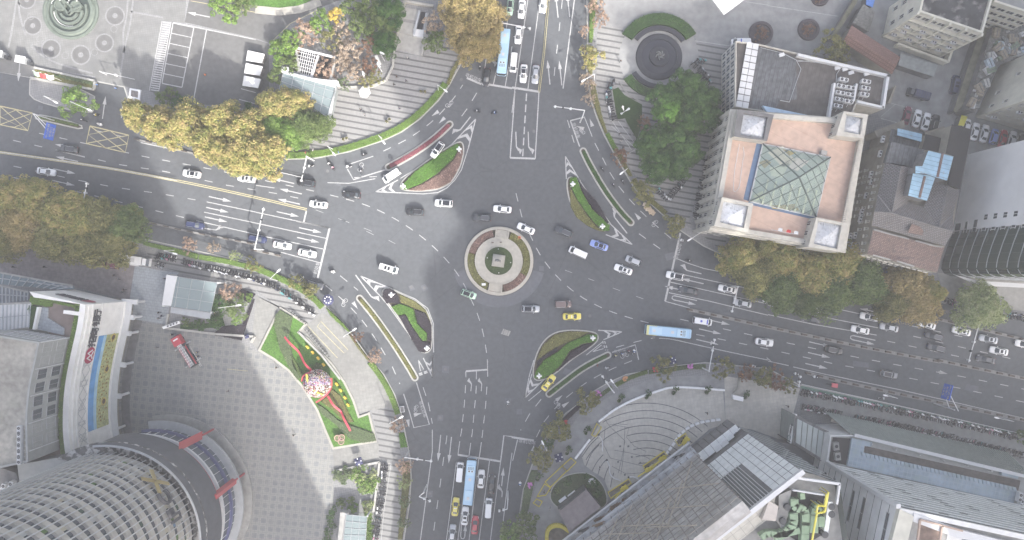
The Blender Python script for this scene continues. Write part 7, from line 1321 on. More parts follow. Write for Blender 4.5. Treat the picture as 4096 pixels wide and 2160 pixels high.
# ================================================================ SHOPPING BUILDING, RIGHT
Tf=Fr(3300,1740,2574/796); r1=Vector((41.5,-8.9,0)).normalized(); r2=Vector((-.209,-.978,0)); KB=Vector((77.2,-47.35,0)); sh_=thing('shopping_building','grey panelled building with horizontal louvres rising at the bottom right corner','building',KB)
m_gp2=mat('grey_cladding',(.70,.705,.70),.6,.08,.5,.1,.1); FT=[KB,KB+r1*90,KB+r1*90+r2*60,KB+r2*60]; shell(sh_,FT,0,43,42,1.0,m_gp2,m_conc); m_lv=mat('louvre_pale',(.78,.80,.78),.6,.08,.6); m_lvd=mat('louvre_dark_grey',(.16,.175,.175),.6,.15,.5)  # darker grey serves the louvre backing and the gap patches
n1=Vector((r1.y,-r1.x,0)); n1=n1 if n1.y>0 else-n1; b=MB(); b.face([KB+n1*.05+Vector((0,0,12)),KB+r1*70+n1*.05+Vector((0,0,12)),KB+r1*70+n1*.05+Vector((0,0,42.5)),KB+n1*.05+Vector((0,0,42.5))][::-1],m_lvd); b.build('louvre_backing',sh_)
for j in range(14):b=MB(); z=13+2.15*j; b.beam(KB+n1*.12+Vector((0,0,z)),KB+r1*70+n1*.12+Vector((0,0,z)),.12,1.15,m_lv); b.build('louvre',sh_)
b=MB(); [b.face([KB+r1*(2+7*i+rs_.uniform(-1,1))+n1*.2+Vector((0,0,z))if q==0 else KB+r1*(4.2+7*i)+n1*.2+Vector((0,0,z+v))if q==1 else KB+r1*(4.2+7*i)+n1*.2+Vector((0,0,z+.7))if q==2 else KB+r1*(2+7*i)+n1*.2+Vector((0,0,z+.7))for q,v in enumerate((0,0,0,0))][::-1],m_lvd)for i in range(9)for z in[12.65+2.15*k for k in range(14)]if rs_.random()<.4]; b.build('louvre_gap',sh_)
b=MB(); b.beam(KB+n1*.3+Vector((-.3,0,12)),KB+n1*.3+Vector((-.3,0,43)),.9,.9,m_wmetal); b.build('corner_trim',sh_)
wn_=glassy('slit_glass',(.06,.07,.08)); windows(sh_,KB,KB+r2*34,5,42,8,3,.62,.26,m_metal,wn_,every=.6,sill=False)
for i in range(14):b=MB(); z=2+2.9*i; b.bar(at([KB-r1*.06],z)[0],at([KB+r2*40-r1*.06],z)[0],.06,m_dconc,4); b.build('panel_joint',sh_)
for s_,m in(('970 960 1150 1050 1060 1420 850 1420',mat('cream_panel',(.56,.55,.48),.7,.1,.6)),('1150 1010 1800 1240 2600 1440 2600 1500 1700 1330 1140 1120',m_wmetal)):b=MB(); b.slab(Tf.w(s_,43.2),42,43.2,m); b.build('roof_edge',sh_)
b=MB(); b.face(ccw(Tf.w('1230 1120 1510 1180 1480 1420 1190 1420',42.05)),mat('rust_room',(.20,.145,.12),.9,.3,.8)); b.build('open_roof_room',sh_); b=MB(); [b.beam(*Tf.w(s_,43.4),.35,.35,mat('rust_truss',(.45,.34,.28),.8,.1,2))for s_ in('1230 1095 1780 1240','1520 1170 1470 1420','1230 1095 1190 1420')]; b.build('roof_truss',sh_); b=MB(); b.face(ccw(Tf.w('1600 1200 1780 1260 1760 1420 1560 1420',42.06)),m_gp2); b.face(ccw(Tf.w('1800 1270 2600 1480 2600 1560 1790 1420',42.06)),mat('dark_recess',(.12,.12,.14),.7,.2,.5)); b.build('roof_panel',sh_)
# podium
PQ=Tf.w('70 5 450 0 2700 550 2700 1000 180 420 20 370',12); pd=thing('shopping_podium','low podium with slanted grey fins, blue tiled roof and sunken plank roof','building',centre(PQ)); shell(pd,PQ,0,12,11.2,.3,m_gp2,m_gpan)
m_bt=mat('blue_glass_tiles',(.34,.42,.49),.4,.15,.7,.1,.15); overlay(m_bt,bricks(1.05,1.05,-12,.06),(.42,.48,.53)); overlay(m_bt,blotch(.35,.5,.7,.6),(.30,.37,.34))
b=MB(); b.slab(Tf.w('350 40 610 90 600 150 510 145 490 270 2480 735 2440 880 290 400',11.8),11.21,11.8,m_bt); b.build('blue_tile_roof',pd); b=MB(); b.slab(Tf.w('2290 470 2510 515 2495 570 2285 520',12.1),11.21,12.1,m_bt); b.build('blue_tile_roof',pd)
m_pw=mat('dark_plank_roof',(.10,.09,.085),.9,.25,1.,.1,.2); overlay(m_pw,blotch(.8,.5,.68,.7,(5,.3),-12),(.15,.125,.11)); b=MB(); b.face(ccw(Tf.w('515 140 2530 590 2500 720 500 265',11.26)),m_pw); b.build('plank_roof',pd)
b=MB(); cp=Tf.w('485 275 2490 735',12.1); [b.slab([cp[0].lerp(cp[1],i/36),cp[0].lerp(cp[1],(i+.86)/36),cp[0].lerp(cp[1],(i+.86)/36)+Vector((-.2,1.,0)),cp[0].lerp(cp[1],i/36)+Vector((-.2,1.,0))],11.82,12.1,m_bt)for i in range(36)]; b.build('tile_coping',pd)
b=MB(); b.beam(*Tf.w('380 0 2700 560',12.4),.8,.5,m_wmetal); b.build('front_rail',pd);
for p in resample(Tf.w('600 120 2300 500',12),6):b=MB(); b.bar(at([p],11.3)[0],at([p],12.4)[0],.15,m_wmetal,5); b.build('rail_post',pd)
f0,f1=Tf.w('330 -20 2700 552',12.); g0,g1=f0+Vector((-2.0,3.4,0)),f1+Vector((.6,3.6,0)); m_fin=mat('grey_green_fin',(.36,.40,.37),.6,.1,1); m_fin2=mat('fin_backing',(.22,.245,.235),.7,.1,1); b=MB(); b.face([at([g0],2.5)[0],at([g1],2.5)[0],at([f1],12.1)[0],at([f0],12.1)[0]],m_fin2); b.build('fin_backing',pd)
for i in range(72):b=MB(); u=(i+.5)/72; b.beam(at([g0.lerp(g1,u)],2.6)[0],at([f0.lerp(f1,u-.004)],12.3)[0],.18,.3,m_fin); b.build('fin',pd)
for i,(s_,c)in enumerate((('480 455 1050 600',(.62,.58,.50)),('690 565 880 610',(.50,.12,.13)),('600 520 800 560',(.55,.22,.22)))):b=MB(); b.beam(*L.w(s_,(2.6,7.2,2.2)[i]),.8,.7,mat('sign_strip%s'%('abc'[i]),c,.6,.15,2)); b.build('sign_strip',pd)
b=MB(); b.face(ccw(Tf.w('100 30 340 45 270 390 50 340',11.24)),m_trim); b.build('plant_pit',pd)
for x,y in((125,135),(145,265)):t=thing('plant_box',('upper','lower')[y>200]+' white plant box in the dark pit of the podium roof','plant box',W(Tf.p(x,y),11.3)); b=MB(); q=t.location; b.box((q.x,q.y,q.z+.5),(1.3,1.9,1.),m_conc,.1); b.build('casing',t); b=MB(); b.disc((q.x,q.y,q.z+1.02),.42,m_trim,14); b.build('fan',t)
ac(Tf,2510,800,78,12,'white air conditioner at the right end of the podium','air conditioners on the podium',.9); ac(Tf,2530,880,78,12,'grey air conditioner below the white one on the podium','air conditioners on the podium',.8)
b=MB(); SP_=L.w('222 440 465 560 440 770 210 625',9.); b.slab(offset_poly(SP_,-.5),.14,8.6,m_dconc,m_fin2); b.build('entrance_block',pd)
for i in range(6):b=MB(); f=lambda u,v:SP_[0].lerp(SP_[1],u).lerp(SP_[3].lerp(SP_[2],u),v); b.slab([f(i/6+.008,.02),f((i+.9)/6,.02),f((i+.9)/6,.98),f(i/6+.008,.98)],8.62,8.9,mat('pale_green_panel',(.38,.42,.41),.6,.06,.6)); b.build('roof_panel',pd)
b=MB(); b.slab(L.w('-10 610 200 640 440 790 330 800 160 720',5),.14,5,mat('dark_glass_ramp',(.12,.13,.15),.4,.1,.6)); b.build('ramp_roof',pd)
sg=thing('sign_board','tall narrow white sign board with round marks and dark characters beside the podium','sign',W(L.p(190,515),5)); p0,p1=L.w('208 408 165 628',8.0); d=(p0-p1).normalized(); n=Vector((-d.y,d.x,0)); b=MB(); b.mesh([q+n*k+Vector((0,0,z))for k in(0,-.4)for q,z in((p1,-1.9),(p0,-1.9),(p0,0),(p1,0))],[(0,1,2,3),(7,6,5,4),(3,2,6,7),(0,3,7,4),(1,0,4,5),(2,1,5,6)],PW); b.build('panel',sg)
for i,ch in enumerate('南京中央商场'):glyphs(ch,p1.lerp(p0,.74-.082*i)+n*.05+Vector((0,0,-.95)),1.05,0,m_let,'sign_character',sg,.02,wallm(None,-d if False else d))
for u in(.15,.86):b=MB(); q=p1.lerp(p0,u)+n*.06+Vector((0,0,-.95)); [b.bar(q+d*.75*math.cos(k*math.pi/8)+Vector((0,0,.75*math.sin(k*math.pi/8))),q+d*.75*math.cos((k+1)*math.pi/8)+Vector((0,0,.75*math.sin((k+1)*math.pi/8))),.09,mat('sign_teal',(.07,.14,.15),.5,0),4)for k in range(16)]; b.bar(q-d*.4,q+d*.4,.07,MATS['sign_teal'],4); b.build('round_mark',sg)
b=MB(); [b.bar(at([q],.1)[0],q,.15,m_dmetal,6)for q in(p1.lerp(p0,.05),p1.lerp(p0,.95))]; b.build('post',sg)
# ================================================================ MONUMENT, FOUNTAINS, GARDENS, PAVILIONS
MF=Fr(1840,880,4.2438); MC=W((1995.5,1043.8)); m_mon=mat('monument_stone',(.40,.385,.345),.85,.08,1.2,.1,.08)
def arcpoly(c,r0,r1,a0,a1,n=30):return[Vector((c.x+r1*math.cos(D2(a0+(a1-a0)*i/n)),c.y+r1*math.sin(D2(a0+(a1-a0)*i/n)),0))for i in range(n+1)]+[Vector((c.x+r0*math.cos(D2(a1-(a1-a0)*i/n)),c.y+r0*math.sin(D2(a1-(a1-a0)*i/n)),0))for i in range(n+1)]
mo=thing('monument','round stone monument ring with statue on a square plinth in the crossing','monument',MC)
b=MB(); b.lathe([(9.05,0),(9.05,.18),(8.85,.2),(8.85,.55),(8.2,.58)],m_mon,tuple(MC),72); b.lathe([(8.2,.5),(0,.5)],m_soil,tuple(MC),60); b.build('base_ring',mo)
b=MB(); b.lathe([(6.25,.5),(6.25,1.1),(6.0,1.1),(6.0,.96),(3.85,.96)],m_mon,tuple(MC),64); b.lathe([(3.85,.9),(3.85,1.12),(3.65,1.12),(3.65,.9)],m_mon,tuple(MC),48); b.build('walkway',mo); b=MB(); b.disc((MC.x,MC.y,1.02),3.7,m_dgrass,40); b.build('inner_lawn',mo)
for a in(83,-97):
 for i in range(5):b=MB(); P=arcpoly(MC,6.0+.52*i,6.0+.52*(i+1)+.02,a-(13-.6*i),a+(13-.6*i),8); b.slab(P,.1,.9-.13*i,m_mon); b.build('step',mo)
 b=MB(); b.slab(arcpoly(MC,8.6,9.0,a-10,a+10,8),.1,.215,m_mon)
 for s in(-1,1):p,q=[MC+Vector((math.cos(D2(a+s*d)),math.sin(D2(a+s*d)),0))*r for d,r in((15,6.1),(11.2,8.8))]; b.beam(at([p],.75)[0],at([q],.6)[0],.3,.9,m_mon)
 b.build('stair_wall',mo)
pz=D2(-8); b=MB()
for h0,h1,s_ in((1.0,1.5,3.2),(1.5,1.9,2.7),(1.9,5.2,2.0),(5.2,5.5,2.4)):b.box((MC.x-.08,MC.y+.04,(h0+h1)/2),(s_,s_,h1-h0),m_stone,pz)
b.build('plinth',mo); st=PP['stand'].copy(); COL.objects.link(st); st.name='statue'; st.parent=mo; st.location=(-.08,.04,5.45); st.rotation_euler=(0,0,D2(-98)); st.scale=(2.6,2.6,2.3); del st['category']; m_bronze=mat('grey_bronze',(.19,.20,.20),.5,.15,3,metal=.4)
for k in list(st.keys()):
 if k in('label','group'):del st[k]
for sl_ in st.material_slots:sl_.link='OBJECT'; sl_.material=m_bronze
for a in(92,165,270,352):b=MB(); b.lathe([(.0,0),(.12,0),(.12,.35),(0,.4)],PW,(MC.x+3.1*math.cos(D2(a)),MC.y+3.1*math.sin(D2(a)),1.03),8); b.build('ground_lamp',mo)
b=MB(); c=W(MF.p(402,1093),.8); b.box((c.x,c.y,.8),(1,.6,.5),PW); b.build('control_box',mo)
for a0,a1,m,l in((165,246,'olive','dark green planting in the left half of the monument ring'),(102,164,'pinkflower','pink flower bed at the upper left of the monument ring'),(-28,66,'olive','olive planting in the right half of the monument ring'),(-80,-29,'pinkflower','pink flower bed at the lower right of the monument ring')):hedge('flower_bed' if 'pink' in m else 'ground_cover_bed',l,'flower bed' if 'pink' in m else 'planting bed',arcpoly(MC,6.35,8.15,a0,a1,20),m,.3,.5,40)
t=thing('bucket','small orange bucket on the upper right wall of the monument ring','bucket',W(MF.p(1010,298),.7)); b=MB(); b.lathe([(0,-.12),(.3,-.12),(.4,.3),(.3,.3)],mat('orange',(.7,.25,.12),.6,0),tuple(t.location),12); b.build('body',t); b=MB(); b.bar(t.location+Vector((-.38,0,.3)),t.location+Vector((.38,0,.42)),.03,m_trim,4); b.build('handle',t)
# round dark fountain
FC=W(C.p(1107,432)); m_dst=mat('dark_granite',(.04,.042,.052),.35,.15,1.2,.1,.15); m_wat=glassy('dark_pool_water',(.028,.03,.042),rough=.08); ft=thing('round_fountain','dark round granite fountain with curved seat walls and a dolphin-like bronze group','fountain',FC)
b=MB(); b.lathe([(10.4,z3+.01),(0,z3+.02)],m_court,tuple(FC),64); b.lathe([(6.1,.17),(6.1,.3),(5.8,.55),(4.6,.6),(4.6,.3)],m_dst,tuple(FC),64); b.build('basin',ft); b=MB(); b.disc((FC.x,FC.y,.36),4.6,m_wat,48); b.build('water',ft); b=MB(); b.lathe([(2.6,.3),(2.5,.9),(0,.95)],m_dst,tuple(FC),40); b.build('inner_drum',ft)
for i in range(6):b=MB(); a=60*i+10; q=FC+Vector((0,0,.9)); P=[q+Vector((math.cos(D2(a+25*k))*(.2+.35*k),math.sin(D2(a+25*k))*(.2+.35*k),.5+.9*math.sin(k*.9)))for k in range(4)]; [b.bar(p,e,.3-.06*k,m_bronze,6,.24-.06*k)for k,(p,e)in enumerate(zip(P[:-1],P[1:]))]; b.build('bronze_fish',ft)
b=MB(); b.slab(arcpoly(FC,6.9,8.0,33,143),.16,.85,m_dst); b.build('seat_wall',ft); b=MB(); b.slab(arcpoly(FC,7.2,8.3,212,268),.16,.85,m_dst); b.build('seat_wall',ft)
hedge('curved_hedge','dark clipped hedge in an arc above the round fountain','hedge',arcpoly(FC,8.3,11.4,32,148),'dark',.9,.16,20); hedge('curved_hedge','dark clipped hedge in an arc below the round fountain','hedge',arcpoly(FC,8.6,10.9,212,262),'dark',.8,.16,22)
sheet('lawn','dark green lawn left of the camphor trees',C.w('755 680 800 660 850 720 980 790 980 900 960 1000 940 1050 850 900 790 905'),mat('deep_lawn',(.030,.062,.016),.95,.3,3.,bump=.6),.19); b=MB(); [b.slab(q+offset_line(q,-.3)[::-1],.14,.5,m_kerb2)for q in(C.w('755 680 790 905 850 895 935 1075'),smooth_line(C.w('815 620 860 700 980 770'),1))]; structure(b,'lawn_kerb','low stone edging of the dark lawn')
t=thing('wing_sculpture','small white three-winged sculpture on the dark lawn','sculpture',W(C.p(845,845))); b=MB(); q=t.location; [b.mesh([q+Vector((.1*math.cos(a),.1*math.sin(a),.3)),q+Vector((1.3*math.cos(a-.25),1.3*math.sin(a-.25),1.2)),q+Vector((1.5*math.cos(a),1.5*math.sin(a),1.6)),q+Vector((1.3*math.cos(a+.25),1.3*math.sin(a+.25),1.2))],[(0,1,2,3)],PW)for a in(.5,2.,3.8)]; b.build('wing',t); b=MB(); b.bar(q,q+Vector((0,0,.6)),.12,m_wmetal,6); b.build('stem',t)
# oval green fountain top left
OC=W(A.p(540,90)); m_jade=mat('jade_stone',(.125,.15,.13),.6,.1,.8); m_pool=glassy('green_pool_water',(.045,.06,.052),rough=.1); of=thing('oval_fountain','large pale green stepped fountain with curved rims at the top left','fountain',OC); R0=210/k_*S
b=MB(); b.lathe([(R0,.14),(R0,.5),(R0-.5,.6),(R0-.9,.4),(R0-1.2,.9),(R0-1.8,1.0),(R0-1.9,.7)],m_jade,tuple(OC),64); b.build('rim',of); b=MB(); b.disc((OC.x,OC.y,.72),R0-1.8,m_pool,56); b.build('water',of)
for r0,r1,a0,a1 in((3.1,3.7,180,360),(1.9,2.5,200,340),(4.3,4.8,160,380)):b=MB(); b.slab(arcpoly(OC,r0,r1,a0,a1),.5,1.2,m_jade); b.build('curved_rim',of)
for x,y in((455,40),(575,50)):b=MB(); c=W(A.p(x,y),1.); b.lathe([(1.5,-.2),(1.5,.35),(1.1,.35),(1.1,.1),(0,.1)],m_jade,tuple(c),28); b.build('round_bowl',of)
for q in('440 0 520 110 560 75 620 40','520 110 545 60 470 -10'):b=MB(); P=A.w(q,1.2); [b.beam(p,e,.5,.5,m_jade)for p,e in zip(P[:-1],P[1:])]; b.build('cross_rim',of)
for i in range(34):a=185+5.1*i if i<20 else 200+10*i; r=4.05 if i<20 else 1.35; c=OC if i<20 else W(A.p(455 if i%2 else 575,45)); b=MB(); b.ball((c.x+r*math.cos(D2(a)),c.y+r*math.sin(D2(a)),.85 if i<20 else 1.4),.15,PW,6,4); b.build('pool_lamp',of)
# gardens: flower ball lawn
GF=Fr(1020,1200,2.263); LO=GF.w('228 58 478 212 412 290 490 345 600 468 705 570 820 740 900 900 948 1045 1040 1012 1075 1150 1108 1285 705 1350 640 1200 560 1000 430 790 300 640 170 540 30 455'); raised('flower_lawn','kerbed bright lawn with flower ball and red ribbon beside the plaza',LO,m_grass,.42,.55,.1,m_stone)
for tx,m,l,h in(('190 130 235 85 350 150 310 330 360 560 420 700 390 720 330 640 230 440 180 230','sage','brown green clipped strip at the top of the flower lawn',.5),('560 930 620 960 760 1080 880 1130 1080 1200 1100 1270 980 1290 860 1250 740 1130 600 1020','sage','brown green clipped strip at the lower end of the flower lawn',.5),('650 870 700 800 780 860 850 1010 900 1100 820 1110 700 980 600 920','olive','grey green shrubs round the lower red ribbon',.5),('330 480 430 640 520 620 560 560 640 590 600 640 420 700 350 600','green','dark shrubs left of the flower ball',.5)):hedge('clipped_hedge',l,'hedge',GF.w(tx),m,h,.42,20)
BC=W(GF.p(562,755),3.2); fb=thing('flower_ball','huge ball of white pink and violet flowers on the lawn','floral display',Vector((BC.x,BC.y,.43))); b=MB(); b.ball(tuple(BC),3.45,m_soil,24,12,.85); b.build('core',fb); rs=np.random.RandomState(2)
for nm,c,n_ in(('white',(.72,.70,.68),1500),('pink',(.62,.30,.38),520),('violet',(.34,.27,.48),520),('yellow',(.66,.55,.24),300),('red',(.50,.10,.13),260)):
 d=rs.normal(0,1,(n_,3)); d/=np.linalg.norm(d,axis=1)[:,None]
 if nm=='violet':d[:,1]=np.abs(d[:,1])*.9; d[:,2]=np.abs(d[:,2])
 me,a_,_=leaves_mesh(nm+'_flowers',d*np.array([3.55,3.55,3.05])+np.array([0,0,BC.z-.43]),d,.21,None,4,.35); me.materials.append(mat('petal_'+nm,c,.8,.15,2)); me.update(); o=bpy.data.objects.new(nm+'_blossom',me); COL.objects.link(o); o.parent=fb; o['kind']='stuff'
m_rrib=paint('ribbon_red',(.52,.07,.10)); rb_=thing('red_ribbon','long red metal ribbon winding past the flower ball','sculpture',W(GF.p(560,800)))
for tx,z0,z1 in(('275 332 330 385 400 460 470 570 530 630',2.6,3.6),('665 865 720 950 770 1010 800 1060 860 1190',2.6,1.2)):
 P=smooth_line(GF.w(tx,2),2); b=MB(); n_=len(P); Q_=[Vector((p.x,p.y,z0+(z1-z0)*i/n_+.5*math.sin(i*.7)))for i,p in enumerate(P)]; a1,a2=offset_line(Q_,.3),offset_line(Q_,-.3)
 for i in range(n_-1):u=lambda v,k:v[i+k]+Vector((0,0,.25)); b.face([a2[i],a2[i+1],u(a1,1),u(a1,0)],m_rrib); b.face([a2[i]-Vector((0,0,.1)),a2[i+1]-Vector((0,0,.1)),u(a1,1)-Vector((0,0,.1)),u(a1,0)-Vector((0,0,.1))][::-1],m_rrib)
 [b.bar(at([p],.42)[0],p,.08,m_dmetal,5)for p in Q_[::6]]; b.build('band',rb_)
b=MB(); P=smooth_line(GF.w('425 735 440 680 500 650',3.8)+[W(GF.p(500,650),4)],1); [b.beam(p,q,.35,.8,m_rrib)for p,q in zip(P[:-1],P[1:])]; P=smooth_line(GF.w('690 705 695 780 665 840 620 885 555 925',2.6),2); [b.beam(p,q,.4,.9,m_rrib)for p,q in zip(P[:-1],P[1:])]; b.build('ring',rb_); b=MB(); P=smooth_line(GF.w('468 672 475 740 530 820 615 858',5.6),2); [b.beam(p,q,.4,.5,mat('ribbon_yellow',(.62,.50,.10),.6,0))for p,q in zip(P[:-1],P[1:])]; b.build('yellow_band',rb_)
for i,(x,y)in enumerate(((475,427),(522,476),(572,527),(620,585),(740,762),(776,818),(815,884),(843,950))):
 t=thing('yellow_letter_block','small yellow block in the line along the right side of the flower lawn','ornament',W(GF.p(x,y),.9)-Vector((0,0,.45)),0,'yellow blocks on the lawn'); q=t.location; m_=mat('block_yellow',(.66,.46,.06),.6,.1,3); b=MB(); b.box((q.x,q.y,q.z+.4),(.95,.45,.7),m_,-.9); b.box((q.x+.2,q.y+.1,q.z+.8),(.4,.3,.25),m_,-.9); b.build('block',t)
for x,y in((752,1245),(790,1240),(785,1275)):t=thing('flower_pot','pink rimmed flower pot in the group of three on the lawn end','flower pot',W(GF.p(x,y),1)-Vector((0,0,.58)),0,'three pots on the lawn'); q=t.location; b=MB(); b.lathe([(0,0),(.5,0),(.85,1.3),(.72,1.3),(.7,1.1)],mat('pot_pink',(.55,.36,.32),.7,.1,3),tuple(q),18); b.build('pot',t); b=MB(); b.disc((q.x,q.y,q.z+1.15),.7,mat('pot_soil',(.16,.17,.09),.9,.4,6),16); b.build('planting',t)
# glass pavilions
m_pav=glassy('pavilion_glass',(.21,.26,.27),.9,.15,.5)
def pavilion(f,tx,z,label,nx=5,ny=6,low=None):
 P=f.w(tx,z); t=thing('glass_pavilion',label,'pavilion',at([centre(P)],.14)[0]); b=MB(); b.slab(offset_poly(P,.1),z-.08,z,m_pav); b.build('glass_roof',t); f_=lambda u,v:P[0].lerp(P[1],u).lerp(P[3].lerp(P[2],u),v)
 for i in range(nx+1):b=MB(); b.beam(at([f_(i/nx,0)],z+.06)[0],at([f_(i/nx,1)],z+.06)[0],.09,.1,m_metal); b.build('roof_bar',t)
 for i in range(ny+1):b=MB(); b.beam(at([f_(0,i/ny)],z+.07)[0],at([f_(1,i/ny)],z+.07)[0],.09,.1,m_metal); b.build('roof_bar',t)
 for u,v in((0,0),(1,0),(1,1),(0,1)):b=MB(); b.bar(at([f_(u,v)],.14)[0],at([f_(u,v)],z)[0],.25,m_wmetal,8); b.build('column',t)
 b=MB(); b.slab(offset_poly(P,.8),.15,.2,mat('pavilion_floor_grey',(.24,.26,.26),.9,.15,.6)); b.build('floor',t); return t,P  # floor sheet in one mottled grey under the glass roof
pv,P=pavilion(E,'1262 718 1640 775 1590 1000 1228 948',4.6,'pale glass roofed metro pavilion right of the white facade corner',4,3); b=MB(); b.slab(E.w('1255 715 1335 725 1290 950 1222 945',4.8),4.3,4.8,m_wmetal); b.build('edge_canopy',pv); b=MB(); b.slab(E.w('1290 960 1590 1003 1582 1052 1285 1000',4),2.0,4.0,m_metal); b.build('louvre_strip',pv)
pv,P=pavilion(J,'680 1165 838 1180 825 1420 650 1420',4.4,'glass roofed metro pavilion at the bottom beside the shrubs',3,5); b=MB(); b.slab(J.w('635 1150 700 1155 665 1420 612 1420',4.2),2,4.2,m_conc); b.build('louvre_strip',pv)
pv,P=pavilion(B,'210 535 615 630 560 890 170 690',5.,'pale green glass canopy beside the striped pavement',5,4); b=MB(); b.slab(B.w('195 500 250 508 245 545 430 590 620 610 630 650 600 640 560 880 575 900 548 908 540 870 600 660 190 545',5.4),4.5,5.4,m_wmetal); b.build('edge_canopy',pv)
pg=thing('pergola','white framed pergola half covered by brown creepers','pergola',W(B.p(440,470)));
for tx in('275 355 600 435','250 545 430 590','300 355 330 560','470 420 420 585','600 435 560 610'):b=MB(); b.beam(*B.w(tx,4.2),.5,.4,m_wmetal if tx[0]in '24' else m_conc); b.build('beam',pg)
for i in range(7):b=MB(); b.beam(*B.w(f'{350+16*i} {375+4*i} {315+16*i} {545+5*i}',4.3),.1,.15,m_wmetal); b.build('batten',pg); b=MB(); b.beam(*B.w(f'{300-4*i} {385+25*i} {460-8*i} {425+25*i}',4.25),.1,.15,m_wmetal); b.build('batten',pg)
b=MB(); b.face(ccw(at(B.w('285 370 590 440 550 600 255 545'),.2)),m_trim); b.build('floor',pg)
for i in range(3):t=thing('roof_light',('upper','middle','lower')[i]+' white vaulted roof light at the right of the car park','roof light',W(A.p(1885,430+105*i))); P=A.w(f'{1872-14*i} {385+95*i} {1990-14*i} {410+95*i} {1970-14*i} {470+95*i} {1860-14*i} {452+95*i}',2.6); b=MB(); b.slab(P,.2,2.3,m_dconc); b.build('base',t); b=MB(); b.slab(offset_poly(P,-.15),2.35,2.6,m_wmetal); b.build('canopy',t)
# metro stairs
ms=thing('metro_stairs','open metro stairs with escalator between grey walls at the top','stairs',W(B.p(1160,180)))
for i in range(16):b=MB(); P=B.w(f'{1128-3.2*i:.1f} {60+12*i} {1245-3.2*i:.1f} {78+12*i} {1242-3.2*i:.1f} {90+12*i} {1125-3.2*i:.1f} {72+12*i}'); b.slab(P,.14,.20+.02*i,m_conc if i not in(7,8)else m_kerb2); b.build('step',ms)
for tx,m,h in(('1125 20 1045 380',m_stone,1.1),('1125 20 1340 55',m_stone,1.1),('1300 110 1255 425',m_conc,1.1),('1238 90 1195 270',m_metal,1.),('1290 110 1270 280',m_metal,1.)):b=MB(); p,q=B.w(tx); b.beam(at([p],h/2+.1)[0],at([q],h/2+.1)[0],.55,h,m); b.build('side_wall',ms)
b=MB(); b.slab(B.w('1245 90 1282 95 1245 270 1205 262'),.15,.24,m_trim); b.build('escalator',ms); b=MB(); b.slab(B.w('1192 225 1282 238 1275 295 1190 280'),.15,1.0,m_wmetal); b.build('escalator_landing',ms); b=MB(); b.slab(B.w('1278 278 1325 285 1310 355 1268 345'),.15,2.2,m_conc); b.build('lift_box',ms)
# oval lawn, stage, work pits, hose, barriers at the half-round plaza
OL=smooth_line(K.w('275 1040 300 950 380 870 500 840 600 850 680 920 720 1010 720 1100 600 1150 400 1130 330 1110'),2,True); raised('oval_lawn','dark oval lawn with low stone edge beside the scaffold',OL,m_dgrass,.3,.3)
for x,y,r in((420,920,38),(610,930,46),(340,990,30),(640,1010,40),(560,880,26)):tree('shrub',K,x,y,r,'dark' if x!=340 else 'green','dark shrub on the oval lawn beside the stage','shrubs on the oval lawn',1.3)
sg_=thing('stage','grey pink planked stage roof beside the oval lawn','stage',W(K.p(510,1130))); P=K.w('350 1130 550 965 670 1110 430 1300',3.5); b=MB(); b.slab(P,.2,3.5,mat('stage_boards',(.27,.235,.24),.8,.15,.8),m_dmetal); b.build('deck',sg_); b=MB(); b.beam(*K.w('365 1125 552 972',3.8),.4,.5,m_dmetal); [b.bar(at([p],3.5)[0],at([p],4.4)[0],.08,m_trim,4)for p in resample(K.w('365 1125 552 972',3.8),.8)]; b.build('truss',sg_); t=thing('white_slab','white broken slabs on the oval lawn','slab',W(K.p(400,1040))); b=MB(); b.box((*W(K.p(380,1045))[:2],.6),(2.2,.7,.5),PW,.65); b.build('long_slab',t); b=MB(); b.box((*W(K.p(445,1000))[:2],.6),(2.4,.25,.4),PW,.65); b.build('thin_slab',t); b=MB(); P=smooth_line(K.w('570 925 580 890 615 885 640 915 650 945'),2); b.slab(P+offset_line(P,-.7)[::-1],.3,.7,PW); b.build('curved_slab',t)
m_yb=mat('barrier_yellow',(.62,.52,.06),.6,.1,2); m_pit=mat('pit_boards',(.20,.175,.14),.9,.2,1)
for i,(tx,fl,l)in enumerate((('600 565 640 480 675 510 632 578',0,'yellow barrier frame at the upper left of the half-round plaza'),('1232 605 1310 555 1335 600 1258 650',1,'boarded pit in yellow barriers at the right of the plaza'),('990 800 1148 690 1172 720 1010 832',1,'boarded pit with yellow lifts along the scaffold, upper'),('725 1000 880 898 900 930 745 1045',1,'boarded pit with yellow lift along the scaffold, lower'),('378 800 445 740 483 772 415 840',0,'empty yellow barrier square beside the dark parasol'),('250 920 378 800 412 838 290 960',0,'long yellow barrier pen beside the oval lawn'),('190 1030 245 935 290 965 255 1020',0,'small yellow barrier pen left of the oval lawn'),('160 1080 185 1050 228 1068 205 1108',0,'lowest yellow barrier pen'))):
 P=K.w(tx,.9); t=thing('barrier_pen',l,'barrier',at([centre(P)],.15)[0]); b=MB(); [(b.beam(at([p],.95)[0],at([q],.95)[0],.16,.12,m_yb),b.beam(at([p],.5)[0],at([q],.5)[0],.06,.1,m_yb))for p,q in zip(P,P[1:]+P[:1])]; b.build('rail',t)
 for p in P:b=MB(); b.bar(at([p],.15)[0],at([p],1)[0],.08,m_yb,5); b.build('post',t)
 if fl:b=MB(); b.face(ccw(at(offset_poly(P,.2),.2)),m_pit); b.build('floor_boards',t)
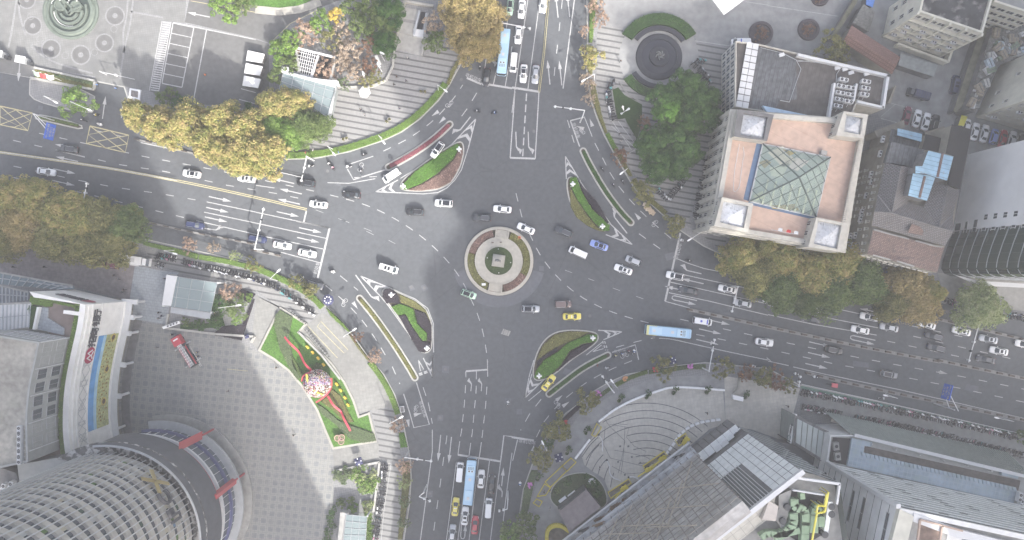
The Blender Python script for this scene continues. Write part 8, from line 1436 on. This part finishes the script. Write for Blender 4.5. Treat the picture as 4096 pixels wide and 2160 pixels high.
for x,y,a,l in((1122,740,35,'yellow boom lift in the upper pit, right one'),(1020,820,25,'yellow boom lift in the upper pit, left one'),(835,962,40,'yellow boom lift in the lower pit'),(1298,605,60,'yellow boom lift in the right-hand pit')):
 t=frame_thing('boom_lift',l,'boom lift',K,x,y,a,.2); b=LB(t); b.box((0,0,.6),(1.6,1.0,.6),m_yb); b.build('body'); b=LB(t); b.beam((-.5,0,1.2),(-3.2,0,2.2),.25,.3,m_yb); b.build('boom'); b=LB(t); b.box((.9,0,1.4),(.7,1.1,1.),m_yb); b.build('basket'); [(lambda b:(b.bar((u,v-.1,.3),(u,v+.1,.3),.3,m_black,10),b.build('wheel')))(LB(t))for u in(-.5,.5)for v in(-.5,.5)]
ya=thing('yellow_arch','broad yellow curved hoarding at the bottom beside the stage','hoarding',W(K.p(330,1270))); b=MB(); P=smooth_line(K.w('262 1358 262 1290 300 1250 370 1245 430 1290',1.5),2); [b.beam(p,q,.9,1.2,m_yb)for p,q in zip(P[:-1],P[1:])]; b.build('panel',ya); b=MB(); b.face(ccw(at(K.w('265 1358 265 1295 310 1255 370 1260 430 1300 400 1358'),.2)),m_pit); b.build('floor_boards',ya)
for tx,l in(('715 755 740 800 735 860 770 895 820 910','white hose curving down the half-round plaza'),('655 565 685 610 680 660 685 690','white hose beside the bending person'),('880 885 920 880 960 905','short white hose near the lower pit')):P=smooth_line(K.w(tx,.3),2); t=thing('hose',l,'hose',P[0]); b=MB(); [b.bar(p,q,.18,m_wmetal,6)for p,q in zip(P[:-1],P[1:])]; b.build('tube',t); b=MB(); b.ball(tuple(P[0]),.28,m_dmetal,8,5); b.build('coupling',t)
for tx,st_,l in(('670 450 780 365 930 290 1100 232 1220 196 1590 226',1.6,'white low barrier blocks along the top rim of the half-round plaza'),('490 725 600 580',1.6,'white low barrier blocks at the left rim of the half-round plaza'),('1170 700 1215 640 1255 570 1330 505 1430 465 1560 450',1.4,'broken line of white barrier blocks across the step lines')):
 for i,p in enumerate(resample(smooth_line(K.w(tx,.5),2),st_)):
  t=thing('barrier_block',l,'barrier',at([p],.17)[0],0,l); P=resample(smooth_line(K.w(tx,.5),2),st_); q=P[min(i+1,len(P)-1)]-P[max(0,i-1)]; b=MB(); b.box((p.x,p.y,.55),(st_*(.97 if st_>1.5 else .75),.5,.75),PW,math.atan2(q.y,q.x)); b.build('block',t); b=MB(); b.box((p.x,p.y,.2),(.9,.6,.06),m_metal,math.atan2(q.y,q.x)); b.build('foot',t)
t=thing('white_screen','white folded board standing at the right of the half-round plaza','board',W(K.p(1690,280))); b=MB(); b.slab(K.w('1650 255 1732 272 1728 305 1655 288'),.2,1.6,PW); b.build('board',t); b=MB(); b.beam(*K.w('1675 250 1705 210',1.),.3,1.2,m_stone); b.beam(*K.w('1705 210 1715 140',1.),.3,1.2,m_stone); b.build('wing_board',t)
# planters
def planter(f,x,y,r,lm,label,group):
 q=W(f.p(x,y),.8); t=thing('planter',label,'planter',at([q],.16)[0],0,group); b=MB(); b.lathe([(0,0),(r*.75,0),(r,.8),(r*.86,.8),(r*.84,.65)],m_stone,(q.x,q.y,.16),18); b.build('pot',t); tree('shrub',f,x,y,r*.86/S*f.sc,lm,label.replace('planter','plant in the planter'),group+' plants',1.5)
for x,y,l in((808,308,'round white planter first on the rim of the half-round plaza'),(1014,280,'round white planter second on the plaza rim'),(1218,248,'round white planter third on the plaza rim'),(1468,245,'round white planter fourth on the plaza rim'),(1757,282,'round white planter beside the white board'),(556,548,'round white planter left of the yellow frame'),(415,702,'round white planter beside the dark parasol'),(193,900,'round white planter by the south verge')):planter(K,x,y,.62,'dark',l,'round planters on the plaza rim'); tree('shrub',K,x+18,y-28,26,'dark','dark shrub beside the '+l,'shrubs beside the planters',1.6)
for x,y,l in((1245,690,'left'),(1275,690,'right'),(985,915,'left'),(1005,898,'right'),(658,1050,'left'),(682,1042,'right')):planter(B,x,y,.45,'olive',f'small round planter, {l} of the {"upper" if y < 800 else "middle" if y < 1000 else "lower"} pair on the striped pavement','planter pairs')
for f,x,y,r,l in((C,1880,250,92,'left'),(D,308,222,82,'right'),(D,395,-25,70,'top')):
 q=W(f.p(x,y),.5); rr=r/k_*S; t=thing('tree_ring',f'round dark brick tree ring with brown shrub in the courtyard, {l} one','planter',at([q],.16)[0]); b=MB(); b.lathe([(rr,0),(rr*.96,.6),(rr*.72,.7),(rr*.72,.4),(0,.4)],mat('dark_brick',(.085,.075,.085),.9,.25,3),(q.x,q.y,.16),32); b.build('kerb',t); tree('bare',f,x,y,r*.62,'rust',f'brown shrub in the {l} tree ring of the courtyard','tree ring shrubs',2.4)
 # parasols
def parasol(f,x,y,r,n,m1,m2,label,z=2.6):
 q=W(f.p(x,y),z); t=thing('parasol',label,'parasol',at([q],.15)[0]); b=MB(); P=[(q.x+r*math.cos(2*math.pi*(i+.5)/n+.3),q.y+r*math.sin(2*math.pi*(i+.5)/n+.3),z-.5)for i in range(n)]; [b.face([P[i],P[(i+1)%n],(q.x,q.y,z+.1)],m1)for i in range(n)]; b.build('canopy',t)
 b=MB(); b.bar(at([q],.15)[0],at([q],z+.3)[0],.05,m_wmetal,6); b.lathe([(0,0),(.4,0),(.4,.12),(0,.14)],m_dconc,(q.x,q.y,.15),12); b.build('pole',t)
 for i in range(n if m2 else 0):b=MB(); b.disc((q.x+r*.55*math.cos(2*math.pi*(i+1)/n+.3),q.y+r*.55*math.sin(2*math.pi*(i+1)/n+.3),z-.13),.17,m2,12); b.build('pale_dot',t)
m_nav=mat('parasol_navy',(.05,.055,.12),.8,.1,3)
parasol(B,816,690,1.6,6,PW,None,'white hexagonal parasol on the striped pavement'); parasol(F,540,905,1.5,8,m_nav,PW,'navy parasol with white dots in the south-west verge'); parasol(K,355,740,1.5,4,m_nav,PW,'square navy parasol with white dots left of the half-round plaza'); parasol(J,770,768,1.35,4,m_nav,PW,'navy parasol with white dots above the shrub bed'); parasol(E,1855,1180,.8,4,m_nav,None,'small navy cover at the corner of the pavilion bed',1.8); parasol(K,1215,5,1.2,4,m_nav,PW,'navy parasol above the verge with pink flowers')
for x,y,c in((1338,50,'pink'),(650,248,'pink'),(132,940,'pink'),(850,140,'orange'),(1718,108,'orange'),(400,470,'red'),(1075,70,'red')):t=thing('flower_tub',f'{c} flower cluster standing in the south-east verge '+('near the right','near the trees','by the south road')[(x<1200)+(x<300)]+(' upper' if y<100 else ' lower'),'flowers',W(K.p(x,y))+Vector((0,0,.3)),0,c+' flower clusters'); q=t.location; b=MB(); [b.ball((q.x+rnd.uniform(-.6,.6),q.y+rnd.uniform(-.6,.6),.8+rnd.uniform(-.1,.2)),.3,mat('bloom_'+c,dict(pink=(.55,.22,.5),orange=(.55,.3,.15),red=(.5,.08,.08))[c],.8,.2,5),6,4,1,.4)for _ in range(9)]; b.build('blossom',t); b=MB(); b.lathe([(.5,0),(.6,.4),(0,.4)],m_dconc,tuple(q),10); b.build('tub',t)
# ================================================================ STREET FURNITURE
def mast(f,tx,z,label,lights=3,nm='signal_mast',cat='traffic signal',r=.14):
 P=f.w(tx,z); t=thing(nm,label,cat,at([P[0]],0)[0]); b=MB(); b.bar(at([P[0]],0)[0],at([P[0]],z+.3)[0],r*1.3,m_wmetal,8); b.build('pole',t); b=MB(); [b.bar(p,q,r,m_wmetal,6,r*.75)for p,q in zip(P[:-1],P[1:])]; b.build('arm',t)
 for i in range(lights):p=P[-2].lerp(P[-1],.45+.5*i/max(1,lights-1)); b=MB(); b.box((p.x,p.y,z-.2),(.45,.45,.9),m_dmetal if i%2 else m_wmetal); b.build('signal_head' if nm=='signal_mast' else 'camera',t)
for f,tx,l in((F,'-10 520 58 205','white signal mast across the west queue'),(B,'382 1180 340 1370','white signal mast at the north-west kerb'),(C,'532 882 548 832 315 802','white signal mast bent over the north-east kerb'),(C,'-120 165 45 195 140 215','white signal mast over the white sedan at the top'),(G,'1705 805 1658 1000','white signal mast over the east queue'),(Q,'1590 1095 1512 1375','long white gantry near the right edge'),(K,'1485 85 1500 0 1530 -160','white signal mast above the half-round plaza'),(J,'1125 735 1330 765','white signal mast over the south-west cycle lane'),(K,'770 245 740 208 680 120','white lamp mast at the upper rim of the half-round plaza'),(L,'232 200 245 122','white mast at the start of the longest scooter row'),(E,'630 160 655 20','grey gantry rising from the left plane trees'),(J,'1265 1000 1230 1030 1315 1066','white double arm mast in the south road'),(J,'1900 1050 1895 1125 1832 1140','white double arm mast east of the south queue')):mast(f,tx,6.4,l,3)
for f,tx,l in((A,'755 540 1015 598','white barrier gate arm across the car park exit'),(B,'1820 165 1900 178','small white camera arm by the brown trees')):mast(f,tx,3 if f is A else 6,l,1,'barrier_gate','barrier',.08)
def lamp(f,bx,by,hx,hy,label):
 z=8.; p,q=W(f.p(bx,by)),W(f.p(hx,hy),z); t=thing('street_lamp',label,'street lamp',p); b=MB(); e=at([p.lerp(q,.25)],z-.3)[0]; b.bar(p,e,.11,m_wmetal,6,.07); b.bar(e,q,.06,m_wmetal,5); b.build('pole',t); d=(q-e); d.z=0; d.normalize(); s=Vector((-d.y,d.x,0)); b=MB(); b.slab([q-d*.55-s*.12,q+d*.2-s*.22,q+d*.65-s*.14,q+d*.65+s*.14,q+d*.2+s*.22,q-d*.55+s*.12],z-.12,z+.1,PW); b.build('lamp_head',t)
for f,a,l in((C,(620,605,540,607),'white street lamp above the bare trees east of the north road'),(B,(1375,685,1428,683),'white street lamp at the north-west verge end'),(B,(952,1045,962,1072),'white street lamp in the middle of the north-west verge'),(B,(582,1125,588,1160),'white street lamp over the north-west verge near the cyclists'),(G,(1385,395,1340,450),'white street lamp at the corner of the bank pavement'),(F,(165,760,170,685),'white street lamp at the end of the scooter row above the terrace'),(F,(685,1178,742,1128),'white street lamp beside the dark red bush'),(J,(1020,445,1095,432),'white street lamp beside the pale brown tree'),(K,(262,650,232,625),'white street lamp between the olive trees'),(K,(775,190,755,160),'white street lamp above the plaza rim'),(E,(1320,530,1318,555),'white street lamp above the white truck'),(C,(850,1290,828,1305),'white street lamp in the north-east curve'),(L,(885,255,888,268),'small white lamp on the east cycle lane'),(L,(1735,425,1727,436),'small white lamp at the right of the east cycle lane'),(B,(970,460,950,400),'white lamp in the metro garden, upper'),(B,(950,540,925,492),'white lamp in the metro garden, middle'),(B,(850,592,808,555),'white lamp in the metro garden, lower'),(A,(450,765,418,770),'white lamp on the paved refuge, left'),(A,(625,800,672,828),'white lamp on the paved refuge, right'),(E,(1690,960,1800,945),'thin white lamp in the pavilion bed')):lamp(f,*a,l)
for f,x,y,l in((F,1020,865,'white globe lamp in the round purple hedge'),(F,1288,1268,'white globe lamp at the foot of the south-west island'),(B,1532,1125,'white globe lamp at the top of the north-west island'),(F,1108,45,'white globe lamp at the left of the north-west island'),(G,458,30,'white globe lamp at the top of the north-east island'),(G,682,350,'white globe lamp at the foot of the north-east island'),(G,610,1192,'white globe lamp at the right of the south-east island'),(K,205,120,'white globe lamp at the left of the south-east island')):
 q=W(f.p(x,y),6.5); t=thing('globe_lamp',l,'street lamp',at([q],.2)[0],0,'globe lamps on the traffic islands'); b=MB(); b.bar(at([q],.2)[0],q,.09,m_wmetal,6); b.build('pole',t)
 for i in range(5):b=MB(); r_=0 if i==4 else .42; b.ball((q.x+r_*math.cos(i*1.57),q.y+r_*math.sin(i*1.57),6.6+(.3 if i==4 else 0)),.3,PW,8,5); b.build('globe',t)
m_sb=mat('sign_blue',(.05,.13,.55),.5,.1,3)
for f,p0,p1,base,l,tx in((A,(425,945),(400,1062),'395 905 420 912','blue road sign with white characters over the west road','新街口'),(L,(1330,175),(1302,285),'1250 325 1275 335','blue road sign with white characters over the east road','新街口')):
 a,e=W(f.p(*p0),6),W(f.p(*p1),6); t=thing('road_sign',l,'road sign',at([centre([a,e])],0)[0]); d=(a-e).normalized(); rt=-d if f is L else d; rt=d if a.x<0 else-d; n=Vector((rt.y,-rt.x,0)); b=MB(); up=Vector((0,0,3.4)); b.mesh([q+n*k+v for k in(0,-.15)for q,v in((a,Vector()),(e,Vector()),(e,up),(a,up))],[(0,1,2,3),(7,6,5,4),(3,2,6,7),(0,3,7,4),(1,0,4,5),(2,1,5,6)],m_sb); b.build('panel',t); c=centre([a,e])
 for i,(s_,zz,k)in enumerate((('中山东路',8.7,.9),('新街口',7.6,.9),('汉中路',6.6,.8))):glyphs(s_,Vector((c.x,c.y,zz))+n*.06,k,0,m_white,'sign_character',t,.01,wallm(None,rt))
 for u in(.12,1.02):b=MB(); q=f.w(base); v=at([e.lerp(a,u)],7)[0]; g_=q[0]if u<.5 else q[1]; b.bar(at([g_],0)[0],at([g_],7.2)[0],.14,m_wmetal,7); b.bar(at([g_],6.4 if u<.5 else 8.6)[0],at([c],6.4 if u<.5 else 8.6)[0],.1,m_wmetal,6); b.build('post',t)
def fence(f,tx,label,nm='guard_rail',h=.9,step=2.2,m=m_wmetal,solid=None,P=None):
 P=P or smooth_line(f.w(tx),1); t=thing(nm,label,'fence' if not solid else 'barrier',P[len(P)//2])
 if solid:b=MB(); b.slab(P+offset_line(P,-solid)[::-1],0,.34,m_kerb2); b.build('kerb',t); b=MB(); Q_=offset_line(P,-solid/2); [b.box((p.x,p.y,.5),(1.5,solid*.5,.4),mat('planter_brown',(.10,.085,.075),.9,.3,3),math.atan2((Q_[-1]-Q_[0]).y,(Q_[-1]-Q_[0]).x))for p in resample(Q_,3.2)]; b.build('planter_box',t)
 else:
  for z in(.3,h):b=MB(); [b.beam(at([p],z)[0],at([q],z)[0],.1,.08,m)for p,q in zip(P[:-1],P[1:])]; b.build('rail',t)
  for p in resample(P,step):b=MB(); b.box((p.x,p.y,h/2),(.12,.12,h),m); b.build('post',t)
fence(None,'','white guard rail along the yellow centre line of the west road',P=[p for p in yl if p.x<W(Z.p(470,0)).x]); fence(E,'1080 302 1440 385 1931 478','dark kerb median below the west queue','median_strip',solid=.5); fence(F,'-10 520 190 562','short white median end at the west queue','median_strip',solid=.7); fence(A,'1040 1048 1240 1092 1440 1148 1931 1262','white guard rail under the gold plane trees','median_strip',solid=.5); fence(B,'120 1285 350 1340','white rail end beside the signal mast','guard_rail'); fence(J,'1512 770 1432 1400','white guard rail left of the south queue'); fence(J,'1890 1000 1842 1400','white guard rail right of the south queue')
fence(G,'1340 965 1931 1095','planted concrete median at the left of the east road','median_strip',solid=.9); fence(Q,'0 1095 700 1245 1300 1358','planted concrete median along the east road','median_strip',solid=.9); fence(L,'1290 -10 1931 125','planted concrete median at the right edge of the east road','median_strip',solid=.9); fence(Q,'1195 1018 1550 1100 1960 1200','kerb median beside the pale green tree','median_strip',solid=.8); fence(L,'300 85 600 160 1000 245 1960 445','kerb median with green tubs beside the east cycle lane','median_strip',solid=.9); fence(C,'278 20 240 400 205 690','low dark bollard line on the yellow line of the north road','bollard_rail',.7,4,m_dmetal); fence(L,'1931 560 1000 345 245 180','thin rail behind the longest scooter row'); fence(F,'560 960 700 1110 870 1350','dark fence along the terrace verge','verge_fence',.9,2,m_dmetal); fence(E,'1440 430 1931 600','dark fence along the verge above the scooters','verge_fence',.9,2,m_dmetal)
for f,tx,l in((B,'1045 385 1035 500 985 610 870 660 620 662','low stone wall round the metro garden'),(E,'1900 1225 1925 1180 1640 1160 1260 1115 1275 1010','pale stone wall of the pavilion bed'),(J,'612 828 935 765 890 1140','pale stone kerb of the shrub bed'),(A,'270 515 725 615 715 680 240 590','stone kerb of the flag bed'),(F,'330 1150 500 1320 640 1500','pale stone seat wall along the terrace racks')):P=f.w(tx); t=thing('low_wall',l,'wall',at([P[0]],.13)[0]); b=MB(); [b.beam(at([p],.4)[0],at([q],.4)[0],.45,.6,m_stone)for p,q in zip(P[:-1],P[1:])]; b.build('stone',t); b=MB(); [b.beam(at([p],.72)[0],at([q],.72)[0],.55,.06,m_kerb)for p,q in zip(P[:-1],P[1:])]; b.build('coping',t)
island('median_refuge','kerbed hedge refuge under the blue road sign',A.w('265 880 300 862 400 880 540 915 620 945 625 970 590 975 480 950 270 900'),m_soil); raised('paved_refuge','paved refuge with the single light green tree',smooth_line(A.w('225 600 250 590 720 690 712 830 690 856 500 830 270 765 222 715'),1),m_pave,.15)
for i,(c,x)in enumerate((('green',285),('red',325),('white',378))):q=W(A.p(x-40,532+12*i),7); t=thing('flag',f'{c} flag flying from a pole at the dark hedge bed','flag',at([q],.1)[0]); b=MB(); b.bar(at([q],.1)[0],q,.07,m_wmetal,6); b.build('flagpole',t); b=MB(); e=q+Vector((.1,0,-.2)); b.mesh([e,e+Vector((1.1,-.5,.1)),e+Vector((1.9,-.2,-.1)),e+Vector((1.7,-1.3,-.5)),e+Vector((.9,-1.5,-.3)),e+Vector((.1,-1.1,-.3))],[(0,1,4,5),(1,2,3,4)],mat('flag_'+c,dict(green=(.30,.40,.33),red=(.55,.06,.06),white=(.7,.7,.7))[c],.7,0)); b.build('flag_cloth',t)
for x,y,l in((205,470,'grey gate booth at the plaza drive'),(35,425,'grey machinery booth at the left edge')):t=frame_thing('gate_booth',l,'booth',A,x,y,-10,.14); b=LB(t); b.box((0,0,1.2),(2.2,1.4,2.4),m_metal); b.build('body'); b=LB(t); b.box((0,0,2.45),(2.6,1.8,.15),m_wmetal); b.build('roof'); b=LB(t); b.box((1.6,-.4,.8),(.9,.9,1.4),m_dmetal); b.build('cabinet')
t=thing('framed_pit','square light well with white kerb beside the car park','light well',W(A.p(1025,708))); b=MB(); P=A.w('988 668 1070 682 1062 760 978 742'); b.slab(P,.13,.6,PW); b.build('kerb',t); b=MB(); b.face(ccw(at(offset_poly(P,.5),.61)),mat('pit_grating',(.24,.22,.21),.9,.3,4)); b.build('grating',t)
t=thing('traffic_cone','small orange cone on the car park asphalt','cone',W(A.p(1550,565))+Vector((0,0,.17))); q=t.location; b=MB(); b.lathe([(.3,.02),(.22,.06),(.05,.75),(0,.75)],mat('orange',(1,1,1)),tuple(q),12); b.build('cone',t); b=MB(); b.box((q.x,q.y,q.z+.02),(.6,.6,.05),m_trim); b.build('base',t)
t=thing('white_canopy','tip of a large white canopy at the top edge above the courtyard','canopy',W(C.p(1610,-40))); b=MB(); P=C.w('1500 -20 1600 110 1760 -10 1760 -90 1500 -90',7); b.slab(P,6.6,7,m_wmetal); b.build('panel',t); b=MB(); b.bar(W(C.p(1620,-60)),at([P[3]],6.8)[0],.2,m_metal,6); b.build('strut',t)
t=thing('signboard','grey white louvred board beside the rusty bushes','sign',W(B.p(915,450))); b=MB(); b.slab(B.w('893 420 915 415 940 475 918 485',2),.9,2,m_wmetal); b.build('panel',t); b=MB(); b.bar(at(B.w('915 450'),.1)[0],at(B.w('915 450'),1)[0],.1,m_metal,5); b.build('post',t); t=thing('sign_slab','tilted white sign slab at the pavilion bed wall','sign',W(E.p(1285,1095))); b=MB(); b.slab(E.w('1220 1108 1350 1062 1358 1082 1232 1125',1.4),.15,1.4,PW); b.build('slab',t); b=MB(); [b.box((*W(E.p(1265+22*i,1102-8*i),1.42)[:2],1.41),(.5,.35,.03),m_let,.35)for i in range(4)]; b.build('sign_mark',t)
# ================================================================ HAZE over the town
hz=MB(); hz.box((0,0,111.),(1900,1900,224),m_metal)
hm=bpy.data.materials.new('haze'); hm.use_nodes=True; hn=hm.node_tree.nodes; hn.remove(hn['Principled BSDF'])
pv=hn.new('ShaderNodeVolumePrincipled'); pv.inputs['Color'].default_value=(.93,.95,1,1); pv.inputs['Density'].default_value=.0006; pv.inputs['Anisotropy'].default_value=.2
hm.node_tree.links.new(pv.outputs[0],hn['Material Output'].inputs['Volume'])
ho=hz.build('haze',label='thin pale autumn haze hanging over the whole crossing',cat='haze',kind='stuff'); ho.data.materials.clear(); ho.data.materials.append(hm)
SC.cycles.volume_bounces=0; SC.cycles.volume_step_rate=4
